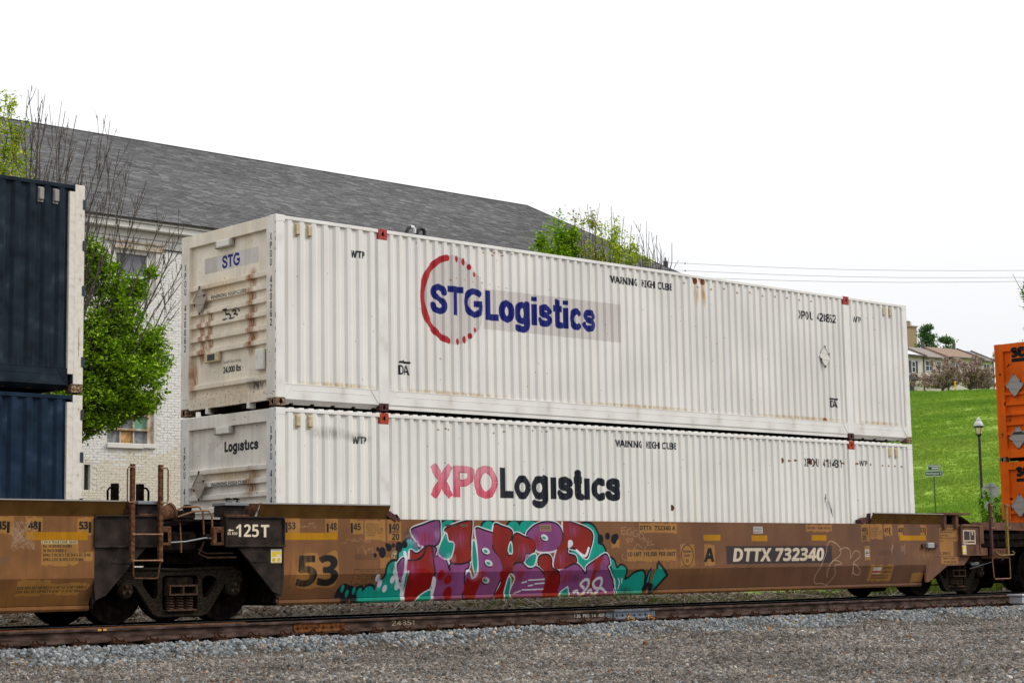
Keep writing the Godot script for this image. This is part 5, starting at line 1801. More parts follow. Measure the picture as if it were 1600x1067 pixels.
	pt.line(pt.curve([V(12.640,0.480),V(12.756,0.674),V(12.920,0.904),V(12.968,1.066),V(13.067,1.145),V(13.273,1.089),V(13.399,0.971),V(13.334,0.855),V(13.138,0.763),V(12.978,0.625),V(13.034,0.440)], false), 0.013, ch)
	pt.line(pt.curve([V(12.640,0.480),V(12.698,0.341),V(12.922,0.330),V(13.052,0.300)], false), 0.012, ch)
	pt.line(pt.curve([V(13.342,0.972),V(13.537,1.018),V(13.688,0.970),V(13.685,0.806)], false), 0.012, ch)
	pt.line(pt.curve([V(14.484,1.310),V(14.494,1.389)], false), 0.001, ch)
	pt.line(pt.curve([V(13.703,0.812),V(13.836,0.949),V(13.981,0.936),V(13.995,0.835),V(13.779,0.711),V(13.830,0.548),V(13.806,0.498),V(13.777,0.686),V(13.900,0.660),V(14.059,0.545),V(14.013,0.483),V(13.869,0.510),V(13.793,0.611)], false), 0.012, ch)
	var sc := hexc("b59a86")
	rng.seed = 6
	for q in [[V(15.047,1.102),V(15.139,0.876)], [V(15.348,1.117),V(15.550,0.874)], [V(1.086,1.199),V(1.645,1.114)], [V(0.268,1.426),V(0.643,1.322)], [V(1.384,1.080),V(1.698,0.943)]]:
		var pts := []
		for k in 16:
			pts.append(V(lerpf(q[0].x, q[1].x, clampf(k / 15.0 + rng.randf_range(-0.12, 0.12), 0, 1)), lerpf(q[0].y, q[1].y, rng.randf())))
		pt.line(pt.curve(pts, false), 0.005, sc)
	for q in [["E", 1092, 250, 0.1], ["G", 1140, 265, -0.1], ["G", 1195, 278, -0.2], ["O", 1250, 298, -0.3], ["N", 1300, 330, -0.4], ["A", 1340, 368, -0.4]]:
		pass
	pt.line([V(7.313,1.395),V(7.206,1.375),V(7.210,1.269),V(7.337,1.283)], 0.008, sc)
	pt.line([V(7.207,1.327),V(7.305,1.333)], 0.008, sc)
	pt.line(pt.curve([V(7.453,1.367),V(7.368,1.347),V(7.351,1.279),V(7.435,1.256),V(7.479,1.299),V(7.423,1.306)], false), 0.008, sc)
	pt.line(pt.curve([V(7.608,1.342),V(7.522,1.322),V(7.505,1.250),V(7.590,1.231),V(7.634,1.276),V(7.578,1.283)], false), 0.008, sc)
	pt.line(pt.curve([V(7.692,1.299),V(7.641,1.231),V(7.702,1.182),V(7.776,1.241),V(7.692,1.299)], false), 0.008, sc)
	pt.line([V(7.757,1.123),V(7.789,1.211),V(7.857,1.113),V(7.889,1.202)], 0.008, sc)
	pt.line([V(7.782,1.016),V(7.931,1.162),V(7.971,1.084)], 0.008, sc)
	pt.line([V(7.841,1.074),V(8.030,1.093)], 0.008, sc)
	pt.line([V(7.497,1.017),V(7.614,1.104),V(7.711,1.026)], 0.008, sc)
	pt.line(pt.curve([V(7.333,1.182),V(7.391,1.201),V(7.403,1.153),V(7.346,1.133),V(7.333,1.182)], false), 0.007, sc)
	pt.line(pt.curve([V(7.432,1.182),V(7.475,1.201),V(7.488,1.163),V(7.439,1.139),V(7.432,1.182)], false), 0.007, sc)
	pt.line(pt.curve([V(7.240,0.931),V(7.205,0.883),V(7.251,0.834),V(7.348,0.814)], false), 0.007, sc)
	var im := pt.done()
	# the coat has gone duller and redder towards the right-hand end
	var d := im.get_data()
	var w := im.get_width()
	for y in im.get_height():
		for x in w:
			var j := (y * w + x) * 4
			var dr := absi(d[j] - 130) + absi(d[j + 1] - 89) + absi(d[j + 2] - 58)
			if dr < 24:
				var f := smooth01((x / float(w) - 0.25) / 0.5) * 0.85
				d[j] = int(lerpf(d[j], 114, f))
				d[j + 1] = int(lerpf(d[j + 1], 82, f))
				d[j + 2] = int(lerpf(d[j + 2], 64, f))
	im.set_data(w, im.get_height(), false, Image.FORMAT_RGBA8, d)
	weather(im, 91, 0.09, 0.008, 0.02, 0.07, hexc("4a3020"), 0.25, 0.91)
	stain(im, pt, V(8.3, 0.75), 1.6, 0.14, hexc("a8763a"), 0.35, 3)
	stain(im, pt, V(9.2, 0.62), 0.9, 0.1, hexc("a8763a"), 0.3, 4)
	stain(im, pt, V(0.35, 0.75), 0.5, 0.4, hexc("b07c40"), 0.5, 5)
	stain(im, pt, V(8.0, 0.24), 9.0, 0.06, hexc("a06a26"), 0.6, 6)
	# sprayed colours run into one another
	for q in [[V(2.992,0.883)], [V(2.604,1.130)], [V(2.462,0.730)], [V(4.860,0.962)], [V(5.746,0.864)], [V(5.998,1.352)], [V(3.466,1.182)]]:
		stain(im, pt, q[0], 0.22, 0.2, hexc("8a4a78"), 0.75, 21)
	for q in [[V(3.934,0.571)], [V(2.766,1.199)], [V(4.826,0.614)], [V(5.869,0.545)], [V(5.157,1.126)], [V(3.197,0.582)], [V(6.599,0.763)]]:
		stain(im, pt, q[0], 0.2, 0.16, hexc("861a20"), 0.7, 22)
	# overspray at the edges of the painting
	for q in [V(1.122,0.342),V(1.432,0.302),V(1.836,0.583),V(2.447,1.269),V(2.324,0.490),V(2.148,0.734),V(3.711,0.219),V(3.144,0.213)]:
		stain(im, pt, q, 0.22, 0.13, hexc("25252a"), 0.4, 11)
	for q in [V(2.468,1.182),V(2.330,0.939),V(2.234,0.509),V(1.879,0.497),V(3.272,0.881),V(3.838,0.608),V(3.068,1.270)]:
		stain(im, pt, q, 0.16, 0.12, hexc("d0d2da"), 0.5, 12)
	for q in [V(4.540,0.708),V(4.820,0.870),V(5.531,0.642),V(5.904,0.863),V(6.107,0.541),V(6.651,0.686),V(7.414,0.292),V(8.158,0.317)]:
		stain(im, pt, q, 0.2, 0.1, hexc("3a1420"), 0.4, 13)
	stain(im, pt, V(15.3, 0.85), 0.4, 0.3, hexc("5a4a48"), 0.5, 7)
	stain(im, pt, V(16.2, 0.9), 0.5, 0.2, hexc("a87a4c"), 0.5, 8)
	return printed(im, 0.62)

func paint_graffiti(pt: Pt) -> void:
	var teal := hexc("0f9a88")
	var pur := hexc("8a4a80")
	var red := hexc("8c2620")
	var dred := hexc("8a0d0c")
	var wht := hexc("e2e4ec")
	var ink := hexc("17191f")
	# clouds behind the letters, outlined in black
	var clouds := [
		[V(1.463,0.243),V(1.449,0.336),V(1.465,0.428),V(1.541,0.444),V(1.573,0.384),V(1.638,0.459),V(1.737,0.462),V(1.813,0.405),V(1.835,0.498),V(1.947,0.599),V(1.993,0.761),V(2.082,0.837),V(2.194,0.850),V(2.222,0.974),V(2.332,1.130),V(2.446,1.182),V(2.603,1.077),V(2.601,0.868),V(2.440,0.731),V(2.433,0.216)],
		[V(3.103,1.253),V(3.093,1.412),V(3.188,1.480),V(3.306,1.480),V(3.376,1.422),V(3.362,1.289),V(3.253,1.129)],
		[V(3.949,1.290),V(3.963,1.407),V(4.050,1.471),V(4.160,1.468),V(4.220,1.400),V(4.217,1.254)],
		[V(4.490,1.310),V(4.518,1.410),V(4.619,1.475),V(4.744,1.457),V(4.791,1.310)],
		[V(4.541,1.291),V(4.532,1.410),V(4.608,1.466),V(4.708,1.439),V(4.730,1.338)],
		[V(4.792,1.301),V(4.808,1.439),V(4.911,1.486),V(5.089,1.478),V(5.203,1.423),V(5.136,1.311)],
		[V(6.187,1.400),V(6.350,1.452),V(6.511,1.401),V(6.615,1.258),V(6.616,1.115),V(6.732,1.067),V(6.775,0.943),V(6.493,0.840),V(6.326,0.689),V(6.088,0.805),V(5.962,1.031),V(6.360,0.916),V(6.480,1.296)],
		[V(6.876,0.841),V(6.999,0.813),V(7.064,0.682),V(7.191,0.732),V(7.309,0.650),V(7.314,0.496),V(7.407,0.504),V(7.552,0.599),V(7.752,0.616),V(7.831,0.440),V(7.803,0.222),V(7.076,0.221),V(7.030,0.490)]]
	for q in clouds:
		pt.line(pt.curve(q, true), 0.075, ink, true)
	for q in clouds:
		pt.smooth(q, teal)
	for q in [[V(1.885,0.979),V(2.018,1.053)], [V(2.219,1.061),V(2.332,1.104)], [V(6.681,1.182),V(6.856,1.236)], [V(7.012,1.182),V(7.069,1.221)]]:
		pt.ell(q[0], 0.07, 0.085, ink)
		pt.ell(q[1], 0.06, 0.06, ink)
	for q in [V(1.797,1.031),V(1.744,0.937),V(2.107,1.087),V(1.974,1.092)]:
		pt.ell(q, 0.03, 0.035, ink)
	pt.smooth([V(1.063,0.310),V(1.091,0.443),V(1.187,0.517),V(1.315,0.486),V(1.487,0.445),V(1.497,0.335),V(1.442,0.221),V(1.367,0.278),V(1.270,0.222),V(1.175,0.232),V(1.164,0.308)], ink)
	for q in [[V(1.176,0.442)], [V(1.282,0.364)], [V(1.405,0.404)], [V(1.499,0.368)]]:
		pt.ell(q[0], 0.034, 0.06, teal)
	# arrow at the right
	pt.poly([V(7.844,0.400),V(7.867,0.615),V(7.942,0.702),V(7.974,0.418),V(8.046,0.417),V(8.071,0.671),V(8.059,0.730),V(8.135,0.818),V(8.431,0.545),V(8.052,0.182),V(7.967,0.223),V(7.986,0.359),V(7.866,0.225),V(7.808,0.207)], ink)
	pt.poly([V(7.903,0.595),V(7.934,0.649),V(7.949,0.438),V(7.902,0.419)], teal)
	pt.poly([V(8.132,0.739),V(8.366,0.550),V(8.075,0.260),V(8.089,0.397),V(8.032,0.407),V(8.055,0.642),V(8.129,0.670)], teal)
	# white halo first, then colour, then the black line inside it
	var shapes := [
		[pur, [V(2.470,1.330),V(2.700,1.410),V(3.025,1.486),V(3.064,1.341),V(3.054,1.164),V(2.937,1.073),V(2.649,1.091),V(2.616,1.150),V(2.548,1.182)]],
		[red, [V(2.448,1.008),V(2.579,0.964),V(2.775,1.068),V(2.727,0.937),V(2.566,0.865),V(2.442,0.866)]],
		[pur, [V(2.856,1.055),V(2.983,1.032),V(2.941,0.909),V(3.074,0.935),V(3.189,0.846),V(3.257,0.687),V(3.282,0.801),V(3.639,0.821),V(3.653,0.727),V(3.581,0.692),V(3.598,0.558),V(3.666,0.362),V(3.644,0.220),V(3.016,0.230),V(3.005,0.532),V(2.929,0.585),V(2.828,0.726)]],
		[red, [V(2.374,0.849),V(2.555,0.858),V(2.693,0.916),V(2.787,1.068),V(2.890,1.055),V(2.921,0.831),V(2.953,0.637),V(2.894,0.551),V(2.897,0.420),V(2.625,0.216),V(2.433,0.221),V(2.439,0.658),V(2.349,0.706)]],
		[pur, [V(2.182,0.794),V(2.307,0.896),V(2.318,0.732),V(2.302,0.525),V(2.224,0.586),V(2.174,0.699)]],
		[red, [V(3.157,1.320),V(3.245,1.381),V(3.692,1.487),V(3.738,1.379),V(3.704,1.128),V(3.694,0.839),V(3.271,0.814),V(3.342,1.129),V(3.253,1.161),V(3.208,1.235)]],
		[pur, [V(3.817,1.353),V(4.023,1.326),V(4.291,1.245),V(4.276,1.118),V(4.184,1.088),V(4.212,1.001),V(4.332,0.892),V(4.403,0.746),V(4.413,0.637),V(4.359,0.421),V(4.231,0.211),V(3.668,0.220),V(3.662,0.397),V(3.603,0.576),V(3.659,0.664),V(3.765,0.547),V(3.863,0.626),V(3.867,0.823),V(3.848,1.092)]],
		[red, [V(4.220,1.414),V(4.382,1.400),V(4.624,1.301),V(4.517,1.000),V(4.565,0.927),V(4.666,1.264),V(4.904,1.228),V(5.137,1.145),V(5.088,0.951),V(4.923,0.943),V(4.856,0.815),V(4.667,0.784),V(4.688,0.634),V(4.543,0.617),V(4.534,0.208),V(4.319,0.212),V(4.406,0.456),V(4.411,0.710),V(4.321,0.892),V(4.183,1.091)]],
		[pur, [V(4.654,0.771),V(4.818,0.801),V(4.973,0.704),V(5.146,0.730),V(5.298,0.645),V(5.403,0.514),V(5.405,0.218),V(4.716,0.229),V(4.716,0.542),V(4.626,0.635)]],
		[red, [V(5.198,0.757),V(5.207,0.877),V(5.293,0.928),V(5.435,0.925),V(5.506,0.856),V(5.520,0.713),V(5.674,0.640),V(5.756,0.472),V(5.754,0.226),V(5.416,0.222),V(5.412,0.458),V(5.324,0.645)]],
		[pur, [V(4.943,1.252),V(5.061,1.376),V(5.242,1.451),V(5.450,1.476),V(5.657,1.435),V(5.764,1.313),V(5.768,1.163),V(5.646,1.023),V(5.410,0.977),V(5.166,1.001),V(5.126,1.145)]],
		[red, [V(5.796,1.482),V(5.975,1.474),V(6.481,1.300),V(6.393,0.945),V(6.305,0.869),V(6.094,1.003),V(5.923,1.047),V(5.965,1.125),V(5.881,0.957),V(6.065,0.899),V(6.077,0.767),V(5.820,0.695),V(5.559,0.716),V(5.632,0.995),V(5.782,1.182)]],
		[pur, [V(5.807,0.695),V(6.087,0.771),V(6.318,0.605),V(6.332,0.718),V(6.574,0.839),V(6.810,0.933),V(6.901,0.779),V(6.844,0.713),V(6.936,0.587),V(7.061,0.432),V(7.076,0.218),V(6.044,0.214),V(5.983,0.403),V(5.782,0.285),V(5.767,0.509),V(5.688,0.650)]]]
	for q in shapes:
		pt.line(pt.curve(q[1], true), 0.066, wht, true)
	for q in shapes:
		pt.smooth(q[1], q[0])
		var cv := pt.curve(q[1], true)
		pt.line(cv.slice(0, int(cv.size() * 0.66)), 0.026, ink)
	# lower part of the letters in a deeper red, and drips
	pt.smooth([V(2.416,0.662),V(2.599,0.729),V(2.827,0.691),V(2.917,0.568),V(2.880,0.411),V(2.626,0.225),V(2.444,0.229)], dred)
	pt.smooth([V(3.634,0.558),V(3.769,0.524),V(3.937,0.679),V(3.971,0.571),V(3.879,0.215),V(3.682,0.223)], dred)
	pt.smooth([V(4.341,0.638),V(4.466,0.709),V(4.615,0.708),V(4.537,0.563),V(4.529,0.219),V(4.336,0.223),V(4.411,0.456)], dred)
	pt.smooth([V(5.531,0.661),V(5.674,0.622),V(5.740,0.453),V(5.733,0.234),V(5.437,0.236),V(5.434,0.440)], dred)
	for q in [[V(3.085,0.622),V(3.150,0.565)], [V(3.248,0.546),V(3.317,0.492)], [V(3.309,0.324),V(3.390,0.243)]]:
		pt.ell(q[0], (q[1].x - q[0].x) * 1.1, absf(q[1].y - q[0].y) * 1.4, dred)
	pt.smooth([V(6.518,0.782),V(6.713,0.895),V(6.725,0.838),V(6.597,0.687),V(6.560,0.383),V(6.492,0.394)], red)
	# teal gaps with white edges
	for q in [[V(2.648,0.216),V(2.926,0.384),V(2.935,0.222)], [V(4.557,0.554),V(4.630,0.471),V(4.644,0.220),V(4.559,0.218)], [V(4.907,0.814),V(5.036,0.915),V(5.151,0.923),V(5.096,0.758),V(4.974,0.750)], [V(5.807,0.247),V(5.969,0.365),V(6.004,0.221)], [V(3.752,1.128),V(3.796,1.128),V(3.843,0.823),V(3.803,0.627),V(3.742,0.824)], [V(4.535,1.000),V(4.587,1.127),V(4.601,0.963)], [V(3.125,1.200),V(3.185,1.270),V(3.230,1.146),V(3.342,1.102),V(3.249,0.881),V(3.028,0.962)]]:
		pt.line(pt.curve(q, true), 0.05, wht, true)
		pt.smooth(q, teal)
	pt.smooth([V(2.918,0.585),V(2.964,0.594),V(3.014,0.514),V(3.016,0.234),V(2.970,0.235),V(2.950,0.445)], wht)
	pt.smooth([V(5.908,1.159),V(5.993,1.163),V(6.017,1.097),V(5.963,1.050),V(5.899,1.035)], wht)
	pt.line(pt.curve([V(6.094,0.993),V(6.226,0.917),V(6.319,0.907),V(6.391,1.030)], false), 0.05, wht)
	# eyes
	for q in [[V(4.035,0.993)], [V(4.090,0.800)], [V(4.067,0.525)], [V(5.352,1.210)]]:
		pt.ell(q[0] + V(-0.012, -0.012), 0.092, 0.055, ink, -0.3)
		pt.ell(q[0], 0.088, 0.05, wht, -0.3)
		pt.ell(q[0] + V(-0.01, -0.005), 0.045, 0.022, teal, -0.3)
	# spray blobs, speed lines and the loops at the right
	for q in [[V(1.815,0.592)], [V(1.873,0.506)], [V(2.000,0.427)], [V(2.112,0.562)], [V(2.234,0.457)]]:
		pt.ell(q[0], 0.045, 0.06, wht)
	pt.line([V(2.149,0.820),V(2.114,0.665),V(2.234,0.492),V(2.323,0.421)], 0.04, wht)
	pt.line([V(2.330,0.974),V(2.363,0.887),V(2.325,0.594),V(2.377,0.231)], 0.06, wht)
	for q in [[V(5.026,0.510),V(5.385,0.520)], [V(5.190,0.447),V(5.401,0.459)], [V(4.933,0.353),V(5.409,0.357)], [V(4.756,0.296),V(4.895,0.339)], [V(4.891,0.470),V(4.987,0.487)], [V(5.049,0.418),V(5.151,0.429)]]:
		pt.line(q, 0.024, wht)
	pt.line(pt.curve([V(6.139,0.293),V(6.220,0.314),V(6.263,0.238),V(6.367,0.274),V(6.457,0.385),V(6.441,0.484),V(6.347,0.497),V(6.269,0.426),V(6.369,0.358)], false), 0.05, wht)
	pt.line(pt.curve([V(6.475,0.290),V(6.552,0.323),V(6.582,0.247),V(6.693,0.286),V(6.773,0.408),V(6.741,0.510),V(6.645,0.515),V(6.567,0.440),V(6.654,0.353),V(6.804,0.345),V(6.912,0.282)], false), 0.05, wht)
	for q in [[V(7.058,0.509),V(7.123,0.393),V(7.126,0.230)], [V(7.164,0.511),V(7.217,0.430),V(7.219,0.324)], [V(7.248,0.510),V(7.273,0.429)]]:
		pt.line(pt.curve(q, false), 0.022, wht)
	# a stencilled patch left showing through
	pt.rect(V(5.247,1.419),V(5.510,1.316), hexc("b08d78"))
	for k in 3:
		pt.rect([V(5.261,1.401)][0] + V(0, -0.027 * k), [V(5.494,1.387)][0] + V(0, -0.027 * k), hexc("54433c"))
	pt.rect(V(3.171,1.416),V(3.411,1.385), hexc("54433c"))
	pt.rect(V(3.490,1.425),V(3.649,1.382), hexc("6a564a"))

func build_cars() -> void:
	# ---- the brown car in the middle
	var t := thing("well_car", "brown articulated well car with graffiti and a dark number board along its side", "rail car", Vector3.ZERO, "well cars of the train")
	var tex := car_prints()
	var sh := Mb.new()
	side_shell(sh, 0.03, 16.24)
	sh.uv_plan(Vector3(-0.02, 0.2, 0), Vector3(1.0 / 18.24, 0, 0), Vector3(0, 1.0 / 1.3, 0))
	part("side_sill", sh, tex, t)
	var fs := Mb.new()
	fs.tube([Vector3(0.03, 0.297, 1.3085), Vector3(16.24, 0.297, 1.3085)], 0.0045, 0.0045, 4)
	part("weld_seam", fs, M.black, t)
	# right-hand end web, cut back over the truck
	var ew := Mb.new()
	ew.prism(PackedVector2Array([V(16.24, 1.49), V(16.24, 0.30), V(16.33, 0.31), V(16.62, 0.45), V(17.0, 0.63), V(17.62, 0.64), V(17.86, 0.82), V(17.86, 1.49)]), Transform3D(Basis.IDENTITY, Vector3(0, 0, 1.40)), 0.05)
	ew.uv_plan(Vector3(-0.02, 0.2, 0), Vector3(1.0 / 18.24, 0, 0), Vector3(0, 1.0 / 1.3, 0))
	part("end_web", ew, tex, t)
	car_common(t, -0.0, 17.9, M.car_brown_dull)
	articulated_end(t, 0.0, 1.0, true)
	# lettering on the grey box
	var lt := Mb.new()
	for q in [["125", [V(-0.818,1.217),V(-0.818,1.396),V(-0.418,1.212)], "bold"], ["T", [V(-0.380,1.212),V(-0.380,1.392),V(-0.234,1.212)], "bold"], ["REL ROD", [V(-0.976,1.246),V(-0.976,1.284),V(-0.793,1.244)], "bold"]]:
		var a: Array = q[1]
		for tr in text_polys(q[0], a[0], a[1], V(a[2].x, a[0].y), q[2]):
			lt.tri(Vector3(tr[0].x, tr[0].y, 1.4535), Vector3(tr[1].x, tr[1].y, 1.4535), Vector3(tr[2].x, tr[2].y, 1.4535))
	var ar := [V(-0.962,1.310),V(-0.913,1.331),V(-0.913,1.290),V(-0.858,1.311)]
	lt.tri(Vector3(ar[0].x, ar[0].y, 1.4535), Vector3(ar[2].x, ar[2].y, 1.4535), Vector3(ar[1].x, ar[1].y, 1.4535))
	lt.box(Vector3(ar[1].x, ar[0].y - 0.008, 1.4525), Vector3(ar[3].x, ar[0].y + 0.008, 1.4535))
	part("lettering", lt, flat("cream_letter", hexc("dccdb6"), 0.7), t)
	# yellow instruction placard
	var yp := [V(-0.199,1.037),V(-0.010,0.830)]
	var pt := Pt.new(0, 0, 0.17, 0.22, 128, hexc("d9d2bc"))
	pt.rect(V(0, 0), V(0.17, 0.015), hexc("8a6a20"))
	pt.rect(V(0.01, 0.1), V(0.16, 0.18), hexc("d6b92c"))
	pt.rect(V(0.09, 0.1), V(0.15, 0.14), hexc("cfc8bc"))
	for k in 3:
		pt.rect(V(0.02, 0.192 + k * 0.008), V(0.15, 0.195 + k * 0.008), hexc("6a6258"))
	pt.ell(V(0.045, 0.055), 0.03, 0.033, hexc("c9ad1c"))
	pt.ell(V(0.125, 0.055), 0.03, 0.033, hexc("c9ad1c"))
	pt.line([V(0.025, 0.04), V(0.065, 0.07)], 0.006, hexc("7a6a20"))
	var im := printed(pt.done())
	var pm := Mb.new()
	pm.box(Vector3(yp[0].x, yp[1].y, 1.444), Vector3(yp[1].x, yp[0].y, 1.449))
	pm.uv_plan(Vector3(yp[0].x, yp[1].y, 0), Vector3(1.0 / (yp[1].x - yp[0].x), 0, 0), Vector3(0, 1.0 / (yp[0].y - yp[1].y), 0))
	part("instruction_label", pm, im, t)
	var pm2 := Mb.new()
	var y2 := [V(17.457,1.056),V(17.635,0.854)]
	pm2.box(Vector3(y2[0].x, y2[1].y, 1.505), Vector3(y2[1].x, y2[0].y, 1.513))
	pm2.uv_plan(Vector3(y2[0].x, y2[1].y, 0), Vector3(1.0 / (y2[1].x - y2[0].x), 0, 0), Vector3(0, 1.0 / (y2[0].y - y2[1].y), 0))
	part("instruction_label", pm2, im, t)
	flap(t, -0.42, 2.0, M.flap_brown)
	flap(t, 14.42, 16.83, M.flap_brown)
	var tip := Mb.new()
	tip.obox(Transform3D(Basis(Vector3.BACK, -0.5), Vector3(2.08, 1.54, 1.40)), Vector3(0.22, 0.09, 0.12))
	tip.obox(Transform3D(Basis(Vector3.BACK, -0.9), Vector3(2.2, 1.51, 1.40)), Vector3(0.12, 0.04, 0.12))
	part("flap_hinge", tip, M.casting_dark, t)
	var tip2 := Mb.new()
	tip2.obox(Transform3D(Basis(Vector3.BACK, 0.25), Vector3(14.2, 1.545, 1.38)), Vector3(0.2, 0.1, 0.14))
	tip2.quad(Vector3(14.40, 1.49, 1.45), Vector3(14.43, 1.49, 1.3), Vector3(14.43, 1.70, 1.34), Vector3(14.32, 1.70, 1.52))
	part("flap_hinge", tip2, M.casting_dark, t)
	# A-end: raised rimmed panel, guide posts and sloped cap plate
	var bx := Mb.new()
	bx.box(Vector3(17.47, 0.845, 1.30), Vector3(18.17, 1.455, 1.50))
	var eb := part("end_box", bx, M.car_brown_dull, t)
	var rm := Mb.new()
	rm.tube([Vector3(17.47, 0.845, 1.51), Vector3(17.47, 1.43, 1.51), Vector3(17.5, 1.46, 1.51), Vector3(18.14, 1.46, 1.51), Vector3(18.17, 1.43, 1.51), Vector3(18.17, 0.845, 1.51), Vector3(17.47, 0.845, 1.51)], 0.018, 0.018, 6)
	part("rim", rm, M.car_brown_dull, eb)
	var dp := [V(17.551,1.371),V(18.005,1.077)]
	var pt3 := Pt.new(0, 0, 0.5, 0.6, 200, hexc("cdb99e"))
	pt3.rect(V(0.03, 0.17), V(0.27, 0.56), hexc("3c3638"))
	pt3.rect(V(0.29, 0.17), V(0.47, 0.56), hexc("3c3638"))
	pt3.rect(V(0.03, 0.05), V(0.47, 0.13), hexc("5a4c46"))
	pt3.ell(V(0.38, 0.5), 0.04, 0.03, hexc("cdb99e"))
	pt3.ell(V(0.38, 0.42), 0.025, 0.03, hexc("cdb99e"))
	for k in 5:
		pt3.rect(V(0.06, 0.22 + k * 0.06), V(0.24, 0.225 + k * 0.06), hexc("4c4446"))
	pt3.rect(V(0.05, 0.075), V(0.18, 0.105), hexc("a8988a"))
	var dm := Mb.new()
	dm.box(Vector3(dp[0].x, dp[1].y, 1.5), Vector3(dp[1].x, dp[0].y, 1.507))
	dm.uv_plan(Vector3(dp[0].x, dp[1].y, 0), Vector3(1.0 / (dp[1].x - dp[0].x), 0, 0), Vector3(0, 1.0 / (dp[0].y - dp[1].y), 0))
	part("data_board", dm, printed(pt3.done()), eb)
	for x in [16.93, 17.36]:
		var m := Mb.new()
		m.cbox(Vector3(x - 0.05, 1.40, 1.40), Vector3(x + 0.05, 1.69, 1.5), 0.008)
		part("guide_post", m, M.car_brown_dull, t)
	var cp := Mb.new()
	cp.box(Vector3(16.84, 1.69, 1.1), Vector3(17.8, 1.735, 1.53))
	cp.quad(Vector3(17.50, 1.67, 1.5), Vector3(17.95, 1.49, 1.5), Vector3(17.95, 1.49, 0.9), Vector3(17.50, 1.67, 0.9))
	cp.box(Vector3(17.55, 1.47, 0.9), Vector3(18.0, 1.5, 1.5))
	part("cap_plate", cp, M.car_brown_dull, t)
	var pk := Mb.new()
	pk.box(Vector3(16.99, 1.49, 0.9), Vector3(17.5, 1.68, 1.30))
	part("guide_box", pk, M.grime, t)
	var lug := Mb.new()
	for q in [[V(16.136,1.046)], [V(16.570,1.038)]]:
		lug.lathe([V(0.05, 0.0), V(0.05, 0.05), V(0.0, 0.05)], Transform3D(Basis(Vector3.RIGHT, PI / 2), Vector3(q[0].x, q[0].y, 1.45)), 10)
	var lc := [V(16.379,1.053)]
	var lgp := part("tie_lug", lug, M.casting_dark, t)
	var lg := Mb.new()
	lg.cbox(Vector3(lc[0].x - 0.13, lc[0].y - 0.055, 1.45), Vector3(lc[0].x + 0.1, lc[0].y + 0.055, 1.52), 0.01)
	part("reader_tag", lg, M.galv, lgp)
	var br := Mb.new()
	br.cbox(Vector3(18.18, 1.08, 1.30), Vector3(18.38, 1.47, 1.48), 0.012)
	br.box(Vector3(18.18, 0.84, 1.32), Vector3(18.50, 1.0, 1.47))
	part("corner_bracket", br, M.car_brown_dull, t)
	var pf := Mb.new()
	pf.box(Vector3(16.3, 1.40, -1.42), Vector3(18.2, 1.47, 1.29))
	pf.box(Vector3(16.3, 0.84, -0.5), Vector3(18.2, 1.39, 0.5))
	pf.box(Vector3(16.24, 0.25, -1.3), Vector3(16.29, 1.48, 1.3))
	part("platform", pf, M.grime, t)
	# coupler
	var cpl := Mb.new()
	cpl.cbox(Vector3(18.2, 0.72, -0.12), Vector3(18.9, 0.94, 0.12), 0.03)
	cpl.cbox(Vector3(18.75, 0.68, -0.2), Vector3(19.1, 0.98, 0.2), 0.05)
	part("coupler", cpl, M.steel_cast, t)
	# ---- the left unit
	var lf := thing("well_car", "golden brown well car at the left edge, with a ladder at its end", "rail car", Vector3.ZERO, "well cars of the train")
	var ls := Mb.new()
	side_shell(ls, -12.0, -3.115)
	var lp := Pt.new(-6.4, 0.2, 3.3, 1.3, 768, hexc("885d38"))
	var tan_ := hexc("a87a40")
	var blk := hexc("25211e")
	rng.seed = 4
	for q in [[V(-4.535,1.456),V(-4.347,1.267)], [V(-4.141,1.455),V(-3.902,1.297)], [V(-3.374,1.461),V(-3.150,1.263)], [V(-3.907,1.118),V(-3.390,0.850)], [V(-3.409,0.995),V(-3.171,0.914)], [V(-4.235,0.626),V(-3.772,0.569)], [V(-4.234,0.576),V(-3.140,0.457)]]:
		lp.ragged(q[0], q[1], 0.03, tan_, rng)
	for q in [["45", [V(-4.551,1.312),V(-4.553,1.414),V(-4.425,1.312)], [V(-4.415,1.412),V(-4.374,1.263)]], ["48", [V(-4.103,1.316),V(-4.104,1.416),V(-3.971,1.317)], [V(-3.960,1.415),V(-3.921,1.282)]], ["53", [V(-3.351,1.319),V(-3.353,1.418),V(-3.220,1.319)], [V(-3.207,1.416),V(-3.164,1.267)]]]:
		txt(lp, q[0], q[1], blk, "bold", 0.004)
		lp.rect(q[2][0], q[2][1], blk)
	lp.rect(V(-4.141,1.278),V(-3.218,1.171), hexc("b57c08"))
	lp.line([V(-3.687,1.276),V(-3.685,1.174)], 0.006, hexc("96680a"))
	lp.rect(V(-3.911,1.168),V(-3.375,1.120), hexc("d8c690"))
	lp.rect(V(-4.526,0.951),V(-4.358,0.852), hexc("7d5a40"))
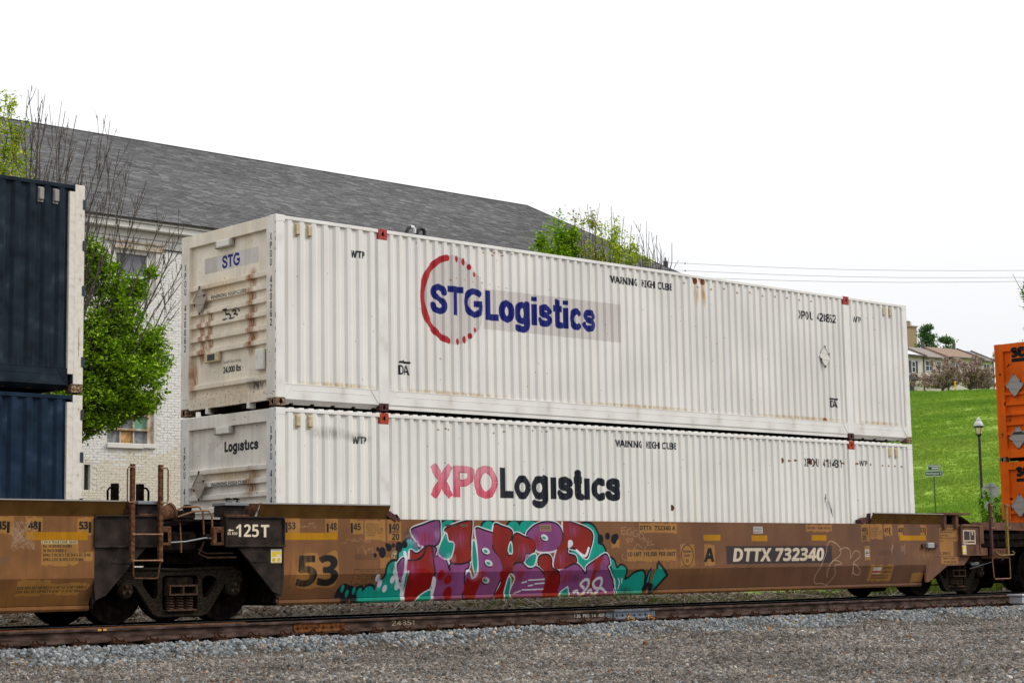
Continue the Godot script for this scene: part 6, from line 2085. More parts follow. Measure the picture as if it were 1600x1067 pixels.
	for q in [["2 INCH TREAD COND. SHOES", [V(-3.901,1.127),V(-3.902,1.161),V(-3.384,1.126)]], ["No. 24 BRAKE BEAMS", [V(-3.888,1.073),V(-3.888,1.108),V(-3.458,1.071)]], ["38 INCH WHEELS", [V(-3.887,1.011),V(-3.887,1.050),V(-3.542,1.013)]], ["SPRG 7 OC D-5 7 IC D-6 5 IIC D-6A", [V(-3.886,0.953),V(-3.886,0.990),V(-3.171,0.951)]], ["SPRG 2 OC B-353 2 IC B-354", [V(-3.885,0.892),V(-3.885,0.930),V(-3.280,0.893)]], ["SIDE BRG SET-UP HGT 5-1/16\" +/- 1/16\" FEMALE", [V(-4.233,0.523),V(-4.234,0.560),V(-3.203,0.524)]], ["SIDE BRG SET-UP HGT 5-3/16\" +/- 1/16\" MALE", [V(-4.236,0.472),V(-4.236,0.509),V(-3.261,0.473)]]]:
		txt(lp, q[0], q[1], hexc("2f2820"), "bold", 0.0, 0.1 if q[0].begins_with("SIDE") else 0.0)
	var sc := hexc("a8927e")
	for k in 12:
		var pa := []
		for j in 5:
			pa.append([V(-4.351,1.437)][0] + V(rng.randf() * 0.36, -rng.randf() * 0.42))
		lp.line(pa, 0.004, sc)
	var lim := lp.done()
	weather(lim, 33, 0.09, 0.01, 0.03, 0.07, hexc("5a3a1c"), 0.2, 0.91)
	stain(lim, lp, V(-4.8, 0.75), 1.8, 0.14, hexc("a07038"), 0.18, 3)
	stain(lim, lp, V(-4.8, 0.4), 2.5, 0.25, hexc("96661e"), 0.3, 4)
	var lm := printed(lim, 0.62)
	ls.uv_plan(Vector3(-6.4, 0.2, 0), Vector3(1.0 / 3.3, 0, 0), Vector3(0, 1.0 / 1.3, 0))
	part("side_sill", ls, lm, lf)
	var fs2 := Mb.new()
	fs2.tube([Vector3(-12.0, 0.297, 1.3085), Vector3(-3.115, 0.297, 1.3085)], 0.0045, 0.0045, 4)
	part("weld_seam", fs2, M.black, lf)
	car_common(lf, -12.0, -3.09, M.car_brown)
	articulated_end(lf, -3.09, -1.0, false)
	flap(lf, -12.0, -2.67, M.flap_brown)
	ladder("ladder", lf, -2.58, -2.13, 1.53, 0.86, 2.215, [0.885, 1.245], M.rust_post, M.rust_post)
	var stp := Mb.new()
	stp.tube([Vector3(-2.57, 0.86, 1.55), Vector3(-2.57, 0.68, 1.555), Vector3(-2.555, 0.645, 1.555), Vector3(-2.2, 0.64, 1.555), Vector3(-2.18, 0.66, 1.555), Vector3(-2.14, 0.86, 1.55)], 0.012, 0.012, 8)
	part("step_loop", stp, M.rust_post, lf)
	# far-side ladder posts
	for q in [[-1.05, -1.0], [-0.6, 1.0]]:
		var m := Mb.new()
		m.box(Vector3(q[0] - 0.06, 1.2, -1.55), Vector3(q[0] + 0.03, 2.12, -1.45))
		var fp := part("far_ladder_post", m, M.grime, lf)
		var h := Mb.new()
		var xx: float = q[0] + q[1] * 0.14
		h.tube([Vector3(q[0], 2.06, -1.5), Vector3(xx - q[1] * 0.04, 2.055, -1.5), Vector3(xx, 2.01, -1.5), Vector3(xx, 1.3, -1.5)], 0.018, 0.018, 6)
		part("handrail", h, M.grime, fp)
	# air brake gear between the two units
	var cyl := Mb.new()
	cyl.lathe([V(0.0, 0.0), V(0.13, 0.0), V(0.13, 0.05), V(0.12, 0.055), V(0.12, 0.26), V(0.135, 0.265), V(0.135, 0.3), V(0.09, 0.33), V(0.0, 0.33)], Transform3D(Basis(Vector3(0, 0, 1), -PI / 2 + 0.25) , Vector3(-2.02, 1.50, 1.2)), 20)
	var cy := part("brake_cylinder", cyl, M.rust_post, lf)
	var pipes := Mb.new()
	for q in [[Vector3(-1.75, 1.55, 1.22), Vector3(-1.6, 1.64, 1.25), Vector3(-1.35, 1.65, 1.3), Vector3(-1.28, 1.58, 1.3), Vector3(-1.26, 1.2, 1.3)], [Vector3(-1.7, 1.5, 1.3), Vector3(-1.45, 1.58, 1.35), Vector3(-1.24, 1.59, 1.38), Vector3(-1.18, 1.52, 1.38), Vector3(-1.17, 1.22, 1.38)], [Vector3(-1.72, 1.48, 1.15), Vector3(-1.6, 1.42, 1.2), Vector3(-1.58, 1.0, 1.2)]]:
		pipes.tube(q, 0.014, 0.014, 8)
	part("brake_pipe", pipes, M.rust_rod, cy)
	var vlv := Mb.new()
	vlv.cbox(Vector3(-1.62, 1.46, 1.0), Vector3(-1.36, 1.6, 1.25), 0.03)
	vlv.lathe([V(0.0, 0.0), V(0.05, 0.0), V(0.07, 0.05), V(0.05, 0.1), V(0.0, 0.1)], tf(Vector3(-1.48, 1.58, 1.2)), 12)
	vlv.cbox(Vector3(-1.28, 1.16, 1.26), Vector3(-1.12, 1.26, 1.4), 0.02)
	part("brake_valve", vlv, M.steel_cast, lf)
	var hd := Mb.new()
	hd.tube([Vector3(-2.0, 1.13, 1.35), Vector3(-1.6, 1.15, 1.35), Vector3(-1.3, 1.2, 1.38), Vector3(-1.12, 1.195, 1.4)], 0.012, 0.016, 8)
	part("release_rod", hd, M.grey_metal, lf)
	var hose := Mb.new()
	hose.tube([Vector3(-1.25, 1.16, 1.3), Vector3(-1.35, 0.98, 1.3), Vector3(-1.2, 0.92, 1.3), Vector3(-0.75, 0.925, 1.36)], 0.016, 0.016, 8)
	hose.tube([Vector3(-1.3, 1.05, 1.2), Vector3(-1.2, 0.985, 1.25), Vector3(-0.8, 0.985, 1.36)], 0.012, 0.012, 8)
	part("brake_hose", hose, M.spring_rust, lf)
	var bb := Mb.new()
	bb.box(Vector3(-2.2, 1.44, 1.0), Vector3(-0.95, 1.47, 1.30))
	bb.box(Vector3(-2.1, 0.84, -0.7), Vector3(-1.0, 1.32, 0.9))
	bb.cbox(Vector3(-1.9, 1.0, 0.9), Vector3(-1.3, 1.3, 1.2), 0.04)
	part("centre_beam", bb, M.grime, lf)
	# ---- the car beyond the coupler
	var rt := thing("well_car", "dark car at the right edge under the orange containers, with a yellow ladder post", "rail car", Vector3.ZERO, "well cars of the train")
	var rs := Mb.new()
	side_shell(rs, 22.4, 34.0)
	part("side_sill", rs, M.car_brown_dull, rt)
	car_common(rt, 21.0, 34.0, M.car_brown_dull)
	var rp := Mb.new()
	rp.box(Vector3(18.45, 1.19, 1.18), Vector3(22.4, 1.30, 1.4))
	rp.box(Vector3(18.45, 1.02, 1.22), Vector3(22.4, 1.185, 1.36))
	rp.box(Vector3(19.2, 1.31, -1.4), Vector3(22.4, 1.38, 1.1))
	rp.box(Vector3(19.0, 0.84, -0.5), Vector3(22.4, 1.30, 0.5))
	rp.box(Vector3(18.45, 1.19, -1.4), Vector3(22.4, 1.3, -1.2))
	part("platform", rp, M.grime, rt)
	var gr := Mb.new()
	for k in 5:
		gr.box(Vector3(18.7, 1.44 + 0.0 * k, -1.1 + k * 0.5), Vector3(20.3, 1.47, -0.85 + k * 0.5))
	gr.box(Vector3(18.5, 1.385, -1.3), Vector3(20.4, 1.42, 1.2))
	gr.box(Vector3(18.5, 1.42, 1.1), Vector3(24.0, 1.56, 1.16))
	part("walkway", gr, M.car_brown_dull, rt)
	ladder("ladder", rt, 18.62, 19.24, 1.5, 0.84, 1.95, [], M.casting_dark, M.yellow_post, 1.0)
	var sx := Mb.new()
	sx.cbox(Vector3(18.62, 0.76, 1.42), Vector3(19.3, 0.98, 1.5), 0.01)
	part("step_box", sx, M.rust_post, rt)
	var sl := Mb.new()
	sl.tube([Vector3(18.62, 0.76, 1.5), Vector3(18.64, 0.36, 1.51), Vector3(18.66, 0.33, 1.51), Vector3(19.26, 0.335, 1.51), Vector3(19.28, 0.36, 1.51), Vector3(19.29, 0.8, 1.5)], 0.013, 0.013, 8)
	part("step_loop", sl, M.rust_rod, rt)
	var hb := Mb.new()
	hb.tube([Vector3(18.72, 0.93, 1.52), Vector3(18.78, 0.86, 1.54), Vector3(18.86, 0.835, 1.55), Vector3(19.38, 0.845, 1.55), Vector3(19.42, 0.88, 1.55), Vector3(19.36, 0.93, 1.53)], 0.016, 0.016, 8)
	part("grab_bar", hb, M.yellow_post, rt)
	var ul := Mb.new()
	ul.tube([Vector3(18.2, 0.56, 1.2), Vector3(18.5, 0.62, 1.25), Vector3(18.9, 0.7, 1.3)], 0.012, 0.012, 6)
	ul.cbox(Vector3(18.2, 0.62, 1.2), Vector3(18.5, 0.7, 1.26), 0.02)
	part("uncoupling_lever", ul, M.grey_metal, rt)
	# ---- trucks
	make_bogie("dark cast truck between the two brown units, its three springs in full view", -1.545, false)
	make_bogie("dark truck half hidden under the right end of the graffiti car", 17.79, false)
	make_bogie("truck at the right edge with a bright worn wheel rim", 22.05, true)

# ---------------------------------------------------------------- the brick building
const WZ := -16.725

func window_opening(m: Mb, x0: float, x1: float, y0: float, y1: float) -> void:
	for q in [[V(x0, y0), V(x1, y0)], [V(x1, y0), V(x1, y1)], [V(x1, y1), V(x0, y1)], [V(x0, y1), V(x0, y0)]]:
		var a: Vector2 = q[0]
		var b: Vector2 = q[1]
		m.quad(Vector3(a.x, a.y, WZ - 0.22), Vector3(a.x, a.y, WZ), Vector3(b.x, b.y, WZ), Vector3(b.x, b.y, WZ - 0.22))

func build_brick_building() -> void:
	var t := thing("brick_building", "long white painted brick building with grey shingle roof and broken windows", "building")
	var w1 := [V(7.867,8.987),V(9.086,7.811)]
	var w2 := [V(7.709,5.393),V(9.065,4.036)]
	var w3 := [V(7.077,3.477),V(7.250,2.850)]
	var holes := [w1, w2, w3]
	var x0 := -14.0
	var x1 := 31.2
	var y0 := -0.3
	var y1 := 9.72
	# mortar bed of the wall, cut round the openings
	var wall := Mb.new()
	var xc := [x0, w3[0].x, w3[1].x, w2[0].x, w1[0].x, w2[1].x, w1[1].x, x1]
	xc.sort()
	var yc := [y0, w3[1].y, w3[0].y, w2[1].y, w2[0].y, w1[1].y, w1[0].y, y1]
	yc.sort()
	for i in xc.size() - 1:
		for j in yc.size() - 1:
			var cx: float = (xc[i] + xc[i + 1]) * 0.5
			var cy: float = (yc[j] + yc[j + 1]) * 0.5
			var inside := false
			for h in holes:
				if cx > h[0].x and cx < h[1].x and cy < h[0].y and cy > h[1].y:
					inside = true
			if not inside:
				wall.quad(Vector3(xc[i], yc[j], WZ), Vector3(xc[i + 1], yc[j], WZ), Vector3(xc[i + 1], yc[j + 1], WZ), Vector3(xc[i], yc[j + 1], WZ))
	for h in holes:
		window_opening(wall, h[0].x, h[1].x, h[1].y, h[0].y)
	wall.box(Vector3(x0, y0, WZ - 14.0), Vector3(x1, y1, WZ - 0.55))
	var wm := part("wall", wall, M.mortar_paint, t)
	# bricks: those seen largest singly, the rest joined
	var variants := []
	rng.seed = 12
	for k in 4:
		var b := Mb.new()
		b.cbox(Vector3(-0.1, -0.0285, -0.02), Vector3(0.1, 0.0285, 0.006 + k * 0.0012), 0.004)
		variants.append(b.mesh())
	var rest_hi := Mb.new()
	var rest_lo := Mb.new()
	var n := 0
	var row := 0
	var y := 2.0
	while y < 9.5:
		var x := 5.4 + (0.106 if row % 2 else 0.0)
		while x < 11.6:
			var ok := true
			for h in holes:
				if x + 0.1 > h[0].x and x - 0.1 < h[1].x and y - 0.03 < h[0].y and y + 0.03 > h[1].y:
					ok = false
			if ok:
				var cream: bool = y < 3.75 + relief.get_noise_2d(x * 40.0, y * 20.0) * 0.8
				var dx := rng.randf_range(-0.003, 0.003)
				var dz := rng.randf_range(-0.003, 0.003)
				if x > 9.2 and x < 9.98 and y > 4.2 and y < 9.3 and n < 299:
					var o := part("brick", variants[rng.randi() % 4], M.brick_cream if cream else M.brick_paint, wm)
					o.position = Vector3(x + dx, y, WZ + dz)
					n += 1
				else:
					var m := rest_lo if cream else rest_hi
					m.box(Vector3(x - 0.1 + dx, y - 0.0285, WZ - 0.01), Vector3(x + 0.1 + dx, y + 0.0285, WZ + 0.0075 + dz))
			x += 0.213
		y += 0.0677
		row += 1
	part("brickwork", rest_hi, M.brick_paint, wm).set_meta("kind", "stuff")
	part("cream_brickwork", rest_lo, M.brick_cream, wm).set_meta("kind", "stuff")
	# upper sash window
	var f := Mb.new()
	var a: Vector2 = w1[0]
	var b: Vector2 = w1[1]
	f.box(Vector3(a.x, b.y, WZ - 0.2), Vector3(a.x + 0.1, a.y, WZ - 0.08))
	f.box(Vector3(b.x - 0.22, b.y, WZ - 0.2), Vector3(b.x, a.y, WZ - 0.08))
	f.box(Vector3(a.x, a.y - 0.1, WZ - 0.2), Vector3(b.x, a.y, WZ - 0.075))
	f.box(Vector3(a.x, a.y - 0.72, WZ - 0.18), Vector3(b.x - 0.2, a.y - 0.66, WZ - 0.07))
	var win := part("window", f, M.trim_white, t, "upper sash window with a dark lower screen")
	var p := Mb.new()
	p.box(Vector3(a.x, a.y - 0.7, WZ - 0.17), Vector3(b.x - 0.2, a.y - 0.08, WZ - 0.16))
	part("pane", p, M.pane_grey, win)
	p = Mb.new()
	p.box(Vector3(a.x, b.y, WZ - 0.185), Vector3(b.x - 0.2, a.y - 0.7, WZ - 0.175))
	part("pane", p, M.dark_glass, win)
	p = Mb.new()
	p.box(Vector3(a.x, a.y - 0.93, WZ - 0.15), Vector3(b.x - 0.2, a.y - 0.90, WZ - 0.13))
	part("sash_bar", p, M.trim_white, win)
	p = Mb.new()
	p.box(Vector3(a.x - 0.06, a.y + 0.002, WZ - 0.05), Vector3(b.x + 0.2, a.y + 0.10, WZ + 0.05))
	p.box(Vector3(a.x - 0.3, a.y + 0.16, WZ - 0.02), Vector3(b.x + 0.2, a.y + 0.2, WZ + 0.07))
	part("lintel", p, M.trim_peeled, win)
	# lower window: three by four panes in a timber frame
	a = w2[0]
	b = w2[1]
	f = Mb.new()
	f.box(Vector3(b.x - 0.16, b.y, WZ - 0.18), Vector3(b.x, a.y, WZ - 0.06))
	f.box(Vector3(a.x, b.y, WZ - 0.18), Vector3(a.x + 0.04, a.y, WZ - 0.07))
	var pw := (b.x - 0.16 - a.x - 0.04) / 3.0
	var ph := (a.y - b.y) / 4.0
	for i in [1, 2]:
		f.box(Vector3(a.x + 0.04 + pw * i - 0.02, b.y, WZ - 0.16), Vector3(a.x + 0.04 + pw * i + 0.02, a.y, WZ - 0.09))
	win = part("window", f, M.trim_peeled, t, "lower window with dusty, green and broken panes")
	f = Mb.new()
	for j in [1, 2, 3]:
		var yy: float = b.y + ph * 1.08 * j
		f.box(Vector3(a.x, yy - 0.03, WZ - 0.17), Vector3(b.x - 0.15, yy + 0.015, WZ - (0.04 if j == 1 else 0.085)))
	part("transom", f, M.trim_peeled, win)
	for j in 4:
		for i in 3:
			var m: Material = M.pane_dusty if j == 0 else M.pane_grey
			if j == 0 and i == 1:
				m = M.pane_board
			if j == 1 and i == 2:
				m = M.pane_green
			p = Mb.new()
			p.box(Vector3(a.x + 0.04 + pw * i, b.y + ph * j, WZ - 0.145), Vector3(a.x + 0.04 + pw * (i + 1), b.y + ph * (j + 1), WZ - 0.138))
			part("pane", p, m, win)
	p = Mb.new()
	p.prism(PackedVector2Array([V(a.x + pw + 0.08, b.y + 0.1), V(a.x + pw + 0.06, b.y + 0.27), V(a.x + pw + 0.14, b.y + 0.28), V(a.x + pw + 0.2, b.y + 0.26), V(a.x + pw * 2 - 0.12, b.y + 0.29), V(a.x + pw * 2 - 0.13, b.y + 0.16), V(a.x + pw + 0.25, b.y + 0.2), V(a.x + pw + 0.15, b.y + 0.08)]), tf(Vector3(0, 0, WZ - 0.137)), 0.004)
	part("broken_board", p, flat("bare_board", hexc("d8a870"), 0.8), win)
	p = Mb.new()
	p.cbox(Vector3(a.x - 0.03, b.y - 0.13, WZ - 0.1), Vector3(b.x - 0.35, b.y, WZ + 0.08), 0.012)
	p.cbox(Vector3(b.x - 0.352, b.y - 0.11, WZ - 0.1), Vector3(b.x + 0.03, b.y + 0.002, WZ + 0.07), 0.012)
	part("sill", p, M.trim_white, win)
	# narrow dark opening at the left
	a = w3[0]
	b = w3[1]
	p = Mb.new()
	p.box(Vector3(a.x, b.y, WZ - 0.2), Vector3(b.x, a.y, WZ - 0.12))
	part("shuttered_opening", p, flat("dull_green", hexc("34392a"), 0.8), t)
	# fascia, gutter board and cable
	p = Mb.new()
	p.cbox(Vector3(x0, 9.48, WZ + 0.06), Vector3(x1 + 0.2, 9.63, WZ + 0.3), 0.01)
	p.box(Vector3(x0, 9.635, WZ + 0.05), Vector3(x1 + 0.25, 9.73, WZ + 0.35))
	p.box(Vector3(x0, 9.3, WZ + 0.01), Vector3(x1, 9.475, WZ + 0.05))
	part("fascia", p, M.trim_white, t)
	var cb := [V(8.794,9.073),V(9.845,9.073)]
	p = Mb.new()
	p.tube([Vector3(cb[0].x, cb[0].y, WZ + 0.03), Vector3(cb[1].x + 3.0, cb[1].y + (cb[1].y - cb[0].y) * 2.0, WZ + 0.03)], 0.018, 0.018, 6)
	part("cable", p, M.lamp_black, t)
	# roof: sheathing and courses of shingles, hipped at the right
	var e0 := Vector3(0, 9.74, WZ + 0.4)
	var e1 := Vector3(0, 13.78, WZ - 7.0)
	var hipx0 := 31.6
	var hipx1 := 28.9
	var rf := Mb.new()
	rf.quad(Vector3(x0 - 0.3, e0.y - 0.05, e0.z), Vector3(hipx0, e0.y - 0.05, e0.z), Vector3(hipx1, e1.y - 0.05, e1.z), Vector3(x0 - 0.3, e1.y - 0.05, e1.z))
	rf.tri(Vector3(hipx0, e0.y, e0.z), Vector3(hipx0, e0.y, e1.z * 2.0 - e0.z), Vector3(hipx1, e1.y, e1.z))
	rf.quad(Vector3(hipx0, e0.y - 0.05, 2.0 * e1.z - e0.z), Vector3(x0 - 0.3, e0.y - 0.05, 2.0 * e1.z - e0.z), Vector3(x0 - 0.3, e1.y - 0.05, e1.z), Vector3(hipx1, e1.y - 0.05, e1.z))
	var roof := part("roof", rf, M.roof_under, t)
	var sh := Mb.new()
	sh.colored = true
	var slope := (e1 - e0)
	var courses := 60
	var nrm := Vector3(0, -slope.z, slope.y).normalized()
	var tones := [hexc("646465"), hexc("6b6b6c"), hexc("5c5c5e"), hexc("757576"), hexc("676768"), hexc("606062")]
	for c in courses:
		var f0 := float(c) / courses
		var f1 := float(c + 1) / courses
		var lim := lerpf(hipx0, hipx1, f0)
		var x := 1.5 - rng.randf() * 0.3
		while x < lim:
			var wd := rng.randf_range(0.24, 0.36)
			var xe := minf(x + wd - 0.008, lim)
			var sag := relief.get_noise_2d(x * 5.0, c * 0.7) * 0.012
			var lift := rng.randf_range(0.008, 0.015)
			var pa := e0 + slope * (f0 - 0.002) + nrm * (lift + sag)
			var pb := e0 + slope * f1 + nrm * (0.002 + sag)
			var q := e0 + slope * (f0 - 0.002) + nrm * (sag - 0.01)
			sh.col = lin(tones[rng.randi() % tones.size()], rng.randf_range(0.9, 1.07) * (0.97 + 0.22 * relief.get_noise_2d(x * 1.6, c * 0.5)))
			sh.quad(Vector3(x, pa.y, pa.z), Vector3(xe, pa.y, pa.z), Vector3(xe, pb.y, pb.z), Vector3(x, pb.y, pb.z))
			sh.quad(Vector3(x, q.y, q.z), Vector3(xe, q.y, q.z), Vector3(xe, pa.y, pa.z), Vector3(x, pa.y, pa.z))
			x += wd
	part("shingles", sh, M.vertex, roof).set_meta("kind", "stuff")
	var rc := Mb.new()
	rc.tube([e1 + Vector3(1.0, 0.0, 0), e1 + Vector3(hipx1, 0.0, 0)], 0.035, 0.035, 6)
	rc.tube([Vector3(hipx0, e0.y, e0.z), Vector3(hipx1, e1.y, e1.z)], 0.035, 0.035, 6)
	part("ridge_cap", rc, M.roof_under, roof)
	# two hooked vent pipes
	var k := 0
	for x in [0.0, 0.4]:
		var base := Vector3(18.38 + x, 10.74, -17.84)
		var m := Mb.new()
		m.tube([base + Vector3(0, -1.2, 0), base + Vector3(0, 0.02, 0), base + Vector3(0.05, 0.13, 0.0), base + Vector3(0.16, 0.18, 0.0)], 0.055, 0.055, 10)
		var vp := part("vent_pipe", m, M.lamp_black, t)
		var g := Mb.new()
		g.tube([base + Vector3(0.13, 0.18, 0), base + Vector3(0.24, 0.17, 0), base + Vector3(0.29, 0.1, 0), base + Vector3(0.29, 0.0, 0)], 0.06, 0.06, 10)
		part("pipe_bend", g, M.house_white if k == 0 else M.lamp_black, vp)
		k += 1

# ---------------------------------------------------------------- trees
func clump(m: Mb, c: Vector3, r: Vector3, n: int, size: float, pal: Array, g: RandomNumberGenerator) -> void:
	for i in n:
		var o := Vector3(g.randfn(), g.randfn(), g.randfn()) * 0.45
		var p := c + Vector3(o.x * r.x, o.y * r.y, o.z * r.z)
		var a := Vector3(g.randf_range(-1, 1), g.randf_range(-0.7, 0.5), g.randf_range(-1, 1)).normalized()
		var b := a.cross(Vector3(g.randf_range(-0.5, 0.5), 1.0, g.randf_range(-0.5, 0.5))).normalized()
		var s := size * g.randf_range(0.6, 1.25)
		m.col = lin(pal[g.randi() % pal.size()], g.randf_range(0.75, 1.2))
		var nn := a.cross(b) * 0.12 * s
		m.tri(p, p + a * s * 0.5 + b * s * 0.3 + nn, p + a * s)
		m.tri(p, p + a * s, p + a * s * 0.5 - b * s * 0.3 + nn)

func shoot(m: Mb, p0: Vector3, p2: Vector3, r0: float, twigs: int, g: RandomNumberGenerator, tips: Array, lv := 0, bow := 0.5) -> void:
	# one rising limb with finer twigs along it
	var d := p2 - p0
	var p1 := p0 + Vector3(d.x * (1.0 - bow), d.y * (0.35 + bow * 0.1), d.z * (1.0 - bow)) * 0.75 if lv > 0 else p0 + Vector3(d.x * 0.55, d.y * 0.38, d.z * 0.55)
	var pts := []
	var n := 9 if lv == 0 else 4
	for i in n + 1:
		var f := float(i) / n
		var q := p0 * (1 - f) * (1 - f) + p1 * 2.0 * f * (1 - f) + p2 * f * f
		if i > 0:
			q += Vector3(g.randf_range(-1, 1), g.randf_range(-0.5, 0.5), g.randf_range(-1, 1)) * d.length() * 0.012
		pts.append(q)
	m.tube(pts, r0, maxf(r0 * 0.16, 0.004), 6 if lv == 0 else 4, false)
	for q in pts:
		tips.append([q, lv])
	if lv >= 2:
		return
	for i in twigs:
		var f := g.randf_range(0.25, 0.97)
		var idx := clampi(int(f * n), 0, n - 1)
		var q: Vector3 = pts[idx].lerp(pts[idx + 1], f * n - idx)
		var dir: Vector3 = (pts[idx + 1] - pts[idx]).normalized()
		var side := Vector3(g.randf_range(-1, 1), g.randf_range(-0.1, 0.4), g.randf_range(-1, 1)).normalized()
		var l := d.length() * g.randf_range(0.14, 0.34) * (1.12 - f * 0.85)
		var e := q + (dir * 0.8 + side * 0.5 + Vector3.UP * 0.35).normalized() * l
		shoot(m, q, e, maxf(r0 * 0.34 * (1.1 - f * 0.6), 0.006), 4 if lv == 0 else 0, g, tips, lv + 1)

func tree(called: String, label: String, category: String, base: Vector3, fork: float, r0: float, targets: Array, twigs: int, seed_: int, bark: Material, group := "") -> Array:
	# returns [thing, list of points along the twigs]
	var t := thing(called, label, category, base, group)
	var g := RandomNumberGenerator.new()
	g.seed = seed_
	var m := Mb.new()
	var fp := Vector3(g.randf_range(-0.05, 0.05), fork, 0)
	m.tube([Vector3(0, -0.3, 0), Vector3(0.03, fork * 0.5, 0.02), fp], r0, r0 * 0.75, 9)
	m.lathe([V(r0 * 1.7, -0.3), V(r0 * 1.15, 0.15), V(r0 * 0.95, 0.4)], tf(Vector3.ZERO), 9)
	var tips := []
	part("trunk", m, bark, t)
	var lm := Mb.new()
	for q in targets:
		var s: Vector3 = fp + Vector3(g.randf_range(-0.06, 0.06), g.randf_range(-0.5, 0.15), g.randf_range(-0.06, 0.06))
		shoot(lm, s, q - base, r0 * g.randf_range(0.15, 0.27), twigs, g, tips)
	part("limbs", lm, bark, t)
	return [t, tips, g]

func on_plane(a: Array, z: float, jit: float, g: RandomNumberGenerator) -> Array:
	var o := []
	for p in a:
		# the outlines were measured on the plane of the row; trees set back from it grow in proportion
		var z0 := -9.0 if z < -8.5 else -8.0
		var k := (CAM.z - z - g.randf_range(-jit, jit)) / (CAM.z - z0)
		o.append(CAM + (Vector3(p.x, p.y, z0) - CAM) * k)
	return o

func build_trees() -> void:
	var g := RandomNumberGenerator.new()
	g.seed = 100
	var green := [hexc("7c9e1a"), hexc("8bae22"), hexc("688a12"), hexc("9aba30"), hexc("587810"), hexc("a6c23a")]
	var lime := [hexc("b4c83c"), hexc("a4ba30"), hexc("c4cc48"), hexc("90ae28"), hexc("ccc452")]
	var olive := [hexc("a0a03c"), hexc("acaa4a"), hexc("8c9a38"), hexc("b39c4c")]
	# the hornbeam in front of the brick wall: leafy below, dead shoots above
	var tg := on_plane([V(5.039,8.052),V(4.996,7.320),V(4.920,6.835),V(4.585,7.726),V(4.395,8.208),V(4.292,7.517),V(4.049,8.913),V(3.899,8.621),V(3.695,9.203),V(3.561,9.009),V(3.405,9.473),V(3.129,10.025),V(2.964,10.134),V(2.574,9.578),V(3.258,9.209),V(4.719,6.409),V(4.892,6.288),V(3.028,8.509),V(2.847,8.884),V(4.250,7.040),V(3.862,7.672)], -9.0, 1.0, g)
	var r := tree("hornbeam_tree", "vase shaped tree with dead bare shoots above and fresh green leaves below", "tree", Vector3(1.7, ground_y(1.7, -9.0), -9.0), 2.6, 0.17, tg, 20, 7, M.bark)
	var t: Node3D = r[0]
	var lv := Mb.new()
	lv.colored = true
	var ell := [[V(3.516,4.721)], 0.95, 0.9, [V(3.235,6.014)], 0.65, 0.65, [V(2.937,3.975)], 0.7, 0.4, [V(3.992,5.147)], 0.55, 0.65, [V(3.745,4.183)], 0.6, 0.35, [V(2.895,5.073)], 0.8, 1.0, [V(3.051,6.656)], 0.5, 0.5, [V(3.722,6.520)], 0.35, 0.4, [V(4.174,6.965)], 0.14, 0.16, [V(2.752,7.153)], 0.35, 0.5, [V(2.501,4.275)], 0.9, 0.9]
	var gap := FastNoiseLite.new()
	gap.seed = 8
	gap.frequency = 0.55
	for i in range(0, ell.size(), 3):
		var c: Vector2 = ell[i][0]
		var rx: float = ell[i + 1]
		var ry: float = ell[i + 2]
		for k in int(1000 * rx * ry) + 8:
			var d := Vector3(g.randfn(), g.randfn(), g.randfn()).normalized() * pow(g.randf(), 0.45)
			var p := Vector3(c.x + d.x * rx, c.y + d.y * ry, -9.0 + d.z * rx * 1.1)
			if gap.get_noise_3dv(p * 2.2) < -0.2:
				continue
			clump(lv, p - t.position, Vector3(0.13, 0.07, 0.13), 10, 0.095, green, g)
	for q in r[1]:
		var p: Vector3 = q[0] + t.position
		if q[1] > 0 and p.y < 6.0 and g.randf() < 0.4:
			clump(lv, q[0], Vector3(0.14, 0.1, 0.14), 6, 0.08, green, g)
	part("crown", lv, M.leaf, t)
	# the bare tree and the sprouting one behind the navy containers
	tg = on_plane([V(1.415,10.385),V(1.555,10.434),V(1.642,10.291),V(1.305,10.235),V(1.733,9.937),V(1.844,10.127),V(2.057,10.228),V(2.117,10.038),V(2.279,9.865),V(2.451,10.025),V(2.356,9.545),V(2.022,9.693),V(2.582,8.981),V(2.661,8.461),V(1.575,9.232),V(2.220,8.930)], -9.6, 0.7, g)
	r = tree("bare_tree", "leafless tree of straight upright shoots rising above the navy container", "tree", Vector3(1.6, ground_y(1.6, -9.6), -9.6), 4.2, 0.17, tg, 13, 17, M.bark)
	tg = on_plane([V(0.932,10.173),V(1.004,9.990),V(0.752,10.208),V(0.620,9.992),V(1.120,9.684),V(1.162,8.912),V(0.882,9.130),V(0.535,9.464),V(1.305,8.673),V(0.410,8.933)], -10.2, 0.5, g)
	r = tree("sprouting_tree", "young tree with yellow green leaves at the far left above the navy container", "tree", Vector3(0.9, ground_y(0.9, -10.2), -10.2), 4.5, 0.14, tg, 7, 27, M.bark)
	lv = Mb.new()
	lv.colored = true
	for q in r[1]:
		if g.randf() < 0.16 + 0.3 * clampf((8.8 - q[0].y) * 0.6, 0, 1):
			clump(lv, q[0], Vector3(0.1, 0.16, 0.1), 11, 0.085, lime, g)
	for q in on_plane([V(0.864,10.097),V(0.936,9.914),V(0.738,9.495),V(1.013,9.473),V(1.085,9.354),V(0.856,9.062),V(0.821,8.736),V(1.029,8.636),V(1.163,8.848),V(1.049,9.025),V(1.276,8.734),V(0.920,8.557),V(1.367,9.071),V(0.758,8.471)], -10.2, 0.3, g):
		clump(lv, q - r[0].position, Vector3(0.2, 0.24, 0.2), 60, 0.085, lime, g)
	part("crown", lv, M.leaf, r[0])
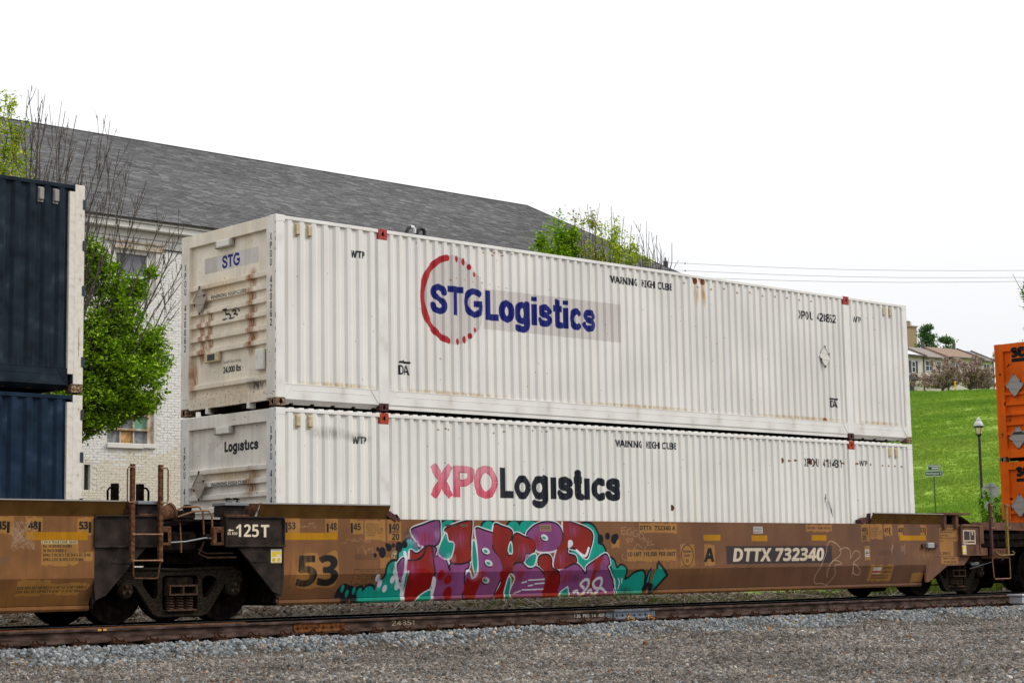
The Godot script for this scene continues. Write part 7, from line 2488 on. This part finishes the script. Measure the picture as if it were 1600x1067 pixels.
	# the row behind the white containers
	var row := [
		["pear_tree", "pyramidal green tree standing leftmost behind the white containers", [V(15.064,9.341),V(14.459,8.590),V(14.747,8.907),V(15.519,9.124),V(15.311,8.780),V(15.659,8.610),V(14.301,8.258),V(14.926,9.086),V(14.602,8.338)], 0.95, green, 1.6],
		["sprouting_tree", "tall thin tree with scattered leaves, second behind the white containers", [V(15.823,9.595),V(16.074,9.739),V(16.204,9.560),V(16.508,9.826),V(15.641,9.492),V(16.356,9.335),V(15.945,9.206),V(16.118,8.983),V(16.663,8.963),V(15.694,9.015)], 0.1, olive, 0.75],
		["sprouting_tree", "thin tree with yellow green tufts, third behind the white containers", [V(16.920,9.779),V(17.009,9.659),V(16.815,9.389),V(17.332,9.599),V(17.229,9.323),V(16.581,9.247),V(17.458,9.185),V(17.085,9.175),V(17.629,9.370),V(17.739,9.151)], 0.13, lime, 0.75],
		["bare_tree", "nearly bare tree of fine shoots, rightmost behind the white containers", [V(17.986,9.411),V(18.074,9.205),V(18.230,9.557),V(18.269,9.311),V(18.485,9.302),V(18.676,9.223),V(18.717,9.026),V(17.878,9.067),V(18.804,8.784),V(19.158,9.075),V(19.044,8.692),V(18.916,8.544),V(18.443,8.829)], 0.0, lime, 0.6]]
	var k := 0
	for q in row:
		tg = on_plane(q[2], -8.0, 0.5, g)
		var cx := 0.0
		for p in tg:
			cx += p.x / tg.size()
		r = tree(q[0], q[1], "tree", Vector3(cx, ground_y(cx, -8.0), -8.0), 5.6, 0.15, tg, 5 if k == 0 else 7, 40 + k, M.bark_far if k > 0 else M.bark, "trees in a row behind the containers")
		lv = Mb.new()
		lv.colored = true
		for p in r[1]:
			if g.randf() < q[3]:
				clump(lv, p[0], Vector3(0.14, 0.2, 0.14), 16 if k == 0 else 9, 0.085, q[4], g)
		var extra = [[V(14.965,8.932),V(14.676,8.661),V(15.219,8.642),V(14.456,8.479),V(14.949,8.374),V(15.442,8.746),V(15.543,8.438),V(14.342,8.231),V(15.081,9.184),V(14.829,8.726),V(15.337,8.942),V(14.733,8.399),V(15.120,8.234),V(14.556,8.222)], [V(15.990,8.485),V(16.217,8.558),V(16.441,8.484),V(16.053,8.331),V(16.324,8.359),V(15.832,9.160),V(16.061,9.300),V(16.262,9.243),V(16.108,8.659),V(16.552,8.383),V(15.721,8.456)], [V(16.671,9.209),V(16.780,9.058),V(16.456,8.940),V(17.130,9.147),V(16.984,8.934),V(16.703,8.805),V(17.134,8.607),V(17.364,8.516),V(16.897,8.418),V(17.242,8.372),V(17.581,8.704),V(16.785,8.521)], [V(17.775,8.840),V(17.862,8.634),V(17.715,8.503),V(17.624,8.576),V(17.955,8.578),V(17.523,8.401),V(18.284,8.463),V(17.819,8.762),V(18.145,8.565)]][k]
		for e in on_plane(extra, -8.0, 0.3, g):
			clump(lv, e - r[0].position, Vector3(0.22, 0.2, 0.22) * q[5], 90 if k == 0 else 40, 0.085, q[4] if k != 1 else (olive if g.randf() < 0.5 else lime), g)
		if lv.v.size() > 0:
			part("crown", lv, M.leaf, r[0])
		k += 1

func far_point(u: Vector3) -> Vector3:
	return u

# ---------------------------------------------------------------- the hill: houses, blossom, pine
const HP := Vector3(171.4798,21.8650,-107.9624)
const HX := Vector3(0.9880,0.0000,0.1551)
const HD := Vector3(0.1551,0.0000,-0.9880)

func house_space(x: float, y: float, z: float) -> Vector3:
	# along the facade, up, towards the viewer
	return HP + HX * x + Vector3.UP * y - HD * z

func build_houses() -> void:
	var B := Basis(HX, Vector3.UP, -HD)
	var ev := [V(-0.532,4.394),V(3.465,4.522),V(7.882,4.768),V(13.680,4.629),V(16.305,4.342)]
	var base := V(0.531,-0.062)
	var win := [[V(1.333,3.767),V(1.899,2.475), 1, true], [V(3.965,4.043),V(5.266,2.796), 2, false], [V(5.922,3.995),V(6.722,3.157), 1, false], [V(8.416,4.217),V(9.579,3.244), 2, false], [V(13.278,4.192),V(13.774,3.542), 1, false], [V(14.417,4.119),V(15.564,2.881), 2, false]]
	var ends := []
	for i in 5:
		ends.append(ev[i].x)
	var heights := [ev[1].y, ev[1].y - 0.05, ev[2].y - 0.1, ev[3].y - 0.1]
	var roofs := [M.shingle_tan, M.shingle_tan, M.shingle_brown, M.shingle_grey]
	var words := ["cream townhouse at the left of the hilltop row, with dark shutters and a canopied door", "cream townhouse second in the hilltop row, with a paired window", "cream townhouse under the brown roof, half hidden by blossom", "cream townhouse at the right end of the hilltop row, grey roofed"]
	for i in 4:
		var x0: float = ends[i]
		var x1: float = ends[i + 1]
		var h: float = heights[i]
		var t := thing("townhouse", words[i], "house", house_space(x0, 0, 0), "townhouses in a row on the hill")
		t.basis = B
		var w := x1 - x0
		var fw: float = -0.25 if i % 2 else 0.0
		var m := Mb.new()
		m.box(Vector3(0, -2.0, -8.0), Vector3(w - 0.01, h, fw))
		part("wall", m, M.stucco, t)
		var rm := Mb.new()
		var rh := h + 1.75
		var a := Vector3(-0.1, h - 0.05, fw + 0.45)
		var b := Vector3(w + 0.1, h - 0.05, fw + 0.45)
		var c := Vector3(w + 0.1, rh, -4.0)
		var d := Vector3(-0.1, rh, -4.0)
		var e := Vector3(w + 0.1, h - 0.05, -8.4)
		var f := Vector3(-0.1, h - 0.05, -8.4)
		rm.quad(a, b, c, d)
		rm.quad(e, f, d, c)
		rm.tri(b, e, c)
		rm.tri(f, a, d)
		rm.quad(b, a, f, e)
		var ro := part("roof", rm, roofs[i], t)
		var gt := Mb.new()
		gt.box(Vector3(-0.1, h - 0.14, fw + 0.4), Vector3(w + 0.1, h + 0.02, fw + 0.52))
		gt.tube([c + Vector3(0.02, 0.06, 0), b + Vector3(0.02, 0.06, 0)], 0.11, 0.11, 5)
		gt.box(Vector3(w - 0.12, -1.0, fw), Vector3(w - 0.02, h - 0.1, fw + 0.1))
		part("gutter", gt, M.gutter, t)
		if i in [1, 2]:
			var vm := Mb.new()
			vm.box(Vector3(w * 0.9, rh - 0.2, -4.1), Vector3(w * 0.9 + 0.3, rh + 0.75, -3.8))
			part("flue", vm, M.gutter, ro)
		if i == 0:
			var sm := Mb.new()
			sm.quad(Vector3(w - 4.2, h + 0.12, 0.3), Vector3(w - 1.0, h + 0.12, 0.3), Vector3(w - 1.9, h + 0.75, -0.9), Vector3(w - 4.2, h + 0.75, -0.9))
			part("skylight_panel", sm, M.house_white, ro)
		# windows and canopied doors
		for q in win:
			var mx: float = (q[0].x + q[1].x) * 0.5
			if mx < x0 or mx > x1:
				continue
			var wx0: float = q[0].x - x0
			var wx1: float = q[1].x - x0
			var wy0: float = q[1].y
			var wy1: float = q[0].y
			var fm := Mb.new()
			fm.box(Vector3(wx0 - 0.07, wy0 - 0.07, fw), Vector3(wx1 + 0.07, wy1 + 0.07, fw + 0.06))
			var fr := part("window", fm, M.house_white, t)
			var gl := Mb.new()
			var n: int = q[2]
			var pw := (wx1 - wx0) / n
			for k in n:
				for j in 2:
					gl.box(Vector3(wx0 + pw * k + 0.06, wy0 + 0.04 + j * (wy1 - wy0) * 0.5, fw + 0.058), Vector3(wx0 + pw * (k + 1) - 0.06, wy0 - 0.04 + (j + 1) * (wy1 - wy0) * 0.5, fw + 0.065))
			part("pane", gl, M.house_glass, fr)
			if q[3]:
				for sx in [wx0 - 0.45, wx1 + 0.1]:
					var sm := Mb.new()
					sm.box(Vector3(sx, wy0 - 0.1, fw), Vector3(sx + 0.34, wy1 + 0.1, fw + 0.05))
					part("shutter", sm, M.shutter, fr)
		if i in [0, 3]:
			var dx := w - 2.4 if i == 0 else w - 1.5
			var cm := Mb.new()
			cm.prism(PackedVector2Array([V(-0.95, 0), V(0.95, 0), V(0.0, 0.85)]), Transform3D(Basis.IDENTITY, Vector3(dx, 1.4, fw)), 0.9)
			var cp := part("door_canopy", cm, M.gutter, t)
			var bm := Mb.new()
			for sx in [-0.8, 0.8]:
				bm.tube([Vector3(dx + sx, 0.3, fw + 0.03), Vector3(dx + sx, 1.4, fw + 0.85)], 0.05, 0.05, 5)
			part("brace", bm, M.trim_white, cp)
			var dm := Mb.new()
			dm.box(Vector3(dx - 0.5, -0.8, fw), Vector3(dx + 0.5, 1.3, fw + 0.04))
			part("door", dm, M.shutter, t)
	# the tan block behind with its chimney
	var bb := thing("apartment_block", "plain tan brick block with a chimney behind the townhouses, left of the pine", "building", CAM + (house_space([V(2.487,0.017)][0].x, 0, 0) - CAM) * 1.24)
	bb.basis = B
	var m := Mb.new()
	var bt: float = ([V(1.845,8.075)][0].y) * 1.24 + (HP.y - CAM.y) * 0.24 - (CAM.y + (HP.y - CAM.y) * 1.24 - HP.y) * 0.0
	bt = (HP.y + [V(1.845,8.075)][0].y - CAM.y) * 1.24 - (HP.y - CAM.y) * 1.24
	m.box(Vector3(-24, -6, -20), Vector3(0, bt, 0))
	part("wall", m, M.tan_brick, bb)
	var rf := Mb.new()
	rf.box(Vector3(-24.2, bt, -20.2), Vector3(0.15, bt + 0.2, 0.15))
	part("roof", rf, M.tan_brick, bb)
	var ch := Mb.new()
	ch.box(Vector3(-1.7, bt, -1.4), Vector3(-0.85, bt + 0.85, -0.5))
	ch.box(Vector3(-1.76, bt + 0.85, -1.46), Vector3(-0.79, bt + 0.95, -0.44))
	var cp := part("chimney", ch, M.tan_brick, bb)
	var fl := Mb.new()
	fl.tube([Vector3(-1.4, bt + 0.9, -0.9), Vector3(-1.4, bt + 1.4, -0.9)], 0.08, 0.08, 8)
	part("flue", fl, M.gutter, cp)
	var cw := Mb.new()
	cw.lathe([V(0.45, 0.0), V(0.45, 0.5), V(0.4, 0.8), V(0.2, 1.0), V(0.0, 1.03)], tf(Vector3(-0.35, bt + 0.2, -1.2)), 16)
	part("vent_cowl", cw, M.house_white, bb)
	# pine, blossom and the yellow marker
	var g := RandomNumberGenerator.new()
	g.seed = 55
	var needle := [hexc("5d7a56"), hexc("6c885e"), hexc("7c9468"), hexc("53704c")]
	for q in [["pine_tree", "full dark green pine rising behind the hilltop roofs", [V(4.116,8.524)][0], 1.16, 2.6, 1], ["pine_tree", "thin straggling pine right of the full one behind the roofs", [V(7.542,7.162)][0], 1.14, 2.6, 2]]:
		var tip: Vector3 = CAM + (house_space(q[2].x, q[2].y, 0) - CAM) * q[3]
		var pos := Vector3(tip.x, ground_y(tip.x, tip.z), tip.z)
		q = [q[0], q[1], 0.0, tip.y - pos.y, q[4], 0.0, q[5]]
		var t := thing(q[0], q[1], "tree", pos, "pines on the hill")
		var tr := Mb.new()
		tr.tube([Vector3(0, -2, 0), Vector3(0.1, q[3] * 0.5, 0), Vector3(0, q[3], 0)], 0.28, 0.05, 7)
		var cr := Mb.new()
		cr.colored = true
		for k in (46 if q[6] == 1 else 26):
			var f := g.randf_range(0.35, 0.98)
			var a := g.randf() * TAU
			var l: float = q[4] * 1.7 * (1.12 - f) * g.randf_range(0.55, 1.05)
			var e := Vector3(cos(a) * l, q[3] * f + l * 0.28, sin(a) * l)
			tr.tube([Vector3(0, q[3] * f, 0), e], 0.06, 0.02, 4, false)
			for j in 9:
				var p := Vector3(0, q[3] * f, 0).lerp(e, g.randf_range(0.25, 1.05))
				clump(cr, p, Vector3(0.75, 0.38, 0.75), 12, 0.42, needle, g)
		part("trunk", tr, M.bark, t)
		part("crown", cr, M.leaf, t)
	var pink := [hexc("b39a98"), hexc("c4aeac"), hexc("a58c86"), hexc("ccb8b6"), hexc("9a8a74"), hexc("a0966e"), hexc("94827a")]
	var bl := [[V(6.528,0.228),V(2.483,1.027),V(3.047,2.451),V(4.644,2.913),V(6.380,4.262),V(7.352,4.311),V(8.315,4.163),V(8.928,2.919),V(4.132,1.340),V(7.837,3.259),V(5.581,2.568),V(8.575,1.826),V(7.015,3.415),V(4.855,1.952)], [V(11.424,0.426),V(9.784,3.155),V(10.415,4.169),V(11.305,4.806),V(12.422,4.566),V(13.551,4.424),V(14.622,3.384),V(15.582,2.732),V(15.632,1.441),V(9.415,1.863),V(12.630,3.488),V(13.976,2.362),V(11.168,2.826),V(13.075,1.728),V(12.102,4.055)]]
	for i in 2:
		var b0: Vector2 = bl[i][0]
		var t := thing("cherry_tree", "wide pink blossoming tree, %s one before the hilltop houses" % ["left", "right"][i], "tree", CAM + (house_space(b0.x, b0.y - 0.6, 0.0) - CAM) * 0.97, "blossoming trees before the houses")
		t.basis = B
		var tr := Mb.new()
		tr.tube([Vector3(0, -1, 0), Vector3(0.1, 1.1, 0)], 0.24, 0.18, 7)
		var tips := []
		for k in range(1, bl[i].size()):
			var p: Vector2 = bl[i][k]
			for z in [-1.2, 0.4, 1.6]:
				var e := Vector3(p.x - b0.x + g.randf_range(-0.6, 0.6), p.y * 0.97 - 0.0 + g.randf_range(-0.5, 0.2) + 0.5, z * g.randf_range(0.5, 1.3))
				shoot(tr, Vector3(0.05, 1.0, 0), e, 0.075, 7, g, tips)
		part("trunk", tr, M.bark_far, t)
		var cr := Mb.new()
		cr.colored = true
		for p in tips:
			if p[1] > 0 and g.randf() < 0.26:
				clump(cr, p[0], Vector3(0.32, 0.26, 0.32), 6, 0.24, pink, g)
		part("crown", cr, M.blossom, t)
	var ym := V(8.864,0.323)
	var yt := thing("marker_post", "bright yellow plastic post on the crest before the blossom trees", "post", CAM + (house_space([ym][0].x, [ym][0].y - 0.3, 0.0) - CAM) * 0.93)
	var yb := Mb.new()
	yb.lathe([V(0.1, -0.6), V(0.1, 1.35), V(0.12, 1.36), V(0.12, 1.5), V(0.0, 1.55)], tf(Vector3.ZERO), 10)
	part("tube", yb, M.yellow_plastic, yt)
	var rl := Mb.new()
	rl.lathe([V(0.102, 1.3), V(0.105, 1.35), V(0.102, 1.4)], tf(Vector3.ZERO), 10)
	part("band", rl, M.yellow_label, yt)

# ---------------------------------------------------------------- the street behind the train
func build_street() -> void:
	var lp := Vector3(46.25, ground_y(46.25, -16.6), -16.6)
	var t := thing("street_lamp", "black post street lamp with an acorn lantern under a pale dome cap", "street lamp", lp)
	var top := 6.42 - lp.y
	var m := Mb.new()
	m.lathe([V(0.2, -0.2), V(0.2, 0.1), V(0.15, 0.2), V(0.12, 0.7), V(0.075, 0.8), V(0.058, 1.0), V(0.052, top - 0.86), V(0.07, top - 0.84), V(0.052, top - 0.8), V(0.105, top - 0.74), V(0.11, top - 0.71), V(0.06, top - 0.69)], tf(Vector3.ZERO), 16)
	part("post", m, M.lamp_black, t)
	m = Mb.new()
	m.lathe([V(0.10, top - 0.69), V(0.115, top - 0.66), V(0.165, top - 0.43), V(0.16, top - 0.42)], tf(Vector3.ZERO), 16)
	var gl := StandardMaterial3D.new()
	gl.albedo_color = hexc("cdbf98")
	gl.roughness = 0.25
	var lan := part("lantern", m, gl, t)
	m = Mb.new()
	for k in 4:
		var a := TAU * k / 4 + 0.4
		m.tube([Vector3(cos(a) * 0.115, top - 0.69, sin(a) * 0.115), Vector3(cos(a) * 0.175, top - 0.42, sin(a) * 0.175)], 0.012, 0.012, 5)
	m.lathe([V(0.17, top - 0.45), V(0.19, top - 0.43), V(0.19, top - 0.38), V(0.165, top - 0.37)], tf(Vector3.ZERO), 16)
	part("cage", m, M.lamp_black, lan)
	m = Mb.new()
	m.lathe([V(0.175, top - 0.375), V(0.165, top - 0.28), V(0.12, top - 0.21), V(0.075, top - 0.18), V(0.085, top - 0.16), V(0.08, top - 0.11), V(0.03, top - 0.06), V(0.02, top - 0.02), V(0.0, top)], tf(Vector3.ZERO), 16)
	part("dome_cap", m, M.sign_white, lan)
	# stop sign seen from behind
	var sp_ := Vector3(45.0, ground_y(45.0, -15.4), -15.4)
	t = thing("stop_sign", "grey back of an octagonal road sign on a post, beside the orange container", "road sign", sp_)
	t.rotation.y = -0.85
	var cy := 3.41 - sp_.y
	m = Mb.new()
	m.box(Vector3(-0.03, -0.2, -0.04), Vector3(0.03, cy + 0.3, 0.0))
	part("post", m, M.grey_metal, t)
	var oct := PackedVector2Array()
	for k in 8:
		oct.append(V(cos(TAU * (k + 0.5) / 8), sin(TAU * (k + 0.5) / 8)) * 0.345)
	m = Mb.new()
	m.prism(oct, tf(Vector3(0, cy, -0.07)), 0.012)
	part("plate", m, M.galv, t)
	m = Mb.new()
	m.box(Vector3(-0.19, cy + 0.16, -0.058), Vector3(0.19, cy + 0.195, -0.03))
	m.box(Vector3(-0.19, cy - 0.24, -0.058), Vector3(0.19, cy - 0.205, -0.03))
	part("bracket", m, M.grey_metal, t)
	m = Mb.new()
	m.box(Vector3(-0.24, cy - 0.64, -0.055), Vector3(0.2, cy - 0.36, -0.045))
	part("lower_plate", m, M.galv, t)
	# street name sign
	var ns := Vector3(62.1, ground_y(62.1, -29.6), -29.6)
	t = thing("street_sign", "green street name sign of two blades on a thin dark green post", "street sign", ns)
	t.rotation.y = -0.95
	var ty := 5.1 - ns.y
	m = Mb.new()
	m.tube([Vector3(0, -0.2, 0), Vector3(0, ty, 0)], 0.028, 0.028, 8)
	part("post", m, M.sign_green, t)
	for q in [["Washington St", 0.44, ty, 0.26, 0], ["upper", 0.28, ty + 0.28, 0.30, 1]]:
		var b := Mb.new()
		b.box(Vector3(-q[1], q[2], -0.012), Vector3(q[1], q[2] + q[3], 0.012))
		var bl := part("blade", b, M.sign_white if q[4] else M.sign_white, t)
		var c := Mb.new()
		c.box(Vector3(-q[1] + 0.02, q[2] + 0.03, -0.016), Vector3(q[1] - 0.02, q[2] + q[3] - 0.02, 0.016))
		part("face", c, M.sign_green, bl)
		var lt := Mb.new()
		if q[4] == 0:
			for tr in text_polys(q[0], V(-q[1] + 0.06, q[2] + 0.08), V(-q[1] + 0.06, q[2] + 0.2), V(q[1] - 0.06, q[2] + 0.08), "bold"):
				lt.tri(Vector3(tr[0].x, tr[0].y, 0.0175), Vector3(tr[1].x, tr[1].y, 0.0175), Vector3(tr[2].x, tr[2].y, 0.0175))
		else:
			lt.box(Vector3(-0.1, q[2] + 0.08, 0.0165), Vector3(0.24, q[2] + 0.16, 0.0185))
			lt.box(Vector3(-0.24, q[2] + 0.2, 0.0165), Vector3(0.25, q[2] + 0.25, 0.0185))
		part("lettering", lt, M.sign_white, bl)
	# overhead lines: a pole behind the containers and three wires to the right
	var pp := Vector3(35.25, 0.3, -22.86)
	t = thing("utility_pole", "grey wooden utility pole whose top just shows over the white container", "utility pole", pp)
	m = Mb.new()
	m.lathe([V(0.15, -0.3), V(0.09, 12.0), V(0.0, 12.02)], tf(Vector3.ZERO), 12)
	part("shaft", m, M.bark_far, t)
	m = Mb.new()
	m.box(Vector3(-0.05, 11.3, -0.16), Vector3(0.05, 11.4, 0.16))
	part("bracket", m, M.bark_far, t)
	m = Mb.new()
	m.lathe([V(0.03, 12.0), V(0.045, 12.08), V(0.03, 12.15), V(0.0, 12.17)], tf(Vector3.ZERO), 8)
	part("insulator", m, M.grey_metal, t)
	var k := 0
	for q in [[12.25, 11.72], [11.97, 11.45], [11.72, 11.3]]:
		var a := Vector3(35.25, q[0], -22.86)
		var b := Vector3(45.29, q[1], -13.69)
		var d := b - a
		var w := thing("power_line", ["topmost thin overhead wire above the far end of the white container", "middle thin overhead wire above the far end of the white container", "lowest thin overhead wire above the far end of the white container"][k], "power line", a, "overhead wires")
		m = Mb.new()
		var pts := []
		for i in 13:
			var f := i / 6.0
			pts.append(Vector3(d.x * f, d.y * f - 0.12 * sin(PI * minf(f, 1.0)), d.z * f))
		m.tube(pts, 0.008, 0.008, 5)
		part("wire", m, flat("wire_grey", Color(0.6, 0.6, 0.63), 0.6), w)
		m = Mb.new()
		var f0: float = [0.055, 0.055, 0.09][k]
		m.lathe([V(0.0, -0.03), V(0.03, -0.02), V(0.03, 0.02), V(0.0, 0.03)], tf(d * f0 - Vector3(0, 0.02, 0)), 8)
		part("splice", m, M.grey_metal, w)
		k += 1
	# foliage by the stop sign and a bough at the right edge
	var g := RandomNumberGenerator.new()
	g.seed = 66
	var leafy := [hexc("6b9424"), hexc("7da52e"), hexc("557d1c"), hexc("8cae3c")]
	t = thing("shrub", "loose leafy green shrub below the stop sign, behind the ladder posts", "shrub", Vector3(43.0, ground_y(43.0, -14.0), -14.0))
	var br := Mb.new()
	var cr := Mb.new()
	cr.colored = true
	var tips := []
	for i in 16:
		shoot(br, Vector3(g.randf_range(-0.3, 0.3), 0, 0), Vector3(g.randf_range(-1.0, 1.0), g.randf_range(0.9, 2.3), g.randf_range(-0.6, 0.6)), 0.016, 4, g, tips)
	for q in tips:
		if g.randf() < 0.4:
			clump(cr, q[0], Vector3(0.12, 0.1, 0.12), 6, 0.11, leafy, g)
	part("stems", br, M.bark, t)
	part("crown", cr, M.leaf, t)
	t = thing("locust_tree", "tree at the right edge whose outer twigs show against the sky", "tree", Vector3(57.6, ground_y(57.6, -18.8), -18.8))
	br = Mb.new()
	br.tube([Vector3(0, -0.5, 0), Vector3(0.1, 5.5, 0), Vector3(0.0, 9.0, 0)], 0.28, 0.12, 9)
	cr = Mb.new()
	cr.colored = true
	tips = []
	for i in 34:
		var a := g.randf() * TAU
		var l := g.randf_range(1.2, 4.1)
		shoot(br, Vector3(0, g.randf_range(4.5, 9.0), 0), Vector3(cos(a) * l, g.randf_range(7.0, 12.5), sin(a) * l), 0.05, 6, g, tips)
	for q in tips:
		if q[1] > 0 and g.randf() < 0.5:
			clump(cr, q[0], Vector3(0.22, 0.16, 0.22), 7, 0.13, leafy, g)
	part("trunk", br, M.bark, t)
	part("crown", cr, M.leaf, t)

# ---------------------------------------------------------------- everything
func _ready() -> void:
	# camera
	var cam := Camera3D.new()
	cam.name = "camera"
	var yaw := 0.74760
	var pitch := 0.12547
	var roll := -0.01731
	var fwd := Vector3(sin(yaw) * cos(pitch), sin(pitch), -cos(yaw) * cos(pitch))
	var rgt := Vector3(cos(yaw), 0, sin(yaw))
	var upv := rgt.cross(fwd)
	var r2 := rgt * cos(roll) + upv * sin(roll)
	var u2 := upv * cos(roll) - rgt * sin(roll)
	cam.transform = Transform3D(Basis(r2, u2, -fwd), CAM)
	cam.fov = 20.985
	cam.near = 0.1
	cam.far = 5000.0
	add_child(cam)
	cam.current = true
	# overcast sky, soft sun, exposure
	var env := Environment.new()
	env.background_mode = Environment.BG_SKY
	var sky := Sky.new()
	var sm := ProceduralSkyMaterial.new()
	sm.sky_top_color = Color(0.985, 0.99, 1.0)
	sm.sky_horizon_color = Color(0.745, 0.748, 0.755)
	sm.sky_curve = 0.15
	sm.ground_horizon_color = Color(0.35, 0.34, 0.33)
	sm.ground_bottom_color = Color(0.25, 0.24, 0.23)
	sm.sky_energy_multiplier = 1.0
	sm.sun_angle_max = 0.0
	sky.sky_material = sm
	env.sky = sky
	env.background_energy_multiplier = 1.0
	env.tonemap_mode = Environment.TONE_MAPPER_LINEAR
	env.tonemap_exposure = 1.33
	env.ambient_light_source = Environment.AMBIENT_SOURCE_SKY
	env.sdfgi_enabled = true
	env.ssao_enabled = true
	env.ssil_enabled = true
	var we := WorldEnvironment.new()
	we.name = "world_environment"
	we.environment = env
	add_child(we)
	var sun := DirectionalLight3D.new()
	sun.name = "sun"
	sun.light_energy = 0.5
	sun.light_color = Color(1.0, 0.97, 0.93)
	sun.light_angular_distance = 14.0
	sun.shadow_enabled = true
	add_child(sun)
	sun.look_at_from_position(Vector3(24, 26, 17), Vector3.ZERO)
	make_materials()
	build_ground()
	build_track()
	build_brick_building()
	build_containers()
	build_cars()
	build_houses()
	build_street()
	build_trees()
	build_stones()
	build_grass()
